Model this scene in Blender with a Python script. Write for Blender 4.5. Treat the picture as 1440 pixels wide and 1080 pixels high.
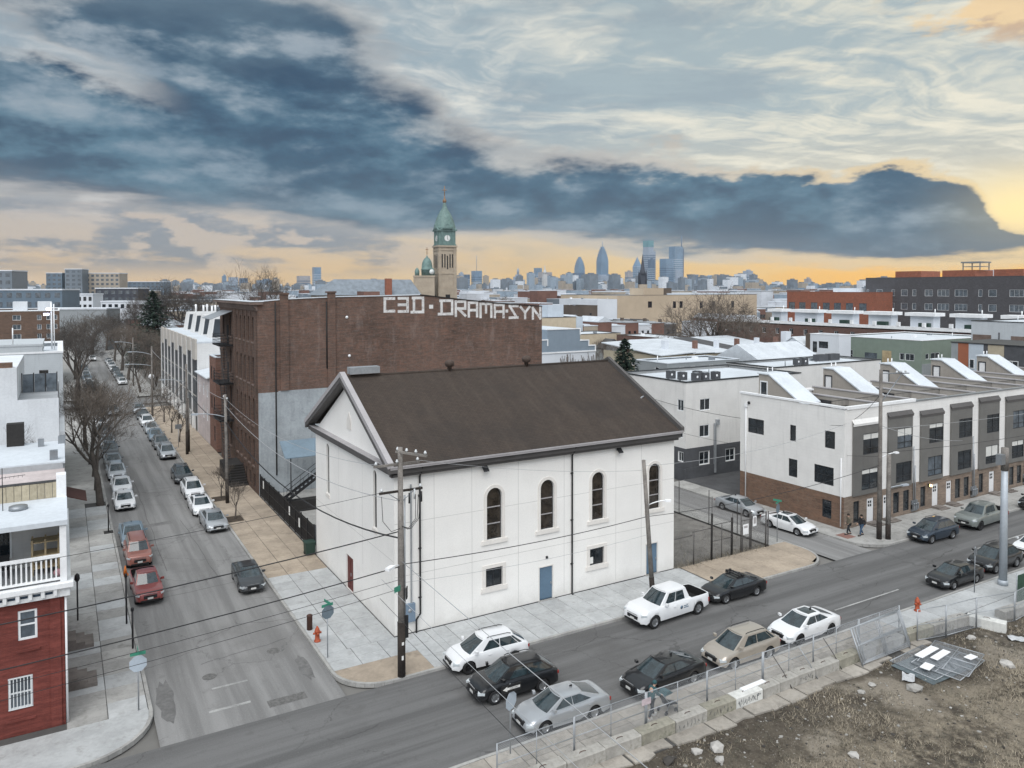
import bpy, bmesh, math, random
from mathutils import Vector, Matrix, geometry
from math import sin, cos, pi, radians, sqrt, atan2
for _o in list(bpy.data.objects): bpy.data.objects.remove(_o)
SC = bpy.context.scene
COL = SC.collection
# ---------------------------------------------------------------- camera
cam = bpy.data.cameras.new('camera'); camo = bpy.data.objects.new('camera', cam); COL.objects.link(camo)
cam.sensor_width = 36.0; cam.lens = 27.07; cam.shift_y = -0.0733; cam.clip_start = 0.1; cam.clip_end = 20000
camo.location = (-16.908, -42.777, 20.968)
YAW = radians(30.356); PITCH = radians(1.549)
camo.rotation_euler = (pi/2 - PITCH, 0.0013, -YAW)
SC.camera = camo
# ---------------------------------------------------------------- exposure / view
EXPO = 0.95
SC.view_settings.view_transform = 'Standard'; SC.view_settings.look = 'None'
SC.view_settings.gamma = 1.0; SC.view_settings.exposure = EXPO; SC.view_settings.use_curve_mapping = False
SC.render.film_transparent = False
SC.cycles.use_denoising = True
SC.cycles.max_bounces = 6; SC.cycles.diffuse_bounces = 3; SC.cycles.glossy_bounces = 3
SC.cycles.transparent_max_bounces = 16; SC.cycles.volume_bounces = 0
# ---------------------------------------------------------------- sun (overcast: weak and broad)
SUN_AZ = radians(218); SUN_EL = radians(52)          # compass direction the light comes from (0 = +Y, clockwise)
sl = bpy.data.lights.new('sun', 'SUN'); sl.energy = 1.5; sl.angle = radians(55); sl.color = (1.0, 0.975, 0.945)
so = bpy.data.objects.new('sun', sl); COL.objects.link(so)
so.rotation_euler = (pi/2 - SUN_EL, 0, pi - SUN_AZ)
so.location = (0, 0, 400)

class NT:
    "small helper for wiring shader nodes"
    def __init__(s, tree): s.t = tree; s.n = tree.nodes; s.l = tree.links
    def new(s, kind, **kw):
        o = s.n.new(kind)
        for k, v in kw.items(): setattr(o, k, v)
        return o
    def put(s, sock, v):
        if isinstance(v, bpy.types.NodeSocket): s.l.new(v, sock)
        elif v is not None:
            if sock.type == 'RGBA' and not isinstance(v, (int, float)) and len(v) == 3: v = (*v, 1)
            sock.default_value = v
    def m(s, op, a, b=None, c=None, clamp=False):
        o = s.new('ShaderNodeMath', operation=op); o.use_clamp = clamp
        s.put(o.inputs[0], a)
        if b is not None: s.put(o.inputs[1], b)
        if c is not None: s.put(o.inputs[2], c)
        return o.outputs[0]
    def vm(s, op, a, b=None):
        o = s.new('ShaderNodeVectorMath', operation=op); s.put(o.inputs[0], a)
        if b is not None: s.put(o.inputs[1], b)
        return o.outputs[0]
    def mix(s, f, a, b, mode='MIX'):
        o = s.new('ShaderNodeMix', data_type='RGBA', blend_type=mode); o.clamp_factor = True
        s.put(o.inputs[0], f); s.put(o.inputs[6], a); s.put(o.inputs[7], b)
        return o.outputs[2]
    def sm(s, x, a, b, lo=0.0, hi=1.0):
        o = s.new('ShaderNodeMapRange', interpolation_type='SMOOTHSTEP')
        s.put(o.inputs[0], x); s.put(o.inputs[1], a); s.put(o.inputs[2], b); s.put(o.inputs[3], lo); s.put(o.inputs[4], hi)
        return o.outputs[0]
    def noise(s, vec, scale, detail=5, rough=.55, lac=2.0, dist=0.0):
        o = s.new('ShaderNodeTexNoise'); s.put(o.inputs['Vector'], vec); s.put(o.inputs['Scale'], scale)
        s.put(o.inputs['Detail'], detail); s.put(o.inputs['Roughness'], rough); s.put(o.inputs['Lacunarity'], lac); s.put(o.inputs['Distortion'], dist)
        return o.outputs[0]
    def xyz(s, x, y, z):
        o = s.new('ShaderNodeCombineXYZ'); s.put(o.inputs[0], x); s.put(o.inputs[1], y); s.put(o.inputs[2], z); return o.outputs[0]
    def sep(s, v):
        o = s.new('ShaderNodeSeparateXYZ'); s.put(o.inputs[0], v); return o.outputs
    def curve(s, x, pts, lo, hi, vlo, vhi):
        "piecewise curve value(x) through pts"
        r = s.new('ShaderNodeMapRange'); r.clamp = True
        s.put(r.inputs[0], x); r.inputs[1].default_value = lo; r.inputs[2].default_value = hi
        o = s.new('ShaderNodeFloatCurve'); s.put(o.inputs[1], r.outputs[0])
        c = o.mapping.curves[0]
        P = [((a-lo)/(hi-lo), (b-vlo)/(vhi-vlo)) for a, b in pts]
        c.points[0].location = P[0]; c.points[1].location = P[-1]
        for q in P[1:-1]: c.points.new(*q)
        o.mapping.update()
        r2 = s.new('ShaderNodeMapRange'); r2.clamp = False
        s.put(r2.inputs[0], o.outputs[0]); r2.inputs[3].default_value = vlo; r2.inputs[4].default_value = vhi
        return r2.outputs[0]

def lin(r, g, b):
    f = lambda c: (c/255/12.92) if c/255 <= .04045 else ((c/255+.055)/1.055)**2.4
    return (f(r), f(g), f(b))
# ---------------------------------------------------------------- sky: Nishita behind a winter-sunset cloud deck
W = bpy.data.worlds.new('World'); SC.world = W; W.use_nodes = True
w = NT(W.node_tree); w.n.clear()
nish = w.new('ShaderNodeTexSky', sky_type='NISHITA'); nish.sun_disc = False
nish.sun_elevation = SUN_EL; nish.sun_rotation = SUN_AZ
bg1 = w.new('ShaderNodeBackground'); w.put(bg1.inputs[0], nish.outputs[0]); bg1.inputs[1].default_value = 0.08
tc = w.new('ShaderNodeTexCoord').outputs['Generated']
dx, dy, dz = w.sep(tc)
cy, sy = cos(YAW), sin(YAW)
rx = w.m('SUBTRACT', w.m('MULTIPLY', dx, cy), w.m('MULTIPLY', dy, sy))
ry = w.m('ADD', w.m('MULTIPLY', dx, sy), w.m('MULTIPLY', dy, cy))
az = w.m('MULTIPLY', w.m('ARCTAN2', rx, ry), 180/pi)
el = w.m('MULTIPLY', w.m('ARCSINE', dz), 180/pi)
v3 = w.xyz(w.m('MULTIPLY', dx, 1.0), w.m('MULTIPLY', dy, 1.0), w.m('MULTIPLY', dz, 2.6))
n1 = w.noise(v3, 3.2, 9, .56)                       # big billows
n2 = w.noise(v3, 8.5, 9, .60)                       # small billows
def shift(v, dxyz): return w.vm('ADD', v, dxyz)
sun_off = (.030*sin(YAW+.7), .030*cos(YAW+.7), .05)
relief = w.m('ADD', w.m('MULTIPLY', w.m('SUBTRACT', n1, w.noise(shift(v3, sun_off), 3.2, 9, .56)), 1.2),
             w.m('SUBTRACT', n2, w.noise(shift(v3, sun_off), 8.5, 9, .60)))
vs_ = w.xyz(w.m('MULTIPLY', dx, 1.0), w.m('MULTIPLY', dy, 1.0), w.m('MULTIPLY', dz, 7.0))
n3 = w.noise(vs_, 5.0, 8, .6)                       # long streaks
# cirrus lies on a flat sheet high above: project the view ray on to it
inv = w.m('DIVIDE', 1.0, w.m('MAXIMUM', w.m('ADD', dz, .06), .05))
cu = w.xyz(w.m('MULTIPLY', w.m('ADD', w.m('MULTIPLY', rx, .85), w.m('MULTIPLY', ry, .35)), inv), w.m('MULTIPLY', w.m('SUBTRACT', w.m('MULTIPLY', ry, .85), w.m('MULTIPLY', rx, .35)), inv), 0.0)
cw = w.vm('ADD', cu, w.vm('MULTIPLY', w.xyz(w.noise(cu, .9, 4), w.noise(w.vm('ADD', cu, (7.0, 3.0, 0)), .9, 4), 0.0), (1.1, 1.1, 0)))
cc = w.vm('MULTIPLY', cw, (.55, 1.9, 1.0))
n4 = w.noise(cc, 1.35, 9, .64)
n5 = w.noise(w.vm('MULTIPLY', cw, (2.2, 1.0, 1.0)), 3.4, 6, .6)     # mackerel ripple across the streaks
d1 = w.m('SUBTRACT', n1, .5); d2 = w.m('SUBTRACT', n2, .5); d3 = w.m('SUBTRACT', n3, .5)
K = 2**(-EXPO)                                      # colours below are as seen at this exposure
def C(r, g, b, k=1.0): return tuple(c*K*k for c in lin(r, g, b))
# clear band of sunset light along the horizon, strongest to the right
g_az = w.sm(az, -34, 36)
low_l = C(216, 184, 142); low_r = C(255, 184, 20, 1.2)
low = w.mix(g_az, low_l, w.mix(w.sm(az, 8, 30), C(255, 204, 96), low_r))
low = w.mix(w.m('MULTIPLY', w.sm(d3, -.10, .2), .5), low, w.mix(g_az, C(226, 200, 168), C(255, 224, 150)))
mid = w.mix(g_az, C(190, 182, 176), C(232, 218, 188))
high = w.mix(w.sm(az, -30, 20), C(146, 166, 178), C(172, 186, 188))
base = w.mix(w.sm(el, .6, 6.0), low, mid)
base = w.mix(w.sm(el, 4.5, 13), base, high)
base = w.mix(w.sm(el, 24, 60), base, C(212, 220, 226, 1.4))
# cirrus sheet
cir = w.sm(w.m('ADD', n4, w.m('MULTIPLY', w.m('SUBTRACT', n5, .5), .34)), .40, .66)
cir = w.m('MULTIPLY', cir, w.sm(el, 3.5, 9))
base = w.mix(w.m('MULTIPLY', cir, .92), base, w.mix(w.sm(az, -25, 25), C(222, 224, 222), C(248, 240, 216)))
grey = w.m('MULTIPLY', w.sm(w.m('ADD', d1, w.m('MULTIPLY', d3, .8)), .02, .2), w.sm(el, 6, 12))
base = w.mix(w.m('MULTIPLY', grey, .5), base, C(148, 162, 170))
# orange puffs high on the right
opf = w.m('MULTIPLY', w.m('MULTIPLY', w.sm(az, 23, 29), w.sm(el, 13.5, 16)), w.sm(w.m('ADD', d2, w.m('MULTIPLY', d1, .5)), -.02, .10))
opf = w.m('MULTIPLY', opf, w.m('MULTIPLY', w.sm(az, 46, 38), w.sm(el, 22, 18.5)))
base = w.mix(w.m('MULTIPLY', opf, .85), base, w.mix(w.sm(relief, -.05, .06), C(206, 170, 130), C(250, 214, 156)))
# low grey bars on the left
bar = w.m('MULTIPLY', w.sm(w.m('ADD', d3, w.m('MULTIPLY', d2, .8)), -.16, .06), w.m('MULTIPLY', w.sm(el, .4, 2.2), w.sm(el, 7.5, 4.5)))
bar = w.m('MULTIPLY', bar, w.sm(az, 8, -14))
base = w.mix(w.m('MULTIPLY', bar, .9), base, w.mix(w.sm(relief, -.06, .05), C(122, 130, 140), C(196, 180, 164)))
# the long dark bank
TOP = [(-180, 17), (-60, 16.5), (-38, 17.5), (-33.6, 18.5), (-27.8, 20.5), (-21.2, 22.5), (-14.5, 20.6), (-10.5, 17.2), (-6.3, 14.2), (-1.1, 11.0), (4.2, 10.3), (14.5, 9.5), (21.7, 8.5), (28.2, 7.2), (30.2, 6.3), (31.4, 5.2), (32.2, 3.6), (36, 2.7), (50, 2.6), (180, 17)]
BOT = [(-180, 6), (-60, 6), (-33.6, 6.3), (-29.8, 5.8), (-21.2, 5.4), (-16.5, 5.0), (-11.5, 4.2), (-6.3, 3.6), (-1.1, 3.7), (6.9, 3.0), (14.5, 2.4), (19.4, 1.8), (28.2, 1.3), (33.6, 1.6), (50, 2.0), (180, 6)]
etop = w.curve(az, TOP, -180, 180, 0, 24); ebot = w.curve(az, BOT, -180, 180, 0, 24)
amp = w.sm(az, 26, -22, 7.0, 15.0)
pe = w.m('ADD', el, w.m('MULTIPLY', w.m('ADD', w.m('MULTIPLY', d1, .9), w.m('MULTIPLY', d2, .75)), amp))
ft = w.sm(w.m('SUBTRACT', etop, pe), w.sm(az, 22, -16, -.2, -2.4), w.sm(az, 22, -16, .9, 4.6))
pb = w.m('ADD', el, w.m('MULTIPLY', w.m('ADD', d3, w.m('MULTIPLY', d2, .55)), 3.4))
fb = w.sm(w.m('SUBTRACT', pb, ebot), -.5, 1.0)
# thin places where the sky shows through the left half of the bank
hole = w.m('MULTIPLY', w.sm(w.m('ADD', d2, w.m('MULTIPLY', d1, .9)), .06, .32), w.m('MULTIPLY', w.sm(el, 11, 17), w.sm(az, -2, -12)))
gap = w.m('MULTIPLY', w.sm(w.m('ABSOLUTE', w.m('ADD', w.m('SUBTRACT', el, 14.6), w.m('ADD', w.m('MULTIPLY', w.m('ADD', az, 31.0), .3), w.m('MULTIPLY', d2, 7)))), 1.7, .2), w.sm(az, -22, -30))
hole = w.m('MAXIMUM', hole, w.m('MULTIPLY', gap, w.sm(az, -60, -40)))
bank = w.m('MULTIPLY', w.m('MULTIPLY', ft, fb), w.m('SUBTRACT', 1.0, w.m('MULTIPLY', hole, .85)))
bank = w.m('MULTIPLY', bank, w.m('MULTIPLY', w.sm(az, 120, 60), w.sm(az, -150, -80)))
bankc = w.mix(w.sm(w.m('ADD', w.m('MULTIPLY', d1, 1.5), w.m('MULTIPLY', d2, 1.1)), -.30, .42), C(32, 73, 98), C(84, 121, 140))
bankc = w.mix(w.m('MULTIPLY', w.sm(relief, -.02, .30), .8), bankc, C(140, 156, 168))
bankc = w.mix(w.m('MULTIPLY', w.sm(relief, .03, -.20), .8), bankc, C(20, 54, 80))
bankc = w.mix(w.m('MULTIPLY', w.m('MULTIPLY', w.sm(pe, 11, 19), w.sm(az, 6, -8)), .75), bankc, w.mix(w.sm(w.m('ADD', relief, w.m('MULTIPLY', d1, .5)), -.12, .16), C(98, 120, 134), C(168, 178, 184)))
bankc = w.mix(w.m('MULTIPLY', w.sm(w.m('SUBTRACT', pb, ebot), 2.2, .2), .6), bankc, C(104, 110, 120))
rim = w.m('MULTIPLY', w.m('MULTIPLY', bank, w.m('SUBTRACT', 1.0, bank)), 3.6)
cld = w.mix(bank, base, bankc)
cld = w.mix(w.m('MULTIPLY', rim, w.sm(az, -20, 30, .25, .85)), cld, w.mix(w.sm(az, 5, 30), C(214, 204, 192), C(255, 222, 160)))
# blaze where the sun sits behind the bank's tip
blz = w.m('MULTIPLY', w.sm(w.m('ABSOLUTE', w.m('SUBTRACT', az, 33.5)), 7.5, 0), w.sm(w.m('ABSOLUTE', w.m('SUBTRACT', el, 4.8)), 3.6, 0))
cld = w.mix(w.m('MULTIPLY', w.m('MULTIPLY', blz, w.m('SUBTRACT', 1.0, w.m('MULTIPLY', bank, .8))), .9), cld, C(255, 226, 150, 1.3))
# rest of the dome behind the camera: even bright overcast, as the soft light on the street implies
back = w.sm(w.m('ABSOLUTE', az), 60, 110)
backc = w.mix(w.sm(n1, .35, .65), C(198, 210, 224, 1.3), C(222, 230, 238, 1.3))
cld = w.mix(w.m('MULTIPLY', back, w.sm(el, -4, 6)), cld, backc)
cld = w.mix(w.sm(el, -1, -5), cld, C(120, 122, 124))
bg2 = w.new('ShaderNodeBackground'); w.put(bg2.inputs[0], cld); bg2.inputs[1].default_value = 1.0
mx = w.new('ShaderNodeMixShader'); mx.inputs[0].default_value = 0.93
w.l.new(bg1.outputs[0], mx.inputs[1]); w.l.new(bg2.outputs[0], mx.inputs[2])
wo = w.new('ShaderNodeOutputWorld'); w.l.new(mx.outputs[0], wo.inputs[0])
# ================================================================= helpers
ORG = {}
RND = random.Random(11)
class MB:
    "collects polygons, then links them as ONE mesh object"
    def __init__(s): s.v = []; s.f = []; s.m = []; s.sm = []
    def add(s, vs, fs, m=0, smooth=False):
        b = len(s.v); s.v.extend(vs)
        for f in fs: s.f.append(tuple(i+b for i in f)); s.m.append(m); s.sm.append(smooth)
        return s
    def box(s, x0, x1, y0, y1, z0, z1, m=0):
        return s.add([(x0,y0,z0),(x1,y0,z0),(x1,y1,z0),(x0,y1,z0),(x0,y0,z1),(x1,y0,z1),(x1,y1,z1),(x0,y1,z1)],
                     [(0,3,2,1),(4,5,6,7),(0,1,5,4),(1,2,6,5),(2,3,7,6),(3,0,4,7)], m)
    def obox(s, c, dx, dy, dz, a=0.0, m=0):
        "box of size dx,dy,dz standing on point c, turned by a"
        ca, sa = cos(a), sin(a); vs = []
        for z in (0, dz):
            for (x, y) in ((-dx/2,-dy/2),(dx/2,-dy/2),(dx/2,dy/2),(-dx/2,dy/2)):
                vs.append((c[0]+x*ca-y*sa, c[1]+x*sa+y*ca, c[2]+z))
        return s.add(vs, [(0,3,2,1),(4,5,6,7),(0,1,5,4),(1,2,6,5),(2,3,7,6),(3,0,4,7)], m)
    def wb(s, p, u, n, a0, a1, z0, z1, d0, d1, m=0):
        "box in wall coordinates: a along u, z up, d along the outward normal n"
        vs = []
        for d in (d0, d1):
            for a, z in ((a0,z0),(a1,z0),(a1,z1),(a0,z1)):
                vs.append((p[0]+u[0]*a+n[0]*d, p[1]+u[1]*a+n[1]*d, p[2]+z))
        return s.add(vs, [(0,1,2,3),(7,6,5,4),(0,4,5,1),(1,5,6,2),(2,6,7,3),(3,7,4,0)], m)
    def extr(s, pts, vec, m=0):
        n = len(pts); q = [(a[0]+vec[0], a[1]+vec[1], a[2]+vec[2]) for a in pts]
        fs = [tuple(range(n))[::-1], tuple(range(n, 2*n))] + [(i, (i+1) % n, n+(i+1) % n, n+i) for i in range(n)]
        return s.add(list(pts)+q, fs, m)
    def poly(s, pts, m=0): return s.add(list(pts), [tuple(range(len(pts)))], m)
    def tube(s, pts, r, n=6, m=0, cap=True, smooth=True):
        pts = [Vector(p) for p in pts]; N = len(pts)
        rs = r if isinstance(r, (list, tuple)) else [r]*N
        vs = []; fs = []; up = None
        for i, p in enumerate(pts):
            t = (pts[min(i+1, N-1)]-pts[max(i-1, 0)]).normalized()
            if up is None: up = t.orthogonal().normalized()
            else:
                up = up - t*up.dot(t)
                up = up.normalized() if up.length > 1e-6 else t.orthogonal().normalized()
            b = t.cross(up)
            for k in range(n):
                a = 2*pi*k/n; q = p + (up*cos(a)+b*sin(a))*rs[i]; vs.append(q[:])
        for i in range(N-1):
            for k in range(n):
                fs.append((i*n+k, i*n+(k+1) % n, (i+1)*n+(k+1) % n, (i+1)*n+k))
        if cap: fs += [tuple(range(n))[::-1], tuple(range((N-1)*n, N*n))]
        return s.add(vs, fs, m, smooth)
    def lathe(s, prof, c=(0,0,0), n=16, m=0, axis='z', smooth=True, a0=0.0, cap=True):
        vs = []; fs = []; N = len(prof)
        for r, z in prof:
            for k in range(n):
                a = 2*pi*k/n+a0
                x, y = r*cos(a), r*sin(a)
                if axis == 'z': q = (c[0]+x, c[1]+y, c[2]+z)
                elif axis == 'y': q = (c[0]+x, c[1]+z, c[2]+y)
                else: q = (c[0]+z, c[1]+x, c[2]+y)
                vs.append(q)
        for i in range(N-1):
            for k in range(n): fs.append((i*n+k, i*n+(k+1) % n, (i+1)*n+(k+1) % n, (i+1)*n+k))
        if cap and prof[0][0] > 1e-6: fs.append(tuple(range(n))[::-1])
        if cap and prof[-1][0] > 1e-6: fs.append(tuple(range((N-1)*n, N*n)))
        return s.add(vs, fs, m, smooth)
    def mesh(s, name, mats, org=(0,0,0)):
        me = bpy.data.meshes.new(name)
        me.from_pydata([(v[0]-org[0], v[1]-org[1], v[2]-org[2]) for v in s.v], [], s.f)
        for x in (mats if isinstance(mats, (list, tuple)) else [mats]): me.materials.append(x)
        me.polygons.foreach_set('material_index', s.m); me.polygons.foreach_set('use_smooth', s.sm)
        me.update(); return me
    def build(s, name, mats, parent=None, org=None, auto=None):
        if parent is not None: org = ORG.get(parent.name, (0,0,0))
        if org is None: org = (0,0,0)
        me = s.mesh(name, mats, org)
        if auto: 
            me.polygons.foreach_set('use_smooth', [True]*len(me.polygons)); me.set_sharp_from_angle(angle=radians(auto))
        o = bpy.data.objects.new(name, me); COL.objects.link(o)
        if parent is not None: o.parent = parent
        else: o.location = org
        ORG[o.name] = org
        return o
def tag(o, label=None, cat=None, group=None, kind=None):
    if label: o['label'] = label
    if cat: o['category'] = cat
    if group: o['group'] = group
    if kind: o['kind'] = kind
    return o
def thing(name, label, cat, loc=(0,0,0), group=None):
    o = bpy.data.objects.new(name, None); COL.objects.link(o); o.location = loc; o.empty_display_size = .3
    ORG[o.name] = tuple(loc); return tag(o, label, cat, group)
def structure(o): o['kind'] = 'structure'; return o
def copy_tree(o, parent=None):
    c = o.copy(); COL.objects.link(c)
    if parent is not None: c.parent = parent
    for ch in list(o.children): copy_tree(ch, c)
    return c
def walk(o):
    yield o
    for c in o.children: yield from walk(c)
# ----------------------------------------------------------------- walls with real openings
def wall(mb, p, u, n, outer, holes, depth=.14, m=0, mr=None):
    "flat wall from outline outer [(a,z)] with openings cut through and reveals of the given depth"
    mr = m if mr is None else mr
    P3 = lambda a, z, d=0.0: (p[0]+u[0]*a+n[0]*d, p[1]+u[1]*a+n[1]*d, p[2]+z)
    loops = [outer]+list(holes); flat = [q for l in loops for q in l]
    tris = geometry.tessellate_polygon([[Vector((a, z, 0)) for a, z in l] for l in loops])
    s = 1 if (u[0]*n[1]-u[1]*n[0]) < 0 else -1
    fs = []
    for t in tris:
        (ax, az_), (bx, bz), (cx, cz) = (flat[i] for i in t)
        ar = (bx-ax)*(cz-az_)-(cx-ax)*(bz-az_)
        if abs(ar) < 1e-9: continue
        fs.append(t if ar*s > 0 else t[::-1])
    mb.add([P3(a, z) for a, z in flat], fs, m)
    for h in holes:
        k = len(h); vs = [P3(a, z) for a, z in h]+[P3(a, z, -depth) for a, z in h]
        mb.add(vs, [(i, (i+1) % k, k+(i+1) % k, k+i) for i in range(k)], mr)
def rect(a0, a1, z0, z1): return [(a0,z0),(a1,z0),(a1,z1),(a0,z1)]
def arch(a0, a1, z0, z1, n=10):
    r = (a1-a0)/2; c = (a0+a1)/2; zs = z1-r
    return [(a0,z0),(a1,z0)]+[(c+r*cos(pi*i/n), zs+r*sin(pi*i/n)) for i in range(n+1)]
S_ = ((1,0,0),(0,-1,0)); W_ = ((0,1,0),(-1,0,0)); E_ = ((0,1,0),(1,0,0)); N_ = ((1,0,0),(0,1,0))
def window(par, p, un, a0, a1, z0, z1, depth=.12, fr=.07, mf=None, mg=None, nx=1, nz=1, bar=.035, sill=0, name='window', blind=None):
    "one window: frame mesh (with glazing bars), a pane as its sub-part"
    u, n = un; mb = MB(); d0, d1 = -depth, -depth+.06
    mb.wb(p,u,n,a0,a1,z0,z0+fr,d0,d1); mb.wb(p,u,n,a0,a1,z1-fr,z1,d0,d1)
    mb.wb(p,u,n,a0,a0+fr,z0+fr,z1-fr,d0,d1); mb.wb(p,u,n,a1-fr,a1,z0+fr,z1-fr,d0,d1)
    for i in range(1, nx):
        a = a0+(a1-a0)*i/nx; mb.wb(p,u,n,a-bar/2,a+bar/2,z0+fr,z1-fr,d0,d1-.006)
    for i in range(1, nz):
        z = z0+(z1-z0)*i/nz; mb.wb(p,u,n,a0+fr,a1-fr,z-bar/2,z+bar/2,d0,d1-.012)
    if sill: mb.wb(p,u,n,a0-.08,a1+.08,z0-.09,z0-.003,-.02,sill)
    f = mb.build(name, mf or MT['frame_white'], par)
    g = MB(); g.wb(p,u,n,a0+.02,a1-.02,z0+.02,z1-.02,d0-.02,d0+.015)
    g.build('pane', mg or MT['glass'], f)
    if blind:
        b = MB(); b.wb(p,u,n,a0+fr,a1-fr,z1-fr-(z1-z0)*blind,z1-fr,d0+.018,d0+.03); b.build('blind', MT['blind'], f)
    return f
# ================================================================= materials
MT = {}
def mat(name, col, rough=.8, var=.25, scale=.6, fine=6.0, bump=.0, metal=0.0, spec=.4, tint=None, streak=0.0, obj=False, dirt=None, rand=0.0):
    m = bpy.data.materials.new(name); m.use_nodes = True; t = NT(m.node_tree); b = t.n['Principled BSDF']
    b.inputs['Roughness'].default_value = rough; b.inputs['Metallic'].default_value = metal; b.inputs['Specular IOR Level'].default_value = spec
    if obj: co = t.new('ShaderNodeTexCoord').outputs['Object']
    else: co = t.new('ShaderNodeNewGeometry').outputs['Position']
    c = col
    if var or streak or dirt:
        a = t.noise(co, scale, 5, .6); f = t.noise(co, fine, 4, .65)
        lo = tuple(x*(1-var) for x in col); hi = tint or tuple(min(1, x*(1+var*.55)) for x in col)
        k = t.m('ADD', t.m('MULTIPLY', a, .62), t.m('MULTIPLY', f, .38))
        c = t.mix(t.sm(k, .34, .66), lo, hi)
        if streak:
            sx, sy_, sz = t.sep(co)
            sv = t.xyz(t.m('MULTIPLY', sx, 2.2), t.m('MULTIPLY', sy_, 2.2), t.m('MULTIPLY', sz, .16))
            c = t.mix(t.m('MULTIPLY', t.sm(t.noise(sv, 1.6, 6, .65), .5, .74), streak), c, tuple(x*.45 for x in col))
        if dirt:
            c = t.mix(t.m('MULTIPLY', t.sm(t.noise(co, scale*2.3, 7, .7), .52, .7), dirt[1]), c, dirt[0])
    if rand:
        oi = t.new('ShaderNodeObjectInfo').outputs['Random']
        hs = t.new('ShaderNodeHueSaturation'); t.put(hs.inputs['Color'], c)
        t.put(hs.inputs['Value'], t.sm(oi, 0, 1, 1-rand, 1+rand)); c = hs.outputs[0]
    t.put(b.inputs['Base Color'], c)
    if bump:
        bn = t.new('ShaderNodeBump'); bn.inputs['Strength'].default_value = min(1, bump); bn.inputs['Distance'].default_value = .02
        t.put(bn.inputs['Height'], t.noise(co, fine*3, 5, .7)); t.l.new(bn.outputs[0], b.inputs['Normal'])
    MT[name] = m; return m
def brick(name, c1, c2, mortar, bw=.215, bh=.075, stain=.4, scale=.35, dark=(.03,.025,.022), pale=None):
    m = bpy.data.materials.new(name); m.use_nodes = True; t = NT(m.node_tree); b = t.n['Principled BSDF']
    b.inputs['Roughness'].default_value = .9; b.inputs['Specular IOR Level'].default_value = .25
    po = t.new('ShaderNodeNewGeometry').outputs['Position']; x, y, z = t.sep(po)
    uv = t.xyz(t.m('ADD', x, y), z, 0.0)
    br = t.new('ShaderNodeTexBrick'); t.put(br.inputs['Vector'], uv); br.inputs['Scale'].default_value = 1.0
    br.inputs['Brick Width'].default_value = bw; br.inputs['Row Height'].default_value = bh; br.inputs['Mortar Size'].default_value = .008
    br.inputs['Mortar Smooth'].default_value = .2; br.inputs['Bias'].default_value = -.1
    t.put(br.inputs['Color1'], c1); t.put(br.inputs['Color2'], c2); t.put(br.inputs['Mortar'], mortar)
    c = br.outputs[0]
    n = t.noise(po, scale, 7, .66); n2 = t.noise(po, 2.6, 6, .7)
    c = t.mix(t.m('MULTIPLY', t.sm(n, .42, .68), stain), c, dark)
    c = t.mix(t.m('MULTIPLY', t.sm(n2, .35, .75), .45), c, tuple(q*.55 for q in c1))
    c = t.mix(t.m('MULTIPLY', t.sm(t.noise(t.xyz(t.m('MULTIPLY', x, .8), t.m('MULTIPLY', y, .8), t.m('MULTIPLY', z, 7.0)), 1.0, 6, .75), .42, .66), .5), c, tuple(min(1, q*1.7) for q in c1))
    n3 = t.noise(po, .75, 7, .7); c = t.mix(t.m('MULTIPLY', t.sm(n3, .50, .72), .55), c, tuple(min(1, q*1.55) for q in c1)); c = t.mix(t.m('MULTIPLY', t.sm(t.noise(po, 5.5, 3, .8), .5, .68), .4), c, mortar)
    if pale:
        sv = t.xyz(t.m('MULTIPLY', x, 1.3), t.m('MULTIPLY', y, 1.3), t.m('MULTIPLY', z, .4))
        c = t.mix(t.m('MULTIPLY', t.sm(t.noise(sv, .55, 8, .72), .50, .74), pale[1]), c, pale[0])
    t.put(b.inputs['Base Color'], c)
    bn = t.new('ShaderNodeBump'); bn.inputs['Strength'].default_value = .5; bn.inputs['Distance'].default_value = .01
    t.put(bn.inputs['Height'], t.m('SUBTRACT', n2, br.outputs['Fac'])); t.l.new(bn.outputs[0], b.inputs['Normal'])
    MT[name] = m; return m
def siding(name, col, pitch=.18, rough=.6, var=.12, vertical=False, depth=.5, line=.35):
    m = bpy.data.materials.new(name); m.use_nodes = True; t = NT(m.node_tree); b = t.n['Principled BSDF']
    b.inputs['Roughness'].default_value = rough; b.inputs['Specular IOR Level'].default_value = .35
    po = t.new('ShaderNodeNewGeometry').outputs['Position']; x, y, z = t.sep(po)
    q = t.m('ADD', x, y) if vertical else z
    f = t.m('FRACT', t.m('DIVIDE', q, pitch))
    n = t.noise(po, .8, 6, .65); n2 = t.noise(t.xyz(t.m('MULTIPLY', x, 3), t.m('MULTIPLY', y, 3), t.m('MULTIPLY', z, .2)), 1.2, 5, .6)
    c = t.mix(t.sm(n, .3, .7), tuple(k*(1-var) for k in col), tuple(min(1, k*(1+var*.4)) for k in col))
    c = t.mix(t.m('MULTIPLY', t.sm(n2, .52, .75), .3), c, tuple(k*.6 for k in col))
    c = t.mix(t.m('MULTIPLY', t.sm(f, .09, .0), line), c, tuple(k*.45 for k in col))
    t.put(b.inputs['Base Color'], c)
    bn = t.new('ShaderNodeBump'); bn.inputs['Strength'].default_value = depth; bn.inputs['Distance'].default_value = .02
    t.put(bn.inputs['Height'], t.m('SUBTRACT', 1.0, f)); t.l.new(bn.outputs[0], b.inputs['Normal'])
    MT[name] = m; return m
def glassm(name, col=(.02,.025,.03), rough=.06, spec=.8, var=.5, s=.9):
    m = mat(name, col, rough, var, s, 3.0, spec=spec); return m
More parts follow.
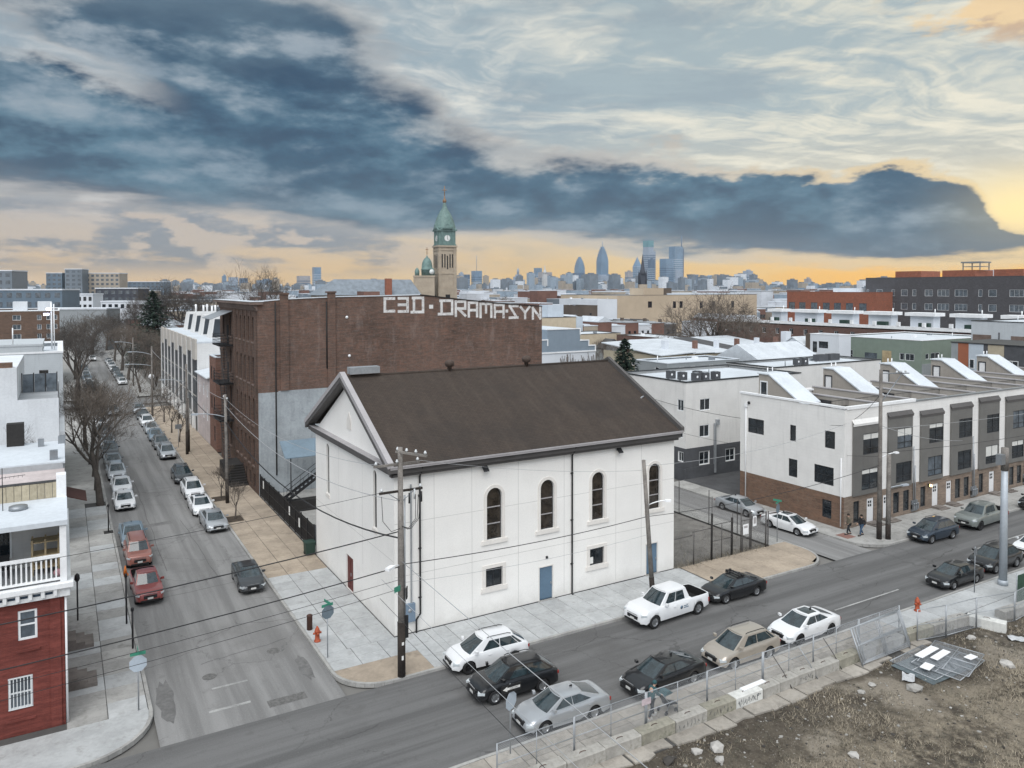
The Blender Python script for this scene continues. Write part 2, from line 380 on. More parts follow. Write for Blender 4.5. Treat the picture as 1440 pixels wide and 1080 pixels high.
# general stock
def asphalt(name, col, dark, along):
    m = bpy.data.materials.new(name); m.use_nodes = True; t = NT(m.node_tree); b = t.n['Principled BSDF']
    b.inputs['Roughness'].default_value = .88; b.inputs['Specular IOR Level'].default_value = .3
    po = t.new('ShaderNodeNewGeometry').outputs['Position']; x, y, z = t.sep(po)
    tr = t.noise(t.xyz(t.m('MULTIPLY', x, .035 if along == 'x' else .9), t.m('MULTIPLY', y, .9 if along == 'x' else .035), 0.0), 1.0, 6, .62)
    big = t.noise(po, .13, 6, .62); mid = t.noise(po, 1.1, 6, .68); fine = t.noise(po, 14, 4, .8)
    c = t.mix(t.sm(tr, .36, .64), tuple(q*.78 for q in col), tuple(q*1.18 for q in col))
    c = t.mix(t.m('MULTIPLY', t.sm(big, .50, .68), .65), c, dark)
    c = t.mix(t.m('MULTIPLY', t.sm(mid, .55, .72), .55), c, tuple(q*1.05 for q in dark))
    c = t.mix(t.m('MULTIPLY', t.sm(fine, .52, .7), .4), c, tuple(q*1.6 for q in col)); c = t.mix(t.m('MULTIPLY', t.sm(fine, .46, .3), .4), c, tuple(q*.5 for q in col))
    v = t.new('ShaderNodeTexVoronoi', feature='DISTANCE_TO_EDGE'); wv = t.vm('ADD', po, t.vm('MULTIPLY', t.xyz(mid, big, 0.0), (2.2, 2.2, 0))); t.put(v.inputs['Vector'], wv); v.inputs['Scale'].default_value = .22
    c = t.mix(t.m('MULTIPLY', t.sm(v.outputs['Distance'], .012, .0), t.sm(big, .44, .56, 0, .55)), c, tuple(q*.4 for q in dark))
    t.put(b.inputs['Base Color'], c)
    bn = t.new('ShaderNodeBump'); bn.inputs['Strength'].default_value = .4; bn.inputs['Distance'].default_value = .01; t.put(bn.inputs['Height'], fine); t.l.new(bn.outputs[0], b.inputs['Normal']); MT[name] = m
asphalt('asphalt', (.122,.121,.120), (.084,.082,.080), 'x')
asphalt('asphalt_old', (.205,.203,.199), (.145,.142,.138), 'y')
mat('concrete', (.40,.41,.41), .9, .16, .7, 5.0, .2, rand=.06, dirt=((.25,.245,.235), .55))
mat('concrete_tan', (.36,.30,.235), .92, .2, .6, 5.0, .25, rand=.07, dirt=((.2,.165,.13), .6))
mat('concrete_old', (.31,.285,.25), .92, .25, .5, 5.0, .3, rand=.10, dirt=((.16,.145,.125), .7))
mat('concrete_grey', (.33,.325,.31), .92, .2, .6, 5.0, .25, rand=.10, dirt=((.17,.165,.15), .6))
mat('kerb', (.33,.325,.31), .9, .25, .8, 6.0, .2)
mat('joint', (.07,.068,.065), .95, .2)
mat('ground', (.16,.155,.145), .95, .3, .02, .3)
mat('stucco', (.80,.785,.755), .85, .06, .25, 9.0, .2, streak=.05, dirt=((.68,.66,.63), .3))
mat('stucco_trim', (.70,.67,.63), .8, .08, .8, 9.0, .1)
mat('white_paint', (.78,.79,.80), .55, .10, .8, 8.0)
mat('white_roof', (.57,.61,.65), .6, .12, .25, 4.0, .1, dirt=((.42,.45,.47), .45))
mat('grey_roof', (.34,.355,.37), .7, .2, .3, 5.0, .1, dirt=((.18,.19,.2), .5))
mat('dark_roof', (.075,.075,.078), .85, .3, .5, 6.0, .2)
mat('frame_white', (.75,.77,.78), .5, .05)
mat('frame_dark', (.028,.03,.033), .5, .1)
mat('blind', (.6,.6,.57), .8, .1)
glassm('glass'); glassm('glass_pale', (.10,.12,.14), .08)
mat('metal_black', (.018,.018,.02), .5, .2)
mat('metal_grey', (.28,.30,.32), .45, .15, metal=.6)
mat('galv', (.36,.38,.40), .5, .2, metal=.5)
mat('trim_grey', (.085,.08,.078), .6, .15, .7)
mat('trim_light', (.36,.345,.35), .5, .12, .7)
mat('wood_pole', (.19,.175,.16), .9, .45, 1.2, 9.0, .5, streak=.5)
mat('wood_pale', (.42,.33,.2), .85, .3, 1.0, 9.0, .2)
mat('lamp_grey', (.42,.46,.50), .5, .12, metal=.2)
mat('rust', (.075,.035,.025), .85, .3)
mat('rubber', (.014,.014,.015), .8, .2)
def roofing(name='church_shingle'):
    m = bpy.data.materials.new(name); m.use_nodes = True; t = NT(m.node_tree); b = t.n['Principled BSDF']
    b.inputs['Roughness'].default_value = .95; b.inputs['Specular IOR Level'].default_value = .2
    x, y, z = t.sep(t.new('ShaderNodeNewGeometry').outputs['Position']); po = t.xyz(x, y, z)
    br = t.new('ShaderNodeTexBrick'); t.put(br.inputs['Vector'], t.xyz(x, t.m('MULTIPLY', z, 1.9), 0.0)); br.inputs['Scale'].default_value = 1
    br.inputs['Brick Width'].default_value = .3; br.inputs['Row Height'].default_value = .14; br.inputs['Mortar Size'].default_value = .006
    t.put(br.inputs['Color1'], (.060,.047,.039)); t.put(br.inputs['Color2'], (.050,.040,.034)); t.put(br.inputs['Mortar'], (.02,.017,.015))
    sv = t.xyz(t.m('MULTIPLY', x, 1.6), t.m('MULTIPLY', y, .22), t.m('MULTIPLY', z, .22))
    c = t.mix(t.m('MULTIPLY', t.sm(t.noise(sv, 1.0, 7, .7), .42, .72), .55), br.outputs[0], (.074,.060,.050))
    c = t.mix(t.m('MULTIPLY', t.sm(t.noise(po, .22, 5, .6), .45, .7), .5), c, (.034,.030,.028))
    c = t.mix(t.m('MULTIPLY', t.sm(t.noise(po, 3.0, 6, .75), .58, .72), .2), c, (.085,.072,.06))
    t.put(b.inputs['Base Color'], c)
    bn = t.new('ShaderNodeBump'); bn.inputs['Strength'].default_value = .6; bn.inputs['Distance'].default_value = .02
    t.put(bn.inputs['Height'], t.m('FRACT', t.m('MULTIPLY', t.m('MULTIPLY', z, -1.9), 1/.14))); t.l.new(bn.outputs[0], b.inputs['Normal'])
    MT[name] = m
roofing()
def grime(name, z0, z1, col, amt):
    "splash dirt of uneven height along the foot of a wall"
    t = NT(MT[name].node_tree); b = t.n['Principled BSDF']; src = b.inputs['Base Color'].links[0].from_socket
    po = t.new('ShaderNodeNewGeometry').outputs['Position']; z = t.sep(po)[2]
    n = t.m('ADD', z, t.m('MULTIPLY', t.m('SUBTRACT', t.noise(po, .9, 7, .7), .5), 2.2))
    t.put(b.inputs['Base Color'], t.mix(t.m('MULTIPLY', t.sm(n, z1, z0), amt), src, col))
grime('stucco', -.3, 1.3, (.42,.40,.37), .45)
# ================================================================= ground, streets, pavements
def sheet(name, m, polys, z):
    mb = MB()
    for P in polys: mb.poly([(x, y, z) for x, y in P])
    return structure(mb.build(name, MT[m]))
g = MB(); g.poly([(-2500,-600,-.15),(5100,-600,-.15),(5100,5100,-.15),(-2500,5100,-.15)]); structure(g.build('ground', MT['ground']))
# the cross street (runs along +X) and the long street (runs along +Y)
XW, XE = -13.3, -4.55          # kerb lines of the long street
YS, YN = -13.0, -4.75          # kerb lines of the cross street
XSW, XSE = 34.2, 38.6          # kerb lines of the side street
sheet('street', 'asphalt', [[(-140,YS),(420,YS),(420,YN),(-140,YN)]], 0)
sheet('long_street', 'asphalt_old', [[(XW,YN+.0),(XE,YN+.0),(XE,330),(XW,330)]], .004)
sheet('side_street', 'asphalt_old', [[(XSW,YN),(XSE,YN),(XSE,44),(XSW,44)]], .004)
sheet('far_street', 'asphalt_old', [[(-60,112),(40,112),(40,119),(-60,119)]], .008)
# fillets at the street corners are bare asphalt under the kerb arcs
def arc(cx, cy, r, a0, a1, n=8): return [(cx+r*cos(radians(a0+(a1-a0)*i/n)), cy+r*sin(radians(a0+(a1-a0)*i/n))) for i in range(n+1)]
def pavement(name, outline, m='joint', h=.115):
    mb = MB(); mb.extr([(x, y, -.1) for x, y in outline], (0, 0, .1+h), 0)
    return structure(mb.build(name, MT[m]))
def kerb_line(par, pts, w=.16, h=.145):
    mb = MB()
    for (x0, y0), (x1, y1) in zip(pts, pts[1:]):
        d = Vector((x1-x0, y1-y0)); L = d.length; nseg = max(1, int(L/3)); d.normalize(); nx, ny = -d.y*w, d.x*w; ex, ey = d.y*.012*(1 if w > 0 else -1), -d.x*.012*(1 if w > 0 else -1)
        for i in range(nseg):
            a = L*i/nseg+.006; b = L*(i+1)/nseg-.006
            q = [(x0+d.x*a+ex, y0+d.y*a+ey), (x0+d.x*b+ex, y0+d.y*b+ey), (x0+d.x*b+nx, y0+d.y*b+ny), (x0+d.x*a+nx, y0+d.y*a+ny)]
            mb.extr([(x, y, -.08) for x, y in q], (0, 0, .08+h))
    return mb.build('kerb', MT['kerb'], par)
_slab = {}
def slab_mesh(m):
    if m not in _slab:
        b = MB(); e = .012
        b.add([(-.5,-.5,0),(.5,-.5,0),(.5,.5,0),(-.5,.5,0),(-.5+e,-.5+e,1),(.5-e,-.5+e,1),(.5-e,.5-e,1),(-.5+e,.5-e,1)],
              [(4,5,6,7),(0,1,5,4),(1,2,6,5),(2,3,7,6),(3,0,4,7)])
        _slab[m] = b.mesh('paving_slab', MT[m])
    return _slab[m]
def slabs(par, x0, x1, nx, y0, y1, ny, m, gap=.02, top=.14, pick=None, skip=None):
    "individual paving slabs sharing one mesh"
    dx = (x1-x0)/nx; dy = (y1-y0)/ny
    for i in range(nx):
        for j in range(ny):
            cx, cy = x0+dx*(i+.5), y0+dy*(j+.5)
            if skip and skip(cx, cy): continue
            mm = pick(cx, cy) if pick else m
            o = bpy.data.objects.new('paving_slab', slab_mesh(mm)); COL.objects.link(o); o.parent = par
            o.location = (cx+RND.uniform(-.004,.004), cy, .11); o.scale = (dx-gap, dy-gap, top-.11+RND.uniform(-.006,.008))
            o.rotation_euler = (RND.uniform(-.004,.004), RND.uniform(-.004,.004), RND.uniform(-.003,.003))
# --- corner pavement round the church
R1 = 2.6
c1 = [(XE, 33), (XE, YN+R1)] + arc(XE+R1, YN+R1, R1, 180, 270)[1:] + [(22.6, YN), (22.6, 0), (0, 0), (0, 33)]
pv = pavement('church_pavement', c1)
kerb_line(pv, [(22.6, YN), (XE+R1, YN)] + arc(XE+R1, YN+R1, R1, 270, 180)[1:] + [(XE, 33)][0:1], w=-.16)
def tanpick(x, y): return 'concrete_tan' if y > 14 else 'concrete'
slabs(pv, XE+.17, -.02, 3, 2.2, 33, 22, 'concrete', pick=tanpick)
slabs(pv, .5, 22.5, 16, YN+.17, -.02, 3, 'concrete')
slabs(pv, XE+.17, .5, 3, -2.2, -.02, 2, 'concrete')
slabs(pv, XE+.17, -.02, 3, -.02, 2.2, 2, 'concrete')
mb = MB(); mb.extr([(x, y, .115) for x, y in [(XE+.17, -2.2), (XE+.17, YN+R1)] + arc(XE+R1, YN+R1, R1-.17, 180, 270)[1:] + [(.5, YN+.17), (.5, -2.22)]], (0,0,.022)); mb.build('corner_ramp', MT['concrete_tan'], pv)
# --- pavement further up the long street, east side
pv = pavement('east_pavement', [(XE, 33), (0, 33), (0, 106), (XE, 106)])
kerb_line(pv, [(XE, 33.02), (XE, 106)], w=-.16)
slabs(pv, XE+.17, -.02, 3, 33, 75, 28, 'concrete_tan')
mb = MB(); mb.box(XE+.17, -.02, 75, 106, .11, .135); mb.build('far_slabs', MT['concrete_tan'], pv)
pv = pavement('east_far_pavement', [(XE, 122), (-.5, 122), (-.5, 330), (XE, 330)]); kerb_line(pv, [(XE, 122), (XE, 330)], w=-.16)
mb = MB(); mb.box(XE+.17, -.5, 122, 330, .11, .135); mb.build('far_slabs', MT['concrete_grey'], pv)
# --- west pavement
R2 = 3.4
c2 = [(-17, 106), (-17, YN+.0), (-30, YN), (-30, -4.75), (XW-R2, YN)] 
c2 = [(-17, 106), (-17, -.6), (-34, -.6), (-34, YN), (XW-R2, YN)] + arc(XW-R2, YN+R2, R2, 270, 360)[1:] + [(XW, 106)]
pv = pavement('west_pavement', c2)
kerb_line(pv, [(-34, YN), (XW-R2, YN)] + arc(XW-R2, YN+R2, R2, 270, 360)[1:] + [(XW, 106)], w=.16)
slabs(pv, -16.98, XW-.17, 2, -1.2, 42, 27, 'concrete_grey', pick=lambda x, y: 'concrete' if RND.random() < .35 else 'concrete_grey', skip=lambda x, y: abs(y-40.7) < .9 and x > -15)
mb = MB(); mb.box(-16.98, XW-.17, 42, 106, .11, .135); mb.build('far_slabs', MT['concrete_grey'], pv)
mb = MB(); mb.extr([(x, y, .115) for x, y in [(XW-.17, -1.22), (-34, -1.22), (-34, YN+.17), (XW-R2, YN+.17)] + arc(XW-R2, YN+R2, R2-.17, 270, 360)[1:]], (0,0,.022)); mb.build('corner_slab', MT['concrete'], pv)
pv = pavement('west_far_pavement', [(-17, 122), (XW, 122), (XW, 330), (-17, 330)]); kerb_line(pv, [(XW, 330), (XW, 122)], w=-.16)
mb = MB(); mb.box(-17, XW-.17, 122, 330, .11, .135); mb.build('far_slabs', MT['concrete_grey'], pv)
# --- pavement before the fenced lot, east of the church
pv = pavement('lot_pavement', [(22.6, YN), (XSW-3.0, YN)] + arc(XSW-3.0, YN+3.0, 3.0, 270, 360)[1:] + [(XSW, 44), (XSW-1.9, 44), (XSW-1.9, 0), (22.6, 0)])
kerb_line(pv, [(22.6, YN), (XSW-3.0, YN)] + arc(XSW-3.0, YN+3.0, 3.0, 270, 360)[1:] + [(XSW, 44)], w=.16)
slabs(pv, 22.62, XSW-2.0, 5, YN+.17, -.02, 2, 'concrete_tan')
mb = MB(); mb.extr([(x, y, .115) for x, y in [(XSW-2.0, YN+.17), (XSW-3.0, YN+.17)] + arc(XSW-3.0, YN+3.0, 2.83, 270, 360)[1:] + [(XSW-.17, 0), (XSW-2.0, 0)]], (0,0,.022)); mb.build('corner_ramp', MT['concrete_tan'], pv)
slabs(pv, XSW-1.88, XSW-.17, 1, .02, 30, 18, 'concrete_grey')
# --- pavement of the terrace on the right
pv = pavement('terrace_pavement', [(XSE, 19.5), (XSE, YN+2.6)] + arc(XSE+2.6, YN+2.6, 2.6, 180, 270)[1:] + [(120, YN), (120, .3), (41, .3), (41, 19.5)])
kerb_line(pv, [(120, YN), (XSE+2.6, YN)] + arc(XSE+2.6, YN+2.6, 2.6, 270, 180)[1:] + [(XSE, 19.5)], w=-.16)
slabs(pv, 42, 108, 40, YN+.17, -.42, 3, 'concrete_grey')
slabs(pv, XSE+.17, 40.98, 1, 0, 19.4, 12, 'concrete_grey')
mb = MB(); mb.extr([(x, y, .115) for x, y in [(XSE+.17, 0), (XSE+.17, YN+2.6)] + arc(XSE+2.6, YN+2.6, 2.43, 180, 270)[1:] + [(42, YN+.17), (42, 0)]], (0,0,.022)); mb.build('corner_ramp', MT['concrete_grey'], pv)
mb = MB(); mb.box(XSE+.5, XSE+1.6, -2.2, -1.0, .137, .145); mb.build('tactile_plate', mat('tactile', (.22,.12,.10), .9, .2), pv)
# --- south pavement along the vacant lot
pv = pavement('south_pavement', [(-20, -15.36), (46, -15.36), (120, -15.4), (120, YS), (-20, YS)])
kerb_line(pv, [(-20, YS), (120, YS)], w=-.16)
slabs(pv, -4, 27, 21, -15.34, YS-.17, 2, 'concrete_old')
slabs(pv, 27, 62, 18, -15.34, YS-.17, 1, 'concrete')
mb = MB(); mb.box(33.2, 62, -16.9, -15.38, -.05, .13); mb.build('new_slab', MT['concrete'], pv)
# --- asphalt parking place behind the terrace
sheet('parking_place', 'dark_roof', [[(41.02, 11.6), (75, 11.6), (75, 19.55), (41.02, 19.55)]], .145)
# --- painted lines
def paint(name, polys, z=.008, m='road_paint'):
    mb = MB()
    for P in polys: mb.poly([(x, y, z) for x, y in P])
    return structure(mb.build(name, MT[m]))
mat('road_paint', (.34,.34,.33), .85, .35, .9, 14.0, dirt=((.15,.148,.145), 1.0))
ln = lambda x0, y0, x1, y1, w: [(x0,y0),(x1,y0),(x1,y0+w),(x0,y0+w)]
paint('stop_line', [ln(-10.9,-2.9,-8.9,-2.9,.2), ln(-10.4,-.6,-8.6,-.6,.17)], .010)
paint('lane_line', [ln(45.5,-8.8,120,-8.8,.13), ln(26.2,-10.7,33.0,-10.7,.12)], .006)
mat('tar', (.10,.098,.095), .8, .3, 1.0)
# tar seams, patches and covers
mb = MB()
for (x, y, L, a, wd) in [(-7.6,24,16,1.6,.04),(-10.4,34,30,1.57,.05),(-8,3,5,.15,.05),(-9,14,7,.1,.05),(-9,27,6,-.08,.06),(-9,45,7,.05,.06)]:
    pts = []
    for i in range(13):
        t = -L/2+L*i/12; o = RND.uniform(-.09,.09); pts.append((x+cos(a)*t-sin(a)*o, y+sin(a)*t+cos(a)*o))
    for p0, p1 in zip(pts, pts[1:]):
        nx, ny = -sin(a)*wd/2, cos(a)*wd/2
        mb.poly([(p0[0]-nx,p0[1]-ny,.009),(p1[0]-nx,p1[1]-ny,.009),(p1[0]+nx,p1[1]+ny,.009),(p0[0]+nx,p0[1]+ny,.009)])
structure(mb.build('tar_seams', MT['tar']))
def blob(x, y, a, b, seed, n=18):
    r = random.Random(seed); return [(x+a*cos(2*pi*i/n)*r.uniform(.72,1.15), y+b*sin(2*pi*i/n)*r.uniform(.72,1.15)) for i in range(n)]
mat('street_stain', (.15,.148,.145), .92, .3, .5, 4.0, .3, dirt=((.10,.098,.095), .6))
sheet('street_patch', 'street_stain', [[(-11.2,31.2),(-8.6,31.5),(-8.7,32.4),(-11.1,32.1)], blob(-12.6,-.6,.45,2.6,1), blob(-6.3,37.5,.5,1.6,2), blob(-5.6,-.6,.35,1.6,5)], .010)
mat('iron', (.13,.127,.122), .7, .3, 6.0)
def cover(x, y, lab):
    mb = MB(); mb.lathe([(.36,0),(.36,.008),(.0,.008)], (x, y, .009), 20, smooth=False); mb.lathe([(.30,.0081),(.28,.012),(.25,.0081)], (x, y, .009), 20, smooth=False, cap=False)
    tag(mb.build('manhole_cover', MT['iron'], org=(x, y, .009)), lab, 'manhole cover', 'iron covers in the long street')
    ORG['manhole_cover'] = (0,0,0)
cover(-10.3, .9, 'iron manhole cover in the long street nearest its west kerb'); cover(-6.6, 2.2, 'iron manhole cover in the long street beside the east kerb')
mb = MB(); mb.box(-8.2,-6.3,-3.9,-3.2,.006,.012); tag(mb.build('drain_grate', MT['iron'], org=(-7.2,-3.5,.006)), 'long iron drain grate set in asphalt at the junction mouth', 'drain grate')
# ================================================================= the white church
L, WD, HE = 22.0, 16.3, 10.0
HR = 14.75                               # ridge height
ch = thing('church', 'white stucco church hall with a steep brown shingle roof on the street corner', 'church', (0,0,.14))
P0 = (0,0,0)
south = [(.0 if 0 else x) for x in []]
aw = [(6.25,7.37),(10.3,11.38),(14.5,15.55),(19.58,20.64)]
sq = [(6.17,7.4,1.86,3.08),(14.33,15.55,1.76,2.95)]
dr = [(10.2,11.3,.2,2.42),(19.35,20.45,.2,2.42)]
hol = [arch(a,b,4.9,8.22) for a,b in aw] + [rect(*q) for q in sq] + [rect(*q) for q in dr]
mb = MB(); wall(mb, P0, *S_, [(0,0),(L,0),(L,HE),(0,HE)], hol, .2, 0)
wfr = [arch(12.85,13.5,5.7,9.45), arch(2.95,3.55,5.8,9.5), rect(7.55,9.05,.12,2.5)]
wall(mb, P0, *W_, [(0,0),(WD,0),(WD,HE+.0),(WD/2,HR-.2),(0,HE)], wfr, .22, 0)
wall(mb, (L,0,0), *E_, [(0,0),(WD,0),(WD,HE),(WD/2,HR-.2),(0,HE)], [], .1, 0)
wall(mb, (0,WD,0), *N_, [(0,0),(L,0),(L,HE),(0,HE)], [], .1, 0)
mb.build('wall', MT['stucco'], ch)
mat('stucco_joint', (.5,.49,.47), .9, .1)
# control joints: slim recessed-looking beads between the stucco panels
mb = MB()
for a in (2.6,5.2,8.6,12.2,16.6,18.9): mb.wb(P0,*S_,a-.012,a+.012,.35,HE-.15,.0,.004)
for z in (3.7,6.9): 
    e = [0]+[x for a in (aw if z == 6.9 else []) for x in (a[0]-.2,a[1]+.2)]+[L]
    for i in range(0, len(e), 2): mb.wb(P0,*S_,e[i],e[i+1],z-.012,z+.012,.0,.0035)
for a in (5.6,10.6): mb.wb(P0,*W_,a-.012,a+.012,2.8,HE-.2,.0,.004)
mb.wb(P0,*W_,0,WD,4.6,4.624,.0,.0035)
mb.build('stucco_joint', MT['stucco_joint'], ch)
mb = MB(); mb.wb(P0,*S_,0,L,-.13,.18,-.02,.03); mb.wb(P0,*W_,0,7.5,-.13,.16,-.02,.03); mb.wb(P0,*W_,9.1,WD,-.13,.16,-.02,.03)
mb.build('plinth', mat('plinth', (.05,.05,.052), .9, .4, 1.5), ch)
mat('dark_room', (.012,.011,.010), .9, .3)
glassm('church_glass', (.035,.028,.022), .1, .6, .7, 2.2)
def archwin(un, a0, a1, z0, z1, trim=True, cross=(.3,.62)):
    u, n = un; r = (a1-a0)/2; c = (a0+a1)/2; zs = z1-r
    mb = MB(); ring = arch(a0,a1,z0,z1,12); t = .2
    if trim:
        outer = [(a0-t,z0),(a1+t,z0)]+[(c+(r+t)*cos(pi*i/12), zs+(r+t)*sin(pi*i/12)) for i in range(13)]
        k = len(ring); P3 = lambda q, d: (u[0]*q[0]+n[0]*d, u[1]*q[0]+n[1]*d, q[1])
        vs = [P3(q,.0) for q in outer]+[P3(q,.055) for q in outer]+[P3(q,.055) for q in ring]+[P3(q,.0) for q in ring]
        fs = []
        for i in range(1, k):
            j = (i+1) % k
            fs += [(i,j,k+j,k+i),(k+i,k+j,2*k+j,2*k+i),(2*k+i,2*k+j,3*k+j,3*k+i)]
        mb.add(vs, fs)
    mb.wb(P0,u,n,a0-.38 if trim else a0-.12,a1+.38 if trim else a1+.12,z0-.26,z0-.002,-.05,.09 if trim else .06)
    s = mb.build('window_surround', MT['stucco_trim'], ch)
    f = MB(); f.wb(P0,u,n,a0,a0+.05,z0,zs,-.19,-.13); f.wb(P0,u,n,a1-.05,a1,z0,zs,-.19,-.13); f.wb(P0,u,n,a0,a1,z0,z0+.05,-.19,-.13)
    pts = [(P0[0]+u[0]*(c+(r-.03)*cos(pi*i/12))-n[0]*.16, u[1]*(c+(r-.03)*cos(pi*i/12))-n[1]*.16, zs+(r-.03)*sin(pi*i/12)) for i in range(13)]
    f.tube(pts, .035, 5)
    fo = f.build('window', MT['frame_dark'], ch)
    for q in cross: 
        b = MB(); z = z0+(z1-z0)*q; b.wb(P0,u,n,a0+.05,a1-.05,z-.03,z+.03,-.19,-.12); b.build('glazing_bar', MT['trim_light'], fo)
    p = MB(); wall(p, (-n[0]*.17,-n[1]*.17,0), u, n, arch(a0+.01,a1-.01,z0+.01,z1-.01,12), [], .02); p.build('pane', MT['church_glass'], fo)
for a, b in aw: archwin(S_, a, b, 4.9, 8.22)
archwin(W_, 12.85, 13.5, 5.7, 9.45, False, ()); archwin(W_, 2.95, 3.55, 5.8, 9.5, False, ())
for a0,a1,z0,z1 in sq:
    mb = MB(); mb.wb(P0,*S_,a0-.24,a1+.24,z1,z1+.22,-.02,.05); mb.wb(P0,*S_,a0-.24,a0,z0,z1,-.02,.05); mb.wb(P0,*S_,a1,a1+.24,z0,z1,-.02,.05); mb.wb(P0,*S_,a0-.34,a1+.34,z0-.3,z0,-.02,.09)
    mb.build('window_surround', MT['stucco_trim'], ch)
    window(ch, P0, S_, a0, a1, z0, z1, .16, .05, MT['frame_dark'], MT['glass'], 2, 1)
mat('paper', (.75,.75,.72), .8, .05)
mb = MB(); mb.wb(P0,*S_,14.45,14.72,1.85,2.3,-.135,-.13); mb.build('paper_notice', MT['paper'], ch)
mat('door_blue', (.105,.17,.24), .5, .1, 1.0, spec=.5)
mat('door_red', (.12,.025,.02), .55, .2, 1.0)
for a0,a1,z0,z1 in dr:
    mb = MB(); mb.wb(P0,*S_,a0+.03,a1-.03,z0,z1-.03,-.16,-.08); d = mb.build('door', MT['door_blue'], ch)
    mb = MB(); mb.wb(P0,*S_,a1-.16,a1-.1,1.15,1.3,-.08,-.03); mb.build('door_handle', MT['galv'], d)
    mb = MB(); mb.wb(P0,*S_,a0-.1,a1+.1,.0,z0,-.16,.12); mb.build('door_step', MT['concrete_grey'], ch)
    mb = MB(); mb.wb(P0,*S_,a1-.03,a1+.03,z0,z1+.05,-.1,.012); mb.wb(P0,*S_,a0-.05,a0+.03,z0,z1+.05,-.1,.012); mb.wb(P0,*S_,a0+.03,a1-.03,z1-.03,z1+.05,-.1,.012); mb.build('door_frame', MT['stucco_trim'], ch)
mb = MB(); mb.wb(P0,*W_,7.6,8.3,.12,2.45,-.16,-.09); mb.wb(P0,*W_,8.31,9.0,.12,2.45,-.16,-.09)
for q in (7.68, 8.39):
    for z in (.35, 1.35): mb.wb(P0,*W_,q,q+.54,z,z+.8,-.09,-.07)
d = mb.build('door', MT['door_red'], ch); tag(d, 'dark red double door')
mb = MB(); mb.wb(P0,*W_,8.2,8.25,1.1,1.35,-.09,-.05); mb.build('door_handle', MT['galv'], d)
# roof: two slopes, raised barge boards, boxed eaves
OV = .52; zr = HR+.2; ze = HE+.62
mb = MB()
sl_n = [(-.30, -OV-.12, ze-.12), (L+.06, -OV-.12, ze-.12), (L+.06, WD/2, zr), (-.30, WD/2, zr)]
sl_f = [(-.30, WD/2, zr), (L+.06, WD/2, zr), (L+.06, WD+OV+.12, ze-.12), (-.30, WD+OV+.12, ze-.12)]
mb.extr(sl_n, (0,0,-.16)); mb.extr(sl_f, (0,0,-.16)); ro = mb.build('roof', MT['church_shingle'], ch)
mb = MB(); mb.tube([(-.3, WD/2, zr+.0), (L+.06, WD/2, zr+.0)], .11, 6); mb.build('ridge_cap', MT['church_shingle'], ro)
sy = (zr-ze+.12)/(WD/2+OV+.12)
def barge(x0, x1, m0):
    # capped upstand along both slopes of one gable
    for s in (0, 1):
        f = lambda y: (y if s == 0 else WD-y)
        mb = MB(); yA, yB = -OV-.2, WD/2
        zA, zB = ze-.16, zr+.02
        q = [(x0, f(yA), zA-.02), (x1, f(yA), zA-.02), (x1, f(yB), zB-.02), (x0, f(yB), zB-.02)]
        mb.extr(q, (0,0,.34)); mb.build('barge_board', m0, ro)
barge(-.66, -.30, MT['trim_light']); barge(L+.06, L+.34, MT['trim_grey'])
# dark raking fascia below the barge, front gable
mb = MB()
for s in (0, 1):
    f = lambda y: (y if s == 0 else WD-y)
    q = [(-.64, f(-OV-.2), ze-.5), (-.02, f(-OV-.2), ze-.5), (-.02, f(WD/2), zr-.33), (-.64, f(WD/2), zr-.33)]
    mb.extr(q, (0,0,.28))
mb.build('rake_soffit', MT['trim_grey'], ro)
# horizontal cornice across the front gable and return
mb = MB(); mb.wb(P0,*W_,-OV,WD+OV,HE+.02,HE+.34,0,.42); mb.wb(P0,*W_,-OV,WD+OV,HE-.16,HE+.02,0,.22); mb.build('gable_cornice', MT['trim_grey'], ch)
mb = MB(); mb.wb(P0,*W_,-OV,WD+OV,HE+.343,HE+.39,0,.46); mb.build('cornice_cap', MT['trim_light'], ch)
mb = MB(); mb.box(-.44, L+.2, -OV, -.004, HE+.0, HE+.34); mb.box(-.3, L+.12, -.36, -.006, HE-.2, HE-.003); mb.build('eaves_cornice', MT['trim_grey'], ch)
mb = MB(); mb.box(-.5, L+.24, -OV-.22, -OV+.08, HE+.343, HE+.5); mb.box(-.5, L+.24, -OV-.25, -OV-.19, HE+.45, HE+.54); mb.build('gutter', MT['trim_light'], ch)
# small louvred niche in the gable
mb = MB(); mb.extr([(-.05, 7.75, 11.3), (-.05, 8.6, 11.3), (-.05, 8.6, 11.9), (-.05, 8.15, 12.5), (-.05, 7.75, 11.95)], (.06,0,0)); mb.build('gable_niche', MT['stucco_trim'], ch)
mb = MB(); mb.box(-.02, 2.1, WD/2-.35, WD/2+.35, zr+.16, zr+.62); mb.build('roof_box', MT['galv'], ch)
# turbine vents and ridge stack
for x in (7.6, 14.2):
    mb = MB(); mb.lathe([(.16,-.3),(.16,.25),(.3,.3),(.36,.5),(.34,.62),(.22,.74),(0,.78)], (x, WD/2, zr), 14); mb.build('turbine_vent', mat('vent_rust%g' % x, (.07,.05,.04), .8, .3, 4.0), ro)
mb = MB(); mb.tube([(21.6, 3.3, 11.9),(21.6, 3.3, 12.5)], .07, 8); mb.tube([(21.6, 3.3, 12.5),(21.85, 3.3, 12.6)], .06, 8); mb.build('flue', MT['galv'], ro)
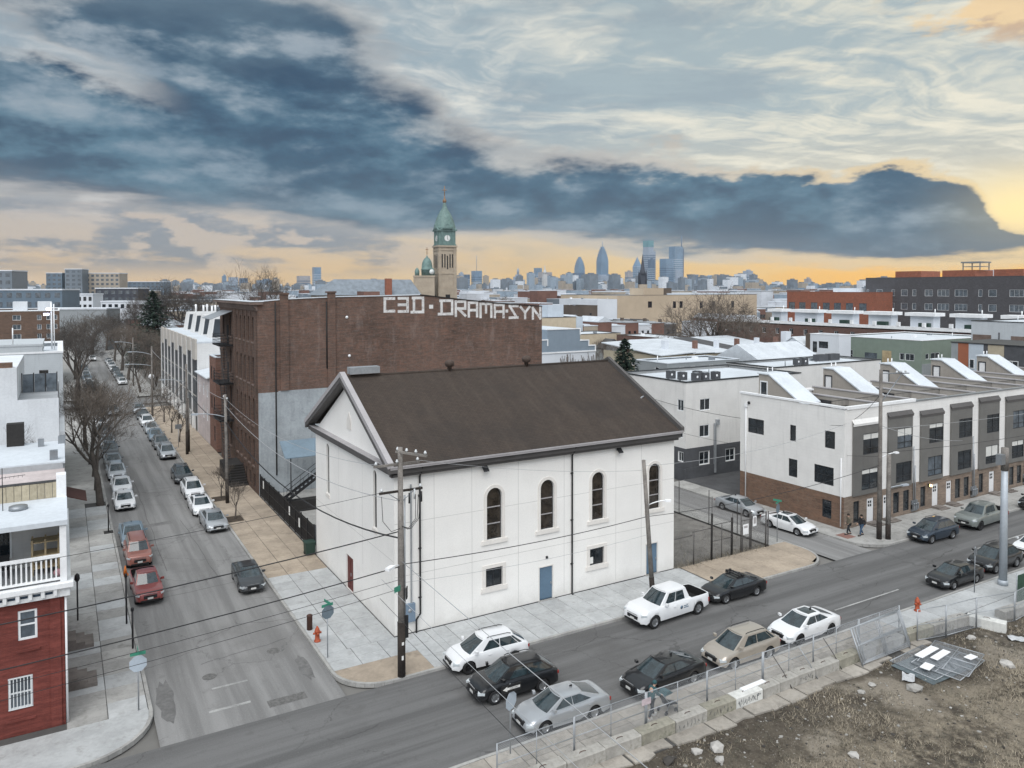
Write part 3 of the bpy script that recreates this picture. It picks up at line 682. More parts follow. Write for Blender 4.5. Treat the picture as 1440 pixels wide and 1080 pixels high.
# downpipes
for x, kick in ((1.62, 1), (12.8, 0)):
    mb = MB(); top = [(x, -.5, HE+.3), (x, -.42, HE+.0), (x, -.1, HE-.35)]
    low = [(x, -.1, 1.25), (x-.28, -.14, .95), (x-.28, -.14, .12)] if kick else [(x, -.1, .2), (x, -.22, .1)]
    mb.tube(top+low, .06, 8)
    for z in (2.2, 5.2, 8.4): mb.box(x-.1, x+.1, -.1, -.002, z, z+.06)
    mb.build('downpipe', MT['metal_black'], ch)
for x in (6.05, 16.75):
    mb = MB(); mb.box(x-.1, x+.1, -.16, -.002, 9.55, 9.72); q = mb.build('floodlight', MT['metal_black'], ch)
    mb = MB(); mb.extr([(x-.2,-.42,9.42),(x+.2,-.42,9.42),(x+.2,-.12,9.7),(x-.2,-.12,9.7)], (0,.05,.08)); mb.build('floodlight_head', MT['metal_black'], q)
mb = MB(); mb.wb(P0,*S_,10.72,10.86,2.95,3.1,0,.08); mb.build('door_light', MT['metal_black'], ch)
mat('meter_blue', (.17,.23,.30), .5, .15)
mb = MB(); mb.box(1.0,1.08,-.13,-.05,1.0,9.2); mb.build('conduit', MT['galv'], ch)
mb = MB(); mb.box(.55,1.25,-.2,-.003,.9,2.0); q = mb.build('meter_box', MT['meter_blue'], ch)
mb = MB(); mb.lathe([(.0,.0),(.12,.0),(.12,.06),(0,.08)], (.9,-.21,1.6), 12, axis='y'); mb.build('meter', MT['galv'], q)
# ================================================================= the brick factory with the painted letters
brick('factory_brick', (.132,.074,.054), (.082,.053,.043), (.16,.145,.13), stain=.65, scale=.14, pale=((.26,.21,.19), .5))
brick('factory_front', (.115,.070,.052), (.08,.053,.043), (.12,.105,.095), stain=.5, scale=.2)
mat('cement_render', (.34,.37,.39), .9, .18, .5, 5.0, .25, streak=.35, dirt=((.2,.215,.225), .5))
mat('factory_stone', (.17,.125,.105), .9, .3, .8)
mat('letter_paint', (.62,.61,.60), .9, .22, 1.6, 12.0, dirt=((.13,.085,.07), .95))
mat('soot', (.028,.026,.025), .95, .3)
FY, FL, FD = 36.5, 33.75, 21.0
fa = thing('factory', 'tall dark brick factory with white block letters painted along its side wall', 'factory', (0, FY, .14))
prof = [(0,19.6),(2.98,19.85),(8.17,20.05),(12.6,20.1),(17.6,20.2),(22.9,19.62),(27.6,19.15),(FL,18.72)]
mb = MB(); wall(mb, (0,FY,0), *S_, [(0,0),(FL,0)]+prof[::-1], [], .1)
rows = [(15.5,18.1),(11.15,13.95),(6.95,9.7),(2.75,5.5)]
cols = [(38.15,39.1),(40.2,41.15),(42.25,43.2),(44.3,45.3),(46.4,47.4)]
cols2 = [(50.4,51.5),(54.6,55.6)]
hol = [arch(a,b,z0,z1,6) for z0,z1 in rows for a,b in cols+cols2] + [rect(a,b,.5,1.9) for a,b in cols]
wall(mb, (0,0,0), *W_, [(FY,0),(FY+FD,0),(FY+FD,19.4),(FY,19.5)], hol, .22, 1, 1)
wall(mb, (FL,0,0), *E_, [(FY,0),(FY+FD,0),(FY+FD,18.6),(FY,18.7)], [], .1, 0)
wall(mb, (0,FY+FD,0), *N_, [(0,0),(FL,0),(FL,18.6),(0,19.4)], [], .1, 0)
mb.build('wall', [MT['factory_brick'], MT['factory_front']], fa)
mb = MB(); mb.box(.3, FL-.3, FY+.3, FY+FD-.3, 18.2, 18.4); mb.build('roof', MT['white_roof'], fa)
mb = MB(); mb.box(.5, 12, FY+.35, FY+FD-.4, 18.41, 19.2); mb.build('roof_kerb', MT['white_roof'], fa)
mb = MB(); c = prof
for i_, ((a0,z0),(a1,z1)) in enumerate(zip(c, c[1:])):
    mb.extr([(a0,FY-.08,z0+.003),(a1,FY-.08,z1+.003),(a1,FY+.32,z1+.003),(a0,FY+.32,z0+.003)], (0,0,.1), 1 if i_ < 4 else 0)
mb.build('coping', [MT['soot'], MT['white_roof']], fa)
mb = MB(); mb.wb((0,FY,0),*S_,.02,2.0,0,10.45,0,.035); mb.wb((0,FY,0),*S_,2.0,FL-.3,0,10.55,0,.03); mb.build('cement_band', MT['cement_render'], fa)
# flat piers, drain stains, wall anchors
for a0, a1, zt in ((2.2,3.05,20.35),(7.1,7.95,20.5)):
    mb = MB(); mb.wb((0,FY,0),*S_,a0,a1,10.57,zt,0,.16); mb.box(a0-.08,a1+.08,FY-.25,FY+.4,zt,zt+.16); mb.build('chimney_breast', MT['factory_brick'], fa)
for a, z0 in ((1.75,0.0),(7.02,10.6)):
    mb = MB(); mb.tube([(a,FY-.08,19.6),(a,FY-.08,z0+2)], .07, 6); mb.build('downpipe', MT['soot'], fa)
for a, z in ((9.2,17.9),(9.45,13.8)):
    mb = MB(); mb.lathe([(.0,.0),(.16,.0),(.13,.06),(0,.07)], (a,FY-.07,z), 10, axis='y'); mb.build('wall_lamp', MT['white_paint'], fa)
for a0,a1 in cols+cols2:
    for z0,z1 in rows:
        window(fa, (0,0,0), W_, a0, a1, z0, z1-.12, .2, .06, MT['frame_dark'], MT['glass'], 1, 2)
        mb = MB(); mb.wb((0,0,0),*W_,a0-.12,a1+.12,z0-.16,z0-.003,-.02,.1); mb.build('window_sill', MT['factory_stone'], fa)
for a0,a1 in cols: window(fa, (0,0,0), W_, a0, a1, .5, 1.9, .2, .06, MT['frame_dark'], MT['glass'], 1, 1)
mb = MB()
for a0, a1 in zip([FY]+[c[1] for c in cols], [c[0] for c in cols]+[48.3]): mb.wb((0,0,0),*W_,a0+.3,a1-.3,2.2,18.6,.0,.09)
mb.build('pilaster', MT['factory_front'], fa)
mb = MB()
for z0, z1 in ((19.0,19.35),): mb.wb((0,0,0),*W_,FY-.1,FY+FD,z0,z1,0,.35)
mb.wb((0,0,0),*W_,FY-.35,FY+FD,19.35,19.62,-.5,.75); mb.wb((0,0,0),*W_,FY-.1,FY+FD,18.75,19.0,0,.15)
mb.build('cornice', MT['factory_stone'], fa)
mb = MB(); mb.wb((0,0,0),*W_,FY-.4,FY+FD,19.623,19.67,-.55,.8); mb.build('cornice_cap', MT['white_roof'], fa)
# fire escape: three balconies with railings, stairs, and a sheet roof on top
for k, z in enumerate((14.5, 10.1, 5.9)):
    y0, y1 = 49.2, 53.6
    mb = MB()
    for i in range(9): mb.box(-1.5+i*.165, -1.5+i*.165+.1, y0, y1, z, z+.05)
    mb.box(-1.55,-1.47,y0,y1,z-.12,z+.06); mb.box(-1.55,-.0,y0,y0+.06,z-.12,z+.06); mb.box(-1.55,-.0,y1-.06,y1,z-.12,z+.06)
    ba = mb.build('fire_balcony', MT['metal_black'], fa)
    mb = MB()
    for zz in (.45,.8,1.15): mb.tube([(-.02,y0,z+zz),(-1.5,y0,z+zz),(-1.5,y1,z+zz),(-.02,y1,z+zz)], .025, 5)
    for i in range(9): mb.tube([(-1.5,y0+(y1-y0)*i/8,z),(-1.5,y0+(y1-y0)*i/8,z+1.15)], .02, 4)
    for i in range(4): mb.tube([(-.1-1.4*i/3,y0,z),(-.1-1.4*i/3,y0,z+1.15)], .02, 4)
    mb.build('railing', MT['metal_black'], ba)
    mb = MB()
    for s in (-1.45,-.85): mb.extr([(s,y0+.2,z),(s,y0+.2,z-.22),(s,y0-2.3+1.0*0,z-4.2),(s,y0-2.3,z-3.98)], (.05,0,0))
    for i in range(13): mb.box(-1.42,-.82,y0+.05-2.35*i/13,y0+.3-2.35*i/13,z-.15-3.9*i/13,z-.11-3.9*i/13)
    mb.build('fire_stair', MT['metal_black'], ba)
    mb = MB(); mb.wb((0,0,0),*W_,51.8,52.9,z+.05,z+2.2,-.02,.04); mb.build('fire_door', MT['soot'], fa)
mb = MB(); mb.extr([(-.05,49.4,18.35),(-2.4,49.4,17.45),(-2.4,55.6,17.45),(-.05,55.6,18.35)], (0,0,.06)); mb.build('sheet_canopy', MT['galv'], fa)
# entrance stair of the front
mb = MB()
for i in range(9): mb.box(-1.9,-.08,41.2+.33*i,47.5,.1+.2*i,.1+.2*i+.19)
mb.build('entrance_stair', MT['soot'], fa)
mb = MB()
for zz in (.5,1.0): mb.tube([(-1.85,41.2,.3+zz),(-1.85,44.2,2.0+zz),(-1.85,47.5,2.0+zz)], .025, 5)
for i in range(8): mb.tube([(-1.85,41.2+.43*i,.3+.24*i),(-1.85,41.2+.43*i,1.3+.24*i)], .02, 4)
mb.build('stair_railing', MT['metal_black'], fa)
# painted block letters, one flat stroke set each
GL = {'C':[(1,1,0,1),(0,1,0,0),(0,0,1,0)], '3':[(0,1,1,1),(1,1,1,0),(0,.5,1,.5),(0,0,1,0)], 'D':[(.1,1,1,1),(1,1,1,0),(-.02,0,1,0),(.18,0,.18,1)],
 'R':[(0,0,0,1),(0,1,1,1),(1,1,1,.5),(1,.5,0,.5),(.25,.5,1,0)], 'A':[(0,0,0,1),(0,1,1,1),(1,1,1,0),(0,.45,1,.45)],
 'M':[(0,0,0,1),(0,1,1,1),(1,1,1,0),(.5,1,.5,.35)], 'S':[(0,1,1,1),(.05,.95,.8,.12),(0,0,1,0)], 'Y':[(0,1,.5,.5),(1,1,.5,.5),(.5,.5,.5,0)], 'N':[(0,0,0,1),(0,1,1,0),(1,0,1,1)], '.':[(.2,.5,.8,.5)]}
LET = [('C',13.33,14.69,18.32,20.0),('3',14.97,16.29,18.27,20.02),('D',16.51,18.14,18.17,20.04),('.',18.73,19.23,18.67,19.11),('D',19.83,21.75,17.89,19.7),('R',21.91,23.42,17.67,19.58),('A',23.58,24.96,17.57,19.43),('M',25.12,26.85,17.47,19.29),('A',27.02,28.5,17.4,19.13),('.',28.62,28.98,18.06,18.42),('S',29.05,30.43,17.29,18.98),('Y',30.59,32.1,17.21,18.83),('N',32.3,33.66,17.14,18.7)]
for c, a0, a1, z0, z1 in LET:
    mb = MB(); t = .30 if c != '.' else .4
    w_, h_ = a1-a0-t, z1-z0-t
    if c == '.': mb.wb((0,FY,0),*S_,a0,a1,z0,z1,0,.006)
    else:
        for k, (xa,ya,xb,yb) in enumerate(GL[c]):
            A = Vector((a0+t/2+w_*xa, z0+t/2+h_*ya)); B = Vector((a0+t/2+w_*xb, z0+t/2+h_*yb)); d = (B-A).normalized(); q = Vector((-d.y, d.x))*t/2
            A -= d*t/2; B += d*t/2
            mb.extr([(p.x, FY-.002*k-.002, p.y) for p in (A-q, B-q, B+q, A+q)], (0,-.004,0))
    mb.build('painted_letter', MT['letter_paint'], fa)
# ----------------------------------------------------------------- yard between factory and church
sheet('yard', 'concrete_grey', [[(.05,16.4),(34,16.4),(34,36.4),(.05,36.4)]], .16)
sheet('yard_asphalt', 'dark_roof', [[(.6,17),(5.5,17),(5.5,24),(.6,24)]], .17)
fe = thing('yard_fence', 'black steel picket fence between the factory and the church', 'fence', (.1,27,.14))
mb = MB()
for i in range(11): mb.box(.02,.12,17.2+1.9*i-.05,17.2+1.9*i+.05,.1,2.35)
for i in range(11):
    q = MB(); q.box(.02,.12,17.2+1.9*i-.05,17.2+1.9*i+.05,.1,2.35); q.build('post', MT['metal_black'], fe)
for z in (.35, 1.2, 2.1):
    q = MB(); q.box(.045,.095,17.2,36.3,z,z+.06); q.build('rail', MT['metal_black'], fe)
q = MB()
for i in range(190): q.box(.06,.085,17.25+.1*i,17.25+.1*i+.035,.2,2.25)
tag(q.build('picket', MT['metal_black'], fe), kind='stuff')
q = MB(); q.box(.10,.11,17.3,36.2,.2,2.1); q.build('screen', mat('screen', (.02,.022,.022), .9, .2), fe)
for y, z in ((24.6,1.2),(21.4,1.0),(34.6,1.25)):
    q = MB(); q.box(-.0,.02,y-.18,y+.18,z,z+.75); tag(q.build('fence_sign', MT['paper'], fe))
st = thing('yard_stair', 'black steel outdoor stair climbing along the grey cement wall', 'outdoor stair', (3,30,.16))
q = MB()
for s in (28.6, 29.7): q.extr([(.8,s,1.2),(.8,s,1.5),(6.2,s,5.0),(6.2,s,4.7)], (0,.06,0))
q.build('stringer', MT['metal_black'], st)
for i in range(14):
    q = MB(); q.box(.9+.38*i,1.2+.38*i,28.67,29.69,1.4+.25*i,1.44+.25*i); q.build('tread', MT['metal_black'], st)
for s in (28.6,29.72):
    q = MB(); q.tube([(.8,s,2.3),(6.2,s,5.9)], .03, 5)
    for i in range(8): q.tube([(.8+.77*i,s,1.4+.51*i),(.8+.77*i,s,2.3+.51*i)], .02, 4)
    q.build('handrail', MT['metal_black'], st)
q = MB(); q.box(.3,.9,28.6,29.75,.16,1.45); q.box(.9,6.2,28.7,29.6,.16,1.2); q.build('stair_base', MT['soot'], st)
aw_ = thing('awning', 'pale blue sheet metal awning on a thin post in the yard', 'awning', (3,33,.16))
mat('awning_blue', (.15,.205,.25), .6, .15)
q = MB(); q.extr([(1.6,34.6,5.7),(6.5,34.6,5.7),(6.5,32.4,4.4),(1.6,32.4,4.4)], (0,0,.08)); q.build('roof_sheet', MT['awning_blue'], aw_)
for x in (2.2, 6.0):
    q = MB(); q.tube([(x,32.6,.16),(x,32.6,4.45)], .05, 6); q.build('post', MT['metal_black'], aw_)
mat('bin_green', (.02,.045,.035), .6, .2)
bn = thing('wheeled_bin', 'dark green wheeled bin against the white church corner', 'bin', (-.45,16.75,.14))
q = MB(); q.extr([(-.75,16.5,.25),(-.1,16.5,.25),(-.05,16.45,1.1),(-.8,16.45,1.1)], (0,.7,0)); q.build('body', MT['bin_green'], bn)
q = MB(); q.extr([(-.84,16.4,1.1),(0,16.4,1.1),(0,16.4,1.18),(-.84,16.4,1.22)], (0,.82,0)); q.build('lid', MT['bin_green'], bn)
for x in (-.72,-.12):
    q = MB(); q.lathe([(0,-.05),(.13,-.05),(.13,.05),(0,.05)], (x,17.1,.27), 12, axis='x'); q.build('wheel', MT['rubber'], bn)
# ================================================================= generic building with cut openings
def coping(par, x0, x1, y0, y1, z, m, w=.3, h=.12, o=.06, name='coping'):
    mb = MB()
    mb.box(x0-o,x1+o,y0-o,y0+w,z,z+h); mb.box(x0-o,x1+o,y1-w,y1+o,z,z+h)
    mb.box(x0-o,x0+w,y0+w,y1-w,z,z+h); mb.box(x1-w,x1+o,y0+w,y1-w,z,z+h)
    return mb.build(name, m, par)
def building(name, label, cat, x0, x1, y0, y1, h, m, roof='white_roof', par=.35, cop='white_paint', wins=(), doors=(), group=None, base=None, mf='frame_dark', mg='glass', depth=.1, nx=2, nz=1, z0=0, roofz=None, copw=.3, coph=.12):
    """wins / doors: (face, a0, a1, z0, z1[, nx, nz]); face S looks to -Y, W to -X, E to +X.  base: (height, material, proud)"""
    r = thing(name, label, cat, ((x0+x1)/2, (y0+y1)/2, z0), group)
    un = {'S': (S_, (0,y0,0), (x0,x1)), 'W': (W_, (x0,0,0), (y0,y1)), 'E': (E_, (x1,0,0), (y0,y1)), 'N': (N_, (0,y1,0), (x0,x1))}
    mb = MB()
    for f, (u, p, (a0, a1)) in un.items():
        hs = [rect(w[1],w[2],w[3],w[4]) for w in list(wins)+list(doors) if w[0] == f]
        wall(mb, p, *u, rect(a0,a1,z0,h), hs, depth+.04, 0)
    mb.build('wall', MT[m], r)
    rz = h-par if roofz is None else roofz
    mb = MB(); mb.box(x0+.05,x1-.05,y0+.05,y1-.05,rz-.2,rz); mb.build('roof', MT[roof], r)
    if x1-x0 > 8 and h > 7:
        rr = random.Random(int(x0*7+y0*3))
        for k in range(4):
            q = MB(); vx, vy = rr.uniform(x0+1.5,x1-1.5), rr.uniform(y0+1.5,y1-1.5)
            if k % 2: q.tube([(vx,vy,rz),(vx,vy,rz+rr.uniform(.4,1))], .08, 6)
            else: q.box(vx-.4,vx+.4,vy-.4,vy+.4,rz,rz+rr.uniform(.25,.7))
            q.build('roof_vent', MT['metal_grey' if k < 2 else 'white_paint'], r)
    if cop: coping(r, x0, x1, y0, y1, h, MT[cop], copw, coph)
    for w in wins:
        u, p, _ = un[w[0]]; k = w[5] if len(w) > 5 else nx; q = w[6] if len(w) > 6 else nz
        window(r, p, u, w[1], w[2], w[3], w[4], depth, min(.08, (w[2]-w[1])*.09), MT[mf], MT[mg], k, q)
    for d in doors:
        u, p, _ = un[d[0]]; mb = MB(); mb.wb(p,*u,d[1]+.02,d[2]-.02,d[3]+.02,d[4]-.02,-depth,-depth+.05)
        o = mb.build('door', MT[d[5] if len(d) > 5 else 'white_paint'], r)
        mb = MB(); mb.wb(p,*u,d[2]-.17,d[2]-.11,d[3]+.95,d[3]+1.08,-depth+.05,-depth+.1); mb.build('handle', MT['metal_black'], o)
    return r
# ================================================================= terrace of new houses on the right
siding('terrace_white', (.72,.71,.69), .3, .6, .06, line=.12, depth=.25)
siding('terrace_grey', (.145,.142,.134), .28, .6, .1, line=.1, depth=.2)
siding('bulkhead_siding', (.33,.30,.265), .16, .7, .1)
brick('terrace_brick', (.17,.10,.068), (.125,.078,.056), (.2,.17,.14), stain=.25, scale=.5)
brick('terrace_front_brick', (.21,.16,.125), (.155,.118,.092), (.22,.19,.16), stain=.2, scale=.5)
mat('step_stone', (.17,.15,.135), .9, .3, 1.2)
mat('deck_wood', (.2,.185,.165), .85, .3, 1.2)
TX0, TY0, TYB, TH = 41.0, -.4, 11.35, 10.45
UN = 10                                      # units, 4.9 m each
TX1 = TX0+1.0+UN*4.9
te = thing('terrace_house', 'long white terrace with grey bay fronts, dark windows and roof stairs', 'terrace', ((TX0+TX1)/2, 5, .14))
sw = [(8.4,10.36,6.85,8.27,2,2),(4.67,5.33,6.87,8.34,1,1),(.54,1.57,6.9,8.41,1,2),(4.48,5.45,3.57,5.21,1,2),(.64,2.65,3.64,5.24,2,2)]
lowwin = (.83,1.79,.71,2.3,1,2)
mb = MB()
wall(mb, (TX0,0,0), *W_, [(TY0,2.9),(TYB,2.86),(TYB,TH+.1),(TY0,TH)], [rect(*w[:4]) for w in sw], .14, 0)
wall(mb, (TX0,0,0), *W_, [(TY0,0),(TYB,0),(TYB,2.86),(TY0,2.9)], [rect(*lowwin[:4])], .14, 1, 1)
bays = []; fh = []; gnd = []
for k in range(UN):
    b0 = TX0+1.05+4.9*k; bays.append((b0, b0+3.55))
gw = []
for k in range(UN):
    b0 = TX0+1.05+4.9*k
    # ground floor openings: narrow windows and a door
    if k % 2 == 0: gw += [('w', b0+.25, b0+1.05), ('d', b0+2.1, b0+3.1)]
    else: gw += [('d', b0-.5, b0+.4), ('w', b0+1.0, b0+1.9), ('w', b0+2.5, b0+3.4)]
fo = [rect(a,b,.45 if t == 'w' else .22,2.35) for t,a,b in gw]
wall(mb, (0,TY0,0), *S_, [(TX0,2.9),(TX1,2.9),(TX1,TH),(TX0,TH)], [], .14, 0)
wall(mb, (0,TY0,0), *S_, [(TX0,0),(TX1,0),(TX1,2.9),(TX0,2.9)], fo, .16, 2, 2)
wall(mb, (0,TYB,0), *N_, rect(TX0,TX1,0,TH), [], .1, 0); wall(mb, (TX1,0,0), *E_, rect(TY0,TYB,0,TH), [], .1, 0)
mb.build('wall', [MT['terrace_white'], MT['terrace_brick'], MT['terrace_front_brick']], te)
for w in sw+[lowwin]: window(te, (TX0,0,0), W_, *w[:4], .1, .07, MT['frame_dark'], MT['glass'], w[4], w[5])
mat('door_white', (.7,.7,.7), .5, .06); mat('door_black', (.03,.03,.032), .5, .1)
for i, (t, a, b) in enumerate(gw):
    if t == 'w': window(te, (0,TY0,0), S_, a, b, .45, 2.35, .12, .06, MT['frame_dark'], MT['glass'], 1, 2)
    else:
        m_ = ['door_white','door_white','door_black','door_white','door_black'][(i//2) % 5]
        q = MB(); q.wb((0,TY0,0),*S_,a+.03,b-.03,.24,2.33,-.12,-.06); d = q.build('door', MT[m_], te)
        q = MB()
        for u in (0,1):
            for v in (0,1): q.wb((0,TY0,0),*S_,a+.22+.28*u,a+.42+.28*u,1.6+.3*v,1.82+.3*v,-.06,-.05)
        q.build('door_light', MT['glass'], d)
        q = MB(); q.box(a-.2,b+.2,TY0-1.1,TY0-.01,.14,.22); q.box(a-.1,b+.1,TY0-.75,TY0-.012,.22,.3); q.build('door_step', MT['step_stone'], te)
# the grey bays on the upper floors
for k, (a, b) in enumerate(bays):
    pr = .18; top = 9.1 if k % 2 == 0 else 9.35
    if k == 4: top = 9.6
    mb = MB(); P = (0,TY0-pr,0)
    ws = [(a+1.25,b-.05,6.35,8.2),(a+1.1,b-.15,3.25,5.08)]
    wall(mb, P, *S_, [(a,2.85),(b,2.85),(b,top),(a,top)], [rect(*w) for w in ws], .1, 0)
    wall(mb, (a,0,0), *W_, rect(TY0-pr,TY0-.005,2.85,top), [], .1, 0); wall(mb, (b,0,0), *E_, rect(TY0-pr,TY0-.005,2.85,top), [], .1, 0)
    mb.poly([(a,TY0-pr,2.85),(b,TY0-pr,2.85),(b,TY0-.005,2.85),(a,TY0-.005,2.85)])
    bo = mb.build('bay', MT['terrace_grey'], te)
    mb = MB(); mb.extr([(a-.08,TY0-pr-.08,top),(b+.08,TY0-pr-.08,top),(b+.08,TY0-.004,top+.35),(a-.08,TY0-.004,top+.35)], (0,0,.06)); mb.box(a-.06,b+.06,TY0-pr-.06,TY0-pr+.04,top-.14,top-.003); mb.build('bay_roof', MT['terrace_white'] if k == 0 else MT['trim_grey'], bo)
    for w in ws:
        window(te, P, S_, *w, .08, .06, MT['frame_dark'], MT['glass_pale'] if (k*3+int(w[2])) % 4 == 1 else MT['glass'], 2, 1, blind=(0,.35,0,.2,.55,0,.25)[(k*2+int(w[2])) % 7])
        q = MB(); q.wb(P,*S_,w[0]+.07,w[1]-.07,w[2]+.52,w[2]+.57,-.08,-.025); q.build('window_transom', MT['frame_dark'], bo)
    if k % 2 == 1:
        mb = MB()
        for dx in (.35,.6): mb.tube([(b+dx,TY0-.1,.9),(b+dx,TY0-.1,6.3 if dx < .5 else 4.5)], .05, 6)
        mb.build('conduit', MT['galv'], te)
        mb = MB()
        for dx in (.2,.5,.8): mb.box(b+dx-.1,b+dx+.12,TY0-.3,TY0-.01,.5,.9); mb.lathe([(0,0),(.1,0),(.1,.08),(0,.09)], (b+dx,TY0-.32,1.0), 10, axis='y')
        mb.box(b+.1,b+.95,TY0-.14,TY0-.012,.3,1.3); mb.build('utility_meter', MT['metal_grey'], te)
mb = MB(); mb.box(TX0+12.1,TX0+12.25,TY0-.28,TY0-.1,2.3,2.55); o = mb.build('wall_lantern', MT['metal_black'], te)
lm = bpy.data.materials.new('lantern_glow'); lm.use_nodes = True; lb = lm.node_tree.nodes['Principled BSDF']; lb.inputs['Emission Color'].default_value = (1,.55,.15,1); lb.inputs['Emission Strength'].default_value = 6
mb = MB(); mb.lathe([(0,-.12),(.1,-.08),(.1,.08),(0,.12)], (TX0+12.17,TY0-.34,2.42), 10); mb.build('lantern_bulb', lm, o)
# parapet cap, flat roof, roof decks, party walls
mb = MB(); mb.box(TX0-.08,TX0+.25,TY0-.08,TYB+.08,TH+.1,TH+.28); mb.box(TX0+.25,TX0+10.1,TY0-.08,TY0+.25,TH,TH+.26); mb.box(TX0+.25,TX1,TYB-.25,TYB+.08,TH-.3,TH-.12)
mb.build('parapet_cap', MT['white_paint'], te)
mb = MB(); mb.box(TX0+10.1,TX1,TY0-.1,TY0+.3,TH,TH+.1); mb.build('parapet_flashing', MT['metal_grey'], te)
mb = MB(); mb.box(TX0+.1,TX1-.1,TY0+.1,TYB-.1,9.2,9.5); mb.build('roof', MT['grey_roof'], te)
for k in range(UN+1):
    x = TX0+.9+4.9*k
    if k == 0: continue
    mb = MB(); mb.box(x-.12,x+.12,TY0+.3,TYB-.1,9.5,10.5); mb.build('party_wall', MT['bulkhead_siding'], te)
    mb = MB(); mb.box(x-.2,x+.2,TY0+.31,TYB-.1,10.5,10.6); mb.build('party_cap', MT['trim_light'], te)
for k in range(UN):
    x0 = TX0+.3+4.9*k+.75; x1 = x0+4.6
    mb = MB()
    for z in (9.95,10.5): mb.tube([(x0,3.4,z),(x1,3.4,z)], .03, 4)
    for i in range(24): mb.tube([(x0+(x1-x0)*i/23,3.4,9.5),(x0+(x1-x0)*i/23,3.4,10.5)], .014, 3)
    mb.build('deck_railing', MT['metal_black'], te)
for k in range(5):
    x = 43.4+9.8*k; x2 = x+2.5; yb, yf, ya, zt, zd = TYB-.15, 9.9, 6.6, 12.35, 9.9
    mb = MB(); pr = [(yb,9.5),(yb,zt),(yf,zt),(ya-.6,zd),(ya-.6,9.5)]
    wall(mb, (x,0,0), *W_, pr, [rect(10.15,10.95,9.55,11.6)], .08, 0); wall(mb, (x2,0,0), *E_, pr, [], .05, 0)
    mb.poly([(x,yb,9.5),(x2,yb,9.5),(x2,yb,zt),(x,yb,zt)]); mb.poly([(x,ya-.6,9.5),(x2,ya-.6,9.5),(x2,ya-.6,zd),(x,ya-.6,zd)])
    bh = mb.build('roof_stair_house', MT['bulkhead_siding'], te)
    mb = MB(); mb.extr([(x-.12,yb+.1,zt),(x2+.1,yb+.1,zt),(x2+.1,yf,zt),(x-.12,yf,zt)], (0,0,.12)); mb.extr([(x-.12,yf,zt),(x2+.1,yf,zt),(x2+.1,ya-.7,zd),(x-.12,ya-.7,zd)], (0,0,.14)); mb.build('stair_house_roof', MT['white_roof'], bh)
    mb = MB(); mb.wb((x,0,0),*W_,10.2,10.9,9.6,11.55,-.07,-.03); d = mb.build('stair_house_door', MT['door_white'] if k else MT['glass'], bh)
    mb = MB()
    for q in ((10.08,10.18,9.55,11.7),(10.92,11.02,9.55,11.7),(10.18,10.92,11.58,11.7)): mb.wb((x,0,0),*W_,*q,-.02,.03)
    mb.build('stair_house_frame', MT['frame_dark'] if k else MT['frame_white'], bh)
    mb = MB(); mb.tube([(x+.8,10.8,zt+.1),(x+.8,10.8,zt+.6)], .06, 7); mb.tube([(x+1.5,10.8,zt+.1),(x+1.5,10.8,zt+.6)], .06, 7); mb.build('vent_pipe', MT['white_paint'], bh)
    if k < 2:
        mb = MB(); mb.box(x2+.5,x2+2.2,5.2,7.2,9.5,10.15); mb.build('deck_furniture', MT['door_black'], te)
mb = MB(); mb.tube([(TX0-.09,10.55,.2),(TX0-.09,10.55,9.3)], .06, 8); mb.box(TX0-.18,TX0-.01,10.4,10.7,9.3,9.65); mb.build('downpipe', MT['white_paint'], te)
mb = MB(); mb.tube([(TX0-.08,TY0+.25,.3),(TX0-.08,TY0+.25,6.3)], .045, 8); mb.build('conduit', MT['white_paint'], te)
mb = MB(); mb.lathe([(0,0),(.14,0),(.14,.1),(0,.12)], (TX0-.14,10.2,9.75), 10, axis='x'); mb.build('wall_lamp', MT['metal_black'], te)
# ================================================================= white three-storey flats behind the church
siding('flat_white', (.66,.65,.63), .3, .6, .06, line=.1, depth=.2)
siding('block_dark', (.075,.078,.085), .2, .8, .2, line=.3)
f1 = building('apartment_building', 'white three-storey flats with a dark block base behind the church', 'apartment building', 41.5, 60, 19.6, 31.3, 10.65, 'flat_white', par=.3, cop='frame_dark',
  wins=[('S',43.55,45.1,7.45,8.75),('S',43.5,45.0,4.5,5.85),('S',43.5,45.0,1.45,2.9),('S',47.5,48.95,1.4,2.8),('W',19.95,20.95,7.5,8.75),('W',20.05,21.0,4.55,5.75),('W',19.95,20.75,1.95,3.0),('W',20.0,21.0,.3,1.0)], mf='frame_white')
q = MB(); q.box(41.35,41.495,19.45,31.2,-.1,1.2); q.box(41.5,60,19.45,19.595,-.1,1.35); q.build('block_base', MT['block_dark'], f1)
def patch(mb, p, un, a0, a1, z0, z1, cut, d0=.0, d1=.05):
    "thin cladding round a row of windows"
    xs = sorted(cut); a = a0
    for c0, c1, y0, y1 in xs:
        mb.wb(p,*un,a,c0,z0,z1,d0,d1); mb.wb(p,*un,c0,c1,z0,y0,d0,d1); mb.wb(p,*un,c0,c1,y1,z1,d0,d1); a = c1
    mb.wb(p,*un,a,a1,z0,z1,d0,d1)
q = MB(); patch(q,(0,19.6,0),S_,41.45,60,1.36,3.45,[(43.45,45.05,1.4,2.95),(47.45,49.0,1.37,2.85)]); patch(q,(41.5,0,0),W_,19.6,31.2,1.21,3.45,[(19.9,20.8,1.9,3.05)]); q.build('block_cladding', MT['block_dark'], f1)
q = MB(); q.box(45.6,45.85,19.35,19.54,.4,5.9); q.box(45.9,46.3,19.3,19.58,5.7,6.3); q.build('conduit', MT['galv'], f1)
q = MB(); q.box(41.3,41.48,29,30.2,6.0,8.0); q.build('wall_patch', MT['metal_grey'], f1)
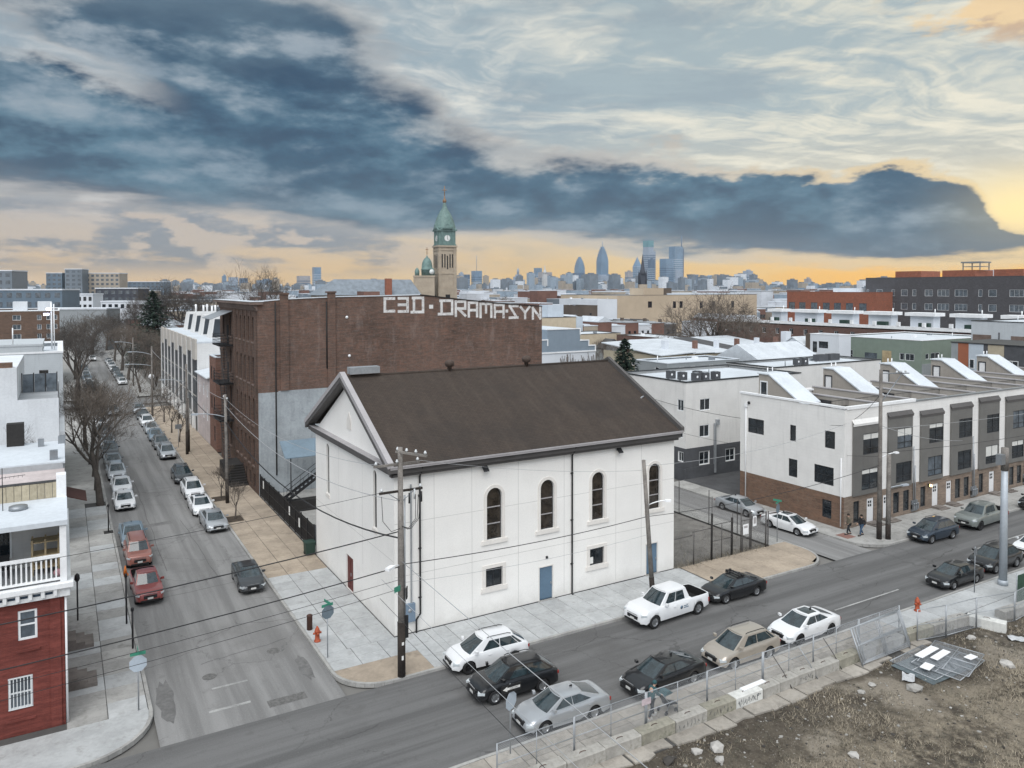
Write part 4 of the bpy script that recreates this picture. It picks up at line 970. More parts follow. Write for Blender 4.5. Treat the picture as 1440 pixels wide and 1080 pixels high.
def ac(x, y, z, lab, a=0.0):
    t = thing('air_conditioner', lab, 'air conditioner', (x,y,z), 'air conditioners on the white flats')
    q = MB(); q.box(x-.4,x+.4,y-.4,y+.4,z+.12,z+1.0); q.build('casing', MT['block_dark'], t)
    q = MB(); q.lathe([(.3,1.0),(.33,1.05),(.1,1.06),(0,1.03)], (x,y,z), 14); q.build('fan_guard', MT['metal_grey'], t)
    q = MB(); q.box(x-.42,x+.42,y-.35,y-.25,z,z+.12); q.box(x-.42,x+.42,y+.25,y+.35,z,z+.12); q.build('foot', MT['white_paint'], t)
    q = MB(); q.lathe([(0,0),(.14,0),(.14,.02),(0,.025)], (x-.2,y-.44,z+.6), 10, axis='y'); q.build('badge', MT['white_paint'], t)
ACL = ['rooftop air conditioner nearest the church on the white flats','rooftop air conditioner second from the church on the white flats','front air conditioner of the middle cluster on the white flats','second front air conditioner of the middle rooftop cluster','rooftop air conditioner at the right end of the cluster','rooftop air conditioner set back behind the middle cluster']
for (x,y),l in zip([(44.1,24.9),(44.3,23.2),(44.9,21.6),(46.0,21.4),(47.9,21.6),(46.6,23.2)], ACL): ac(x, y, 10.35, l)
f2 = building('apartment_building', 'second white flat-roofed block behind the terrace roof stairs', 'apartment building', 62, 84, 25.3, 33.5, 10.65, 'flat_white', par=.25, cop='frame_dark')
ac(69, 27.5, 10.4, 'left air conditioner of the pair on the second white block'); ac(70.4, 27.5, 10.4, 'right air conditioner of the pair on the second white block')
for i,(x,lab) in enumerate(((77,'blue grey rooftop unit left on the far white block'),(79.6,'blue grey rooftop unit right on the far white block'))):
    t = thing('rooftop_unit', lab, 'rooftop unit', (x,30,10.4)); q = MB(); q.box(x-1,x+1,29.5,30.5,10.5,11.4); q.build('casing', MT['block_dark'], t); q = MB(); q.box(x-1,x+1,29.6,29.7,10.4,10.5); q.box(x-1,x+1,30.3,30.4,10.4,10.5); q.build('foot', MT['white_paint'], t)
# ================================================================= houses left of the long street
brick('red_paint', (.165,.046,.037), (.14,.040,.033), (.12,.036,.030), stain=.25, scale=.3, dark=(.09,.03,.026))
mat('pink_roof', (.50,.44,.43), .8, .2, .6, 5.0)
mat('board_cream', (.42,.37,.27), .85, .25, 1.0, 6.0, streak=.5, rand=.12)
siding('house_grey', (.47,.50,.52), .2, .6, .06, line=.15, depth=.25)
siding('porch_siding', (.6,.6,.59), .2, .6, .08, line=.2)
mat('white_render', (.66,.69,.72), .85, .12, .4, 6.0, .15, streak=.2)
brick('brown_brick', (.14,.085,.06), (.1,.065,.05), (.16,.14,.12), stain=.35)
X0, X1, YF = -30.0, -17.0, -.5
rh = thing('corner_house', 'red painted corner house with a white cornice and roof porch', 'house', (-22, 5, .14))
wn = [(-18.87,-18.1,4.53,5.93),(-19.3,-18.32,1.31,2.85),(-22.6,-21.8,4.53,5.93),(-23.0,-22.0,1.31,2.85)]
mb = MB(); wall(mb, (0,YF,0), *S_, rect(X0,X1,0,6.4), [rect(*w) for w in wn], .14, 0); wall(mb, (X1,0,0), *E_, rect(YF,13.5,0,6.4), [], .1, 0); wall(mb, (X0,0,0), *W_, rect(YF,13.5,0,6.4), [], .1, 0); wall(mb, (0,13.5,0), *N_, rect(X0,X1,0,6.4), [], .1, 0)
mb.build('wall', MT['red_paint'], rh)
for i, w in enumerate(wn):
    f = window(rh, (0,YF,0), S_, *w, .1, .1, MT['frame_white'], MT['glass_pale'], 1, 2, .07)
    if i % 2 == 1:
        q = MB()
        for k in range(7): a = w[0]+(w[1]-w[0])*(k+.5)/7; q.wb((0,YF,0),*S_,a-.015,a+.015,w[2]+.05,w[3]-.05,.0,.03)
        q.wb((0,YF,0),*S_,w[0],w[1],w[2]+.03,w[2]+.06,.0,.03); q.wb((0,YF,0),*S_,w[0],w[1],w[3]-.06,w[3]-.03,.0,.03)
        q.build('window_bars', MT['frame_white'], f)
    q = MB(); q.wb((0,YF,0),*S_,w[0]-.1,w[1]+.1,w[2]-.55,w[2]-.45,0,.06); q.build('window_sill', MT['red_paint'], rh)
q = MB(); q.wb((0,YF,0),*S_,-17.6,-17.15,0,6.3,0,.07); q.build('corner_pilaster', MT['red_paint'], rh)
q = MB(); q.tube([(-16.93,YF-.05,.2),(-16.93,YF-.05,6.3)], .05, 7); q.build('downpipe', MT['white_paint'], rh)
q = MB(); q.wb((0,YF,0),*S_,X0,X1+.25,6.35,6.8,0,.22); q.wb((0,YF,0),*S_,X0,X1+.4,6.8,7.02,-.3,.42); q.wb((X1,0,0),*E_,YF,13.5,6.4,7.0,0,.3); q.build('cornice', MT['white_paint'], rh)
for k in range(14):
    a = -17.35-.5*k
    q = MB(); q.wb((0,YF,0),*S_,a-.07,a+.07,6.48,6.795,.22,.38); q.build('bracket', MT['white_paint'], rh)
mat('cornice_leaf', (.03,.05,.08), .8, .2)
for k in range(6):
    q = MB(); q.wb((0,YF,0),*S_,-17.75-.5*k,-17.45-.5*k,6.55,6.66,.22,.235); q.build('cornice_ornament', MT['cornice_leaf'], rh)
q = MB(); q.box(X0,X1,YF+.01,13.4,6.9,7.03); q.build('porch_floor', MT['grey_roof'], rh)
q = MB(); q.box(X0,X1+.12,YF-.06,YF+.08,7.12,7.22); q.build('bottom_rail', MT['white_paint'], rh)
q = MB(); q.box(X0,X1+.12,YF-.08,YF+.1,8.2,8.33); q.build('top_rail', MT['white_paint'], rh)
for k in range(40):
    a = X1-.1-.2*k
    q = MB(); q.box(a-.035,a+.035,YF-.03,YF+.05,7.22,8.2); q.build('baluster', MT['white_paint'], rh)
for a in (X1, -20.4, -24):
    q = MB(); q.box(a-.14,a+.14,YF-.1,YF+.16,7.03,9.75); q.build('porch_post', MT['white_paint'], rh)
q = MB(); q.box(X0,X1-.02,2.5,2.6,7.03,9.75); q.box(X1-.12,X1-.02,.3,2.5,7.03,9.75); q.build('porch_wall', MT['porch_siding'], rh)
window(rh, (0,2.5,0), S_, -20.6, -19.2, 7.6, 9.3, -.01, .08, MT['frame_white'], MT['glass'], 2, 1)
q = MB(); q.box(X0,X1+.2,YF-.2,4.15,9.75,9.98); q.build('porch_roof', MT['white_roof'], rh)
q = MB(); q.lathe([(0,0),(.42,0),(.4,.18),(0,.22)], (-18.9,2.5,9.98), 14); q.build('roof_hatch', MT['metal_grey'], rh)
for k in range(34):
    a = -17.28-.34*k
    q = MB(); q.box(a-.16,a+.16,4.16,4.26,9.5,10.78+RND.uniform(-.03,.03)); q.build('roof_board', MT['board_cream'], rh)
q = MB(); q.box(-17.27,-16.82,4.1,4.8,9.5,11.15); q.build('chimney', MT['white_paint'], rh)
q = MB(); q.box(X0,X1+.12,4.27,7.5,10.6,10.82); q.build('back_roof', MT['pink_roof'], rh)
q = MB(); q.box(X0,X1+.16,4.2,4.3,10.8,10.9); q.build('roof_edge', MT['dark_roof'], rh)
q = MB(); q.box(X0,X1+.1,7.5,13.6,7,10.9); q.box(X0,X1+.05,7.4,7.5,10.8,11.15); q.build('rear_wall', MT['grey_roof'], rh)
q = MB(); q.extr([(X0,7.45,11.1),(X1+.15,7.45,11.1),(X1+.15,13.7,11.2),(X0,13.7,11.35)], (0,0,.12)); q.build('rear_roof', MT['white_roof'], rh)
for x, y, r_ in ((-18.1,12.4,.16),(-17.0,12.9,.2),(-17.4,8.2,.2)):
    q = MB(); q.box(x-r_,x+r_,y-r_,y+r_,11.2,11.75); q.build('roof_vent', MT['metal_grey'], rh)
q = MB(); q.box(-19.9,-19.0,13.0,13.7,11.3,12.7); q.build('chimney', MT['soot'], rh)
q = MB()
q.tube([(-19.55,2.6,9.98),(-19.55,2.6,12.1)], .025, 4); q.tube([(-19.9,2.6,11.6),(-18.6,2.9,11.6)], .015, 4)
for k in range(6): q.tube([(-19.6+.18*k,2.35,11.6),(-19.6+.18*k,2.95,11.6)], .01, 3)
q.build('aerial', MT['metal_black'], rh)
# things left out on the porch
sh = thing('wooden_shelf', 'rough wooden shelf crate standing on the roof porch', 'shelf', (-17.75,1.2,7.03))
for x in (-18.3,-17.75,-17.2):
    for y in (.9,1.7):
        q = MB(); q.box(x-.04,x+.04,y-.04,y+.04,7.03,8.75); q.build('upright', MT['wood_pale'], sh)
for z in (7.35,7.95,8.6):
    q = MB(); q.box(-18.36,-17.14,.84,1.76,z,z+.05); q.build('shelf_board', MT['wood_pale'], sh)
for x in (-18.3,-17.2):
    for z in (7.6,8.3):
        q = MB(); q.box(x-.02,x+.02,.85,1.75,z,z+.1); q.build('side_slat', MT['wood_pale'], sh)
cc = thing('porch_chair', 'dark chair on the roof porch of the red house', 'chair', (-19.5,1.4,7.03))
q = MB(); q.box(-19.75,-19.25,1.1,1.6,7.45,7.52); q.build('seat', MT['metal_black'], cc)
q = MB(); q.box(-19.75,-19.25,1.55,1.6,7.52,8.05); q.build('backrest', MT['metal_black'], cc)
for x in (-19.72,-19.28):
    for y in (1.13,1.57):
        q = MB(); q.box(x-.02,x+.02,y-.02,y+.02,7.03,7.45); q.build('leg', MT['metal_black'], cc)
q = MB(); q.lathe([(0,0),(.1,.03),(.17,.12),(.19,.19),(.17,.27),(.1,.35),(0,.38)], (0,0,0), 14); o = q.build('ball', mat('ball_pink', (.6,.33,.36), .5, .2, 4.0), org=(0,0,0)); o.location = (-17.25,.25,7.03); tag(o, 'pale pink ball lying on the roof porch by the rail', 'ball')
# street side: stoops, lamp post, hydrant-like standpipe
for y, lab in ((8.5, 'stone door stoop of the red house farther up the pavement'), (3.4, 'stone door stoop of the red house nearest the corner')):
    t = thing('door_stoop', lab, 'stoop', (-16.5,y,.14), 'stoops of the red house')
    for k in range(3):
        q = MB(); q.box(-16.98,-15.55+.0-.45*k,y-.75,y+.75,.14+.2*k,.14+.2*(k+1)); q.build('step', MT['step_stone'], t)
# ---- houses further back on the left side
b = building('house', 'tall white rendered house wall behind the bare yard tree', 'house', -30, -17.2, 29, 43, 12.2, 'white_render', roof='grey_roof', par=.1, cop=None, roofz=12.15)
q = MB(); q.box(-30,-20,29.05,43,12.15,14.75); q.build('upper_storey', MT['white_render'], b)
q = MB(); q.box(-30,-20.3,29.2,29.9,14.75,15.15); q.build('chimney', MT['brown_brick'], b)
for k in range(3):
    q = MB(); q.box(-19.8+.85*k,-19.02+.85*k,33.9,33.98,12.2,13.75); q.build('roof_screen', MT['glass_pale'], b)
for k in range(4):
    q = MB(); q.box(-19.9+.85*k,-19.82+.85*k,33.88,34.0,12.2,13.85); q.build('screen_post', MT['metal_black'], b)
q = MB(); q.box(-18.7,-18.0,38,38.8,12.2,13.6); q.build('chimney', MT['soot'], b)
q = MB(); q.box(-17.19,-16.8,30,42,9,9.3); q.box(-17.19,-16.9,31,32.2,5.6,7.6); q.box(-17.19,-16.9,34,35.2,5.6,7.6); q.box(-17.19,-16.9,38,39.2,5.6,7.6); q.build('street_trim', MT['white_paint'], b)
q = MB(); q.extr([(-17.19,30,4),(-15.3,30,3.3),(-15.3,33.6,3.3),(-17.19,33.6,4)], (0,0,.08)); tag(q.build('door_awning', mat('maroon', (.06,.025,.02), .8, .2), b), 'dark maroon door awning')
b = building('house', 'pale grey sided house with a stepped white roof edge', 'house', -32, -16.85, 50, 68, 14.3, 'house_grey', par=.4, wins=[('E',53,54.2,9.5,11.3),('E',58,59.2,9.5,11.3),('E',63,64.2,9.5,11.3)], copw=.5, coph=.2)
q = MB(); q.box(-32,-18.65,49.95,60,14.3,15.1); q.box(-32,-18.6,49.9,60.1,15.1,15.3); q.build('stepped_parapet', MT['house_grey'], b)
q = MB(); q.tube([(-21.2,50.2,15.3),(-21.2,50.2,17.0)], .06, 6); q.build('flue', MT['white_paint'], b)
def floodmast():
    t = thing('floodlight_mast', 'white floodlight mast with two bluish lamps behind the grey sided house', 'floodlight', (-17.9,62,14.2))
    q = MB(); q.tube([(-17.9,61,14.0),(-17.9,61,19.4)], .09, 8); q.build('mast', MT['white_paint'], t)
    q = MB(); q.tube([(-17.65,61,14.0),(-17.65,61,19.2)], .06, 8); q.build('mast', MT['white_paint'], t)
    lm = bpy.data.materials.new('flood_lamp'); lm.use_nodes = True; e = lm.node_tree.nodes['Principled BSDF']; e.inputs['Emission Color'].default_value = (.55,.6,1,1); e.inputs['Emission Strength'].default_value = 4
    for z, x in ((18.6,-18.15),(18.0,-18.4)):
        q = MB(); q.box(x-.3,x+.3,60.8,61.1,z-.12,z+.16); h = q.build('lamp_head', MT['white_paint'], t)
        q = MB(); q.box(x-.26,x+.26,60.76,60.795,z-.1,z+.13); q.build('lamp_glass', lm, h)
floodmast()
wn = [('S',-25.8-10*k+o,-25.8-10*k+o+w,z,z+1.1,2) for k in range(3) for o,w in ((0,1.5),(4.4,.8),(6.1,1.3)) for z in (14.3,12.3,10.3)] + [('S',-18.8,-17.7,z,z+1.1,1) for z in (14.3,12.3)]
building('apartment_building', 'brown brick flats with white rooftop boxes beyond the left houses', 'apartment building', -64, -17.3, 150, 175, 16.2, 'brown_brick', par=.3, wins=wn, mg='glass_pale', mf='frame_white', depth=.15)
for x, l in ((-24.5,'wide white rooftop box on the brown brick flats'),(-20.0,'narrow white rooftop box on the brown brick flats'),(-31,'far left white rooftop box on the brown brick flats')):
    q = MB(); q.box(x-1.3,x+1.3,152,156,15.9,18.2); tag(q.build('rooftop_box', MT['white_render'], org=(x,154,15.9)), l, 'rooftop box', 'white boxes on the brown flats')
# ================================================================= east side of the long street beyond the factory
brick('small_brick', (.19,.095,.07), (.14,.075,.058), (.2,.17,.15), stain=.2)
siding('modern_white', (.66,.66,.65), .25, .6, .06, line=.1)
siding('modern_beige', (.46,.43,.39), .3, .6, .06, line=.1)
mat('modern_dark', (.04,.05,.06), .35, .25, .8, spec=.6)
building('brick_house', 'narrow red brick house squeezed beside the factory stairs', 'house', 0, 9, 61, 65.8, 12.1, 'small_brick', wins=[('W',61.8,62.7,9,10.8),('W',63.8,64.7,9,10.8),('W',61.8,62.7,5.2,7),('W',63.8,64.7,5.2,7),('W',61.8,62.7,1.2,3.2)], cop='white_roof', nz=2)
b = building('house', 'pale pink rendered house with a lean-to roof beside the modern row', 'house', 0, 9, 65.85, 76.4, 8.9, 'pink_roof', wins=[('W',67.5,68.5,6.2,7.9),('W',70.5,71.5,6.2,7.9),('W',67.5,68.5,3.0,4.8),('W',70.5,71.5,3.0,4.8),('W',74,75,6.2,7.9)], cop=None, nz=2, roofz=8.85, mf='frame_white')
q = MB(); q.extr([(-.4,65.85,8.9),(9,65.85,10.6),(9,76.4,10.6),(-.4,76.4,8.9)], (0,0,.14)); q.build('lean_to_roof', MT['white_roof'], b)
b = thing('modern_row', 'white modern row houses with tall dark glass strips and beige caps', 'row house', (5,100,.14))
q = MB(); q.box(0,11,76.5,122,0,13.0); q.build('wall', MT['modern_white'], b)
q = MB(); q.box(-.02,11.02,76.48,122.02,13.0,13.22); q.build('roof', MT['white_roof'], b)
for k in range(9):
    y = 76.6+5.05*k
    q = MB(); q.box(-.12,-.002,y+.1,y+3.8,2.6,10.6 if k % 2 == 0 else 11.6); g_ = q.build('window_strip', MT['modern_dark'], b)
    for z in (5.2,7.9):
        q = MB(); q.box(-.15,-.121,y+.1,y+3.8,z,z+.14); q.build('spandrel', MT['modern_beige'], g_)
    q = MB(); q.box(-.3,-.003,y-.02,y+3.3,10.62 if k % 2 == 0 else 11.62,13.6); q.build('beige_cap', MT['modern_beige'], b)
    q = MB(); q.box(-.22,-.004,y+3.9,y+4.5,.1,13.0); q.build('white_fin', MT['modern_white'], b)
    q = MB(); q.box(-.1,-.003,y+.4,y+1.4,.2,2.3); q.build('door', MT['modern_dark'], b)
for k in range(4):
    y = 84+9*k
    q = MB(); pts = [(3.0,y,13.2),(3.6,y,16.6),(8.5,y,16.6),(8.5,y,13.2)]; q.extr(pts, (0,3.6,0)); d = q.build('roof_dormer', MT['modern_white'], b)
    q = MB(); q.extr([(3.3,y-.03,13.4),(3.7,y-.03,16.2),(6.6,y-.03,16.2),(5.2,y-.03,13.4)], (0,.027,0)); q.build('dormer_dark_panel', MT['modern_dark'], d)  # dark slanted panel on the dormer's south face
    for x in (5,7):
        q = MB(); q.tube([(x,y+1.6,16.6),(x,y+1.6,18)], .16, 8); q.build('flue', MT['white_paint'], d)
# ================================================================= middle distance, right of the factory
siding('blue_siding', (.215,.265,.315), .2, .6, .06, line=.2)
siding('cream_siding', (.50,.42,.31), .2, .6, .08, line=.15)
mat('pale_blue_wall', (.46,.51,.56), .8, .1)
mat('beige_wall', (.47,.38,.28), .85, .1, .15, 3.0, streak=.12)
mat('far_white', (.62,.65,.69), .8, .12, .1)
mat('far_brown', (.105,.082,.066), .9, .2, .2)
siding('green_siding', (.20,.245,.205), .25, .6, .08, line=.2)
siding('far_grey_siding', (.27,.29,.30), .25, .6, .08, line=.2)
mat('orange_panel', (.30,.105,.055), .6, .1)
mat('pale_panel', (.43,.48,.53), .6, .1)
brick('terracotta', (.25,.085,.05), (.2,.07,.045), (.26,.15,.11), stain=.15)
brick('dark_block', (.075,.072,.078), (.06,.058,.064), (.1,.1,.1), stain=.15)
brick('row_brick', (.13,.07,.055), (.10,.06,.05), (.15,.13,.12), stain=.3)
mat('ochre_wall', (.40,.35,.26), .85, .15, .5)
mat('rib_roof', (.54,.575,.61), .55, .15, .4, 3.0, dirt=((.33,.36,.39), .5))
b = thing('stepped_house', 'grey blue sided house wall stepping down under white trim', 'house', (78,100,-.1))
stp = [(60,72.6,9.8),(72.6,81.1,12.0),(81.1,83.4,9.4),(83.4,85.2,8.2)]
for a0,a1,z in stp:
    q = MB(); q.box(a0,a1-.01,95,110,7.25,z); q.build('wall', MT['blue_siding'], b)
    q = MB(); q.box(a0-.1,a1+.1,94.9,95.3,z,z+.22); q.box(a1-.15,a1+.1,94.92,95.0,z-1.2,z-.01); q.build('trim', MT['white_paint'], b)
    q = MB(); q.box(a0,a1-.02,95.3,110,z+.004,z+.08); q.build('roof', MT['white_roof'], b)
q = MB(); q.box(60,85.2,95,110,-.1,7.0); q.build('lower_wall', MT['far_white'], b)
q = MB(); q.box(60,85.3,94.85,94.99,6.95,7.25); q.build('trim', MT['white_paint'], b)
mat('vine', (.10,.085,.075), .95, .4, 1.5)
q = MB()
for k in range(60):
    x = RND.uniform(76,85); q.tube([(x,94.9,-.1),(x+RND.uniform(-.5,.5),94.85,RND.uniform(2,4)),(x+RND.uniform(-.8,.8),94.9,RND.uniform(4,6.8))], .05, 3)
tag(q.build('bare_vines', MT['vine']), 'bare brown vines climbing the white wall under the stepped house', 'vines', kind='stuff')
b = building('house', 'cream sided house with a pale blue corner behind the stepped house', 'house', 94, 115.1, 145, 160, 12.3, 'cream_siding', cop='dark_roof', par=.1, wins=[('S',100,102,7.6,8.0,1)], coph=.15)
q = MB(); q.box(115.12,117.5,144.9,160,-.1,12.4); q.build('corner_wall', MT['pale_blue_wall'], b)
q = MB(); q.box(108.5,114,150,155,12.3,15.9); q.build('roof_room', MT['pale_blue_wall'], b)
b = building('house', 'low cream house with a dark gable shed in front of it', 'house', 104.5, 120, 130, 142, 8.2, 'cream_siding', cop='dark_roof', par=.1, coph=.12)
q = MB(); q.extr([(111,126,-.1),(111,126,4.6),(114.5,126,6.6),(118,126,4.6),(118,126,-.1)], (0,3.8,0)); q.build('gable_shed', MT['far_grey_siding'], b)
q = MB(); q.extr([(110.6,125.8,4.5),(114.5,125.8,6.9),(118.4,125.8,4.5),(118.4,125.8,4.3),(114.5,125.8,6.65),(110.6,125.8,4.3)], (0,4.1,0)); q.build('shed_roof', MT['dark_roof'], b)
building('apartment_building', 'dark brown block with few windows between the white wall and the cream house', 'building', 155, 164, 200, 214, 14.1, 'far_brown', wins=[('S',160.2,161.2,10.4,11.2,1),('S',160.2,161.6,7.0,8.6,1)], cop='far_brown')
building('warehouse', 'plain white windowless warehouse wall beside the beige block', 'warehouse', 186.3, 197.2, 230, 260, 16, 'far_white', cop=None, roofz=15.9)
b = building('warehouse', 'long beige block with a raised end tower and few windows', 'warehouse', 197.3, 286, 230, 275, 17.6, 'beige_wall', cop='dark_roof', par=.2, coph=.15, wins=[('S',215,217.4,11.9,14.8,1),('S',230.1,232,11.5,14.7,1),('S',234.2,236.2,11.5,14.7,1),('S',247,249,11.3,14.5,1),('S',255,257,11.3,14.5,1),('S',268,270,11.3,14.5,1)], mg='glass')
q = MB(); q.box(212.4,224.3,229.96,240,17.7,20.9); q.build('raised_tower', MT['beige_wall'], b)
q = MB(); q.box(224.4,231,232,240,17.75,20.9); q.build('dark_plant_room', MT['far_brown'], b)
q = MB(); q.box(228,275,231,260,17.76,18.5); q.build('white_roof_kerb', MT['white_roof'], b)
for k in range(5):
    x = 160+4.2*k
    t = thing('gable_cottage', ['dark gabled cottage below the beige block, nearest the white wall','dark gabled cottage below the beige block, second from the white wall','dark gabled cottage below the beige block, middle of five','dark gabled cottage below the beige block, second from the big tree','dark gabled cottage below the beige block, nearest the big tree'][k], 'house', (x,186,-.1), 'dark gabled cottages')
    q = MB(); q.box(x-2,x+2,185,196,-.1,6.0); q.build('wall', MT['far_brown'], t)
    q = MB(); q.extr([(x-2.1,184.8,5.9),(x,184.8,8.9),(x+2.1,184.8,5.9)], (0,11,0)); q.build('roof', MT['dark_roof'], t)
    q = MB(); q.box(x-1.9,x+1.9,196.1,204,-.1,8.6); q.build('rear_wing', MT['pale_blue_wall'], t)
# old row with light metal roofs and an ochre side wall
b = thing('row_house', 'old ochre row house with a pale sloped roof beside the spruce', 'house', (85,70,-.1))
q = MB(); hs = [rect(63.5,64.5,6.6,8.1),rect(68.5,69.5,6.6,8.1)]
wall(q, (74.6,0,0), *W_, rect(61,78,-.1,8.9), hs, .2, 0); wall(q, (0,61,0), *S_, rect(74.6,82.4,-.1,8.9), [], .1, 0); q.build('wall', MT['ochre_wall'], b)
for h in hs: window(b, (74.6,0,0), W_, h[0][0], h[1][0], h[0][1], h[2][1], .12, .12, MT['frame_white'], MT['glass'], 1, 2)
q = MB(); q.extr([(74.2,60.8,8.9),(82.5,60.8,9.2),(82.5,78.2,10.4),(74.2,78.2,10.2)], (0,0,.16)); q.build('roof', MT['rib_roof'], b)
q = MB(); q.box(79.6,80.6,66,67,9.3,11.2); q.build('chimney', MT['far_white'], b)
for k in range(5):
    x0 = 82.6+5.6*k
    t = thing('row_house', ['old row house with pale metal roof next to the ochre one','old row house with ribbed metal roof in mid row','old row house with a dark felt roof slope','old row house with white sloped roof by the green flats','old row house at the right end of the pale roofed row'][k], 'house', (x0+2.8,70,-.1), 'old row houses with pale roofs')
    q = MB(); q.box(x0,x0+5.5,62,80,-.1,8.7); q.build('wall', MT['ochre_wall'], t)
    q = MB(); q.extr([(x0-.02,61.7,8.9-.1*k),(x0+5.55,61.7,8.9-.1*k),(x0+5.55,80.2,10.3),(x0-.02,80.2,10.3)], (0,0,.15)); q.build('roof', MT['dark_roof'] if k == 2 else MT['rib_roof'], t)
    q = MB(); q.box(x0+4.6,x0+5.3,66,66.8,9.3,10.9); q.build('chimney', MT['far_white'] if k % 2 else MT['small_brick'], t)
b = building('house', 'low grey house with small white windows before the old row', 'house', 66, 82, 50, 58, 8.9, 'far_grey_siding', cop='white_roof', par=.2, wins=[('S',68.5,69.6,7.2,8.3),('S',71,72,7.2,8.3),('S',75,76,7.2,8.3),('W',52,53,7,8.2)], mf='frame_white', nx=1)
b = building('house', 'cream rear house with a dark gable roof before the old row', 'house', 84.5, 99, 47, 58, 8.4, 'ochre_wall', cop=None, roofz=8.3, wins=[('S',86,87,6.6,7.7),('S',89.5,90.5,6.6,7.7)], mf='frame_white', nx=1)
q = MB(); q.extr([(84,46.6,8.3),(84,58.4,8.3),(84,52.5,11.2)], (15.4,0,0)); q.build('gable_roof', MT['rib_roof'], b)
b = building('brick_row', 'low brown brick row with white roofs under the big bare trees', 'row house', 117, 128, 74, 128, 7.9, 'row_brick', roof='rib_roof', cop='far_brown', par=.15, wins=[('W',79+6*k,80.2+6*k,5.2,6.8,1,2) for k in range(8)], mf='frame_white')
b = building('house', 'white house with dark windows and a brown end panel near the green flats', 'house', 110, 113.5, 51.5, 58, 11.9, 'far_white', cop='white_paint', wins=[('W',56.4,57.4,8.4,10.5,1,2),('W',53.9,56,9.3,10.6,2,1)])
q = MB(); q.box(109.9,112,58.02,59,-.1,11.9); q.build('brown_panel', MT['far_brown'], b)
b = thing('shed', 'pale grey gabled shed beside the white house', 'shed', (112,63,-.1))
q = MB(); q.extr([(109.5,59.1,-.1),(109.5,59.1,9.4),(109.5,61.8,10.9),(109.5,65,9.0),(109.5,65,-.1)], (9,0,0)); q.build('wall', MT['far_white'], b)
q = MB(); q.extr([(109.3,59.0,9.45),(109.3,61.8,11.0),(109.3,65.2,8.95),(109.3,65.2,9.15),(109.3,61.8,11.2),(109.3,59.0,9.65)], (9.4,0,0)); q.build('roof', MT['rib_roof'], b)
q = MB(); q.box(111,112.4,64.6,66,8,12); q.build('chimney', MT['far_white'], b)
b = building('apartment_building', 'low sage green flats with a recessed balcony', 'apartment building', 130, 156, 47.5, 67.8, 10.4, 'green_siding', par=.2, cop='white_paint', wins=[('W',62.9,65.7,5.5,7.6,3,2),('W',49.1,51,6.3,7.7,2,1),('W',51.2,52.2,6.3,7.7,1,1),('S',131.2,132.4,6.7,7.8,1),('S',133,136,6.7,7.9,2)], mf='frame_white')
q = MB(); q.box(130.06,133,54,61.6,5.4,8.0); q.build('balcony_recess', MT['block_dark'], b)
q = MB(); q.box(129.93,130.05,54.0,56.0,5.4,7.95); q.build('wood_panel', MT['wood_pale'], b)
q = MB(); q.box(129.93,130.05,57.2,60,5.6,7.3); q.build('balcony_door', MT['glass_pale'], b)
q = MB(); q.box(130.01,156.1,47.35,47.49,-.1,5.8); q.build('grey_cladding', MT['far_grey_siding'], b)
q = MB(); q.box(129.85,129.99,66.6,67.9,4,10.5); q.build('dark_edge', MT['block_dark'], b)
b = thing('panel_house', 'row of new houses faced with orange, grey, cream and black panels', 'row house', (118,15,-.1))
for (a1,a0,mm) in ((30.2,29.1,'far_grey_siding'),(29.08,27.4,'orange_panel'),(27.38,25.05,'pale_panel'),(25.03,24.4,'block_dark'),(24.38,21.95,'ochre_wall'),(21.93,15.5,'block_dark'),(15.48,11,'pale_panel'),(10.98,5,'orange_panel')):
    q = MB(); q.box(110,122,a0,a1,-.1,11.9); q.build('facade_panel', MT[mm], b)
for a0,a1,z0,z1 in ((26.4,27.2,7.9,9.4),(22.6,23.2,7.8,9.6),(19.8,21.5,7.9,9.6),(16.5,18.4,7.9,9.6)): window(b, (110,0,0), W_, a0, a1, z0, z1, -.05, .08, MT['frame_white'], MT['glass'], 2 if a1-a0 > 1 else 1, 1)
q = MB(); q.box(109.9,122.1,5,30.3,11.9,12.05); q.build('roof_edge', MT['frame_dark'], b)
b = building('apartment_building', 'pale sided flats with open roof terraces on the right edge', 'apartment building', 130, 150, 8, 38, 14.7, 'house_grey', cop='frame_dark', par=.1, coph=.14)
for a0,a1 in ((34.4,37.7),(27.5,31)):
    q = MB(); q.box(129.95,129.99,a0,a1,10.6,12.25); q.build('terrace_opening', MT['factory_stone'], b)
q = MB(); q.tube([(129.9,33,9.8),(129.9,33,12.8)], .09, 6); q.build('flue', MT['metal_black'], b)
# long row with white roof terraces
b = thing('terrace_row', 'long brick row topped by a white parapet and roof decks', 'row house', (188,100,-.1))
q = MB(); ws = [rect(66+5.4*k,67.4+5.4*k,6.4,8.2) for k in range(16)]
wall(q, (180,0,0), *W_, rect(60,152,-.1,9.6), ws, .3, 0); wall(q, (0,60,0), *S_, rect(180,196,-.1,9.6), [], .1, 0); q.build('wall', MT['row_brick'], b)
for w_ in ws: window(b, (180,0,0), W_, w_[0][0], w_[1][0], w_[0][1], w_[2][1], .2, .1, MT['frame_white'], MT['glass'], 2, 1)
q = MB(); q.box(180,196,60,152,9.3,9.6); q.build('roof', MT['white_roof'], b)
q = MB(); q.box(179.8,180.2,60,152,9.61,10.5); q.build('parapet', MT['white_paint'], b)
for k in range(12):
    q = MB(); q.box(179.7,180.4,63+7.2*k,63.8+7.2*k,10.5,11.6); q.build('parapet_pier', MT['white_paint'], b)
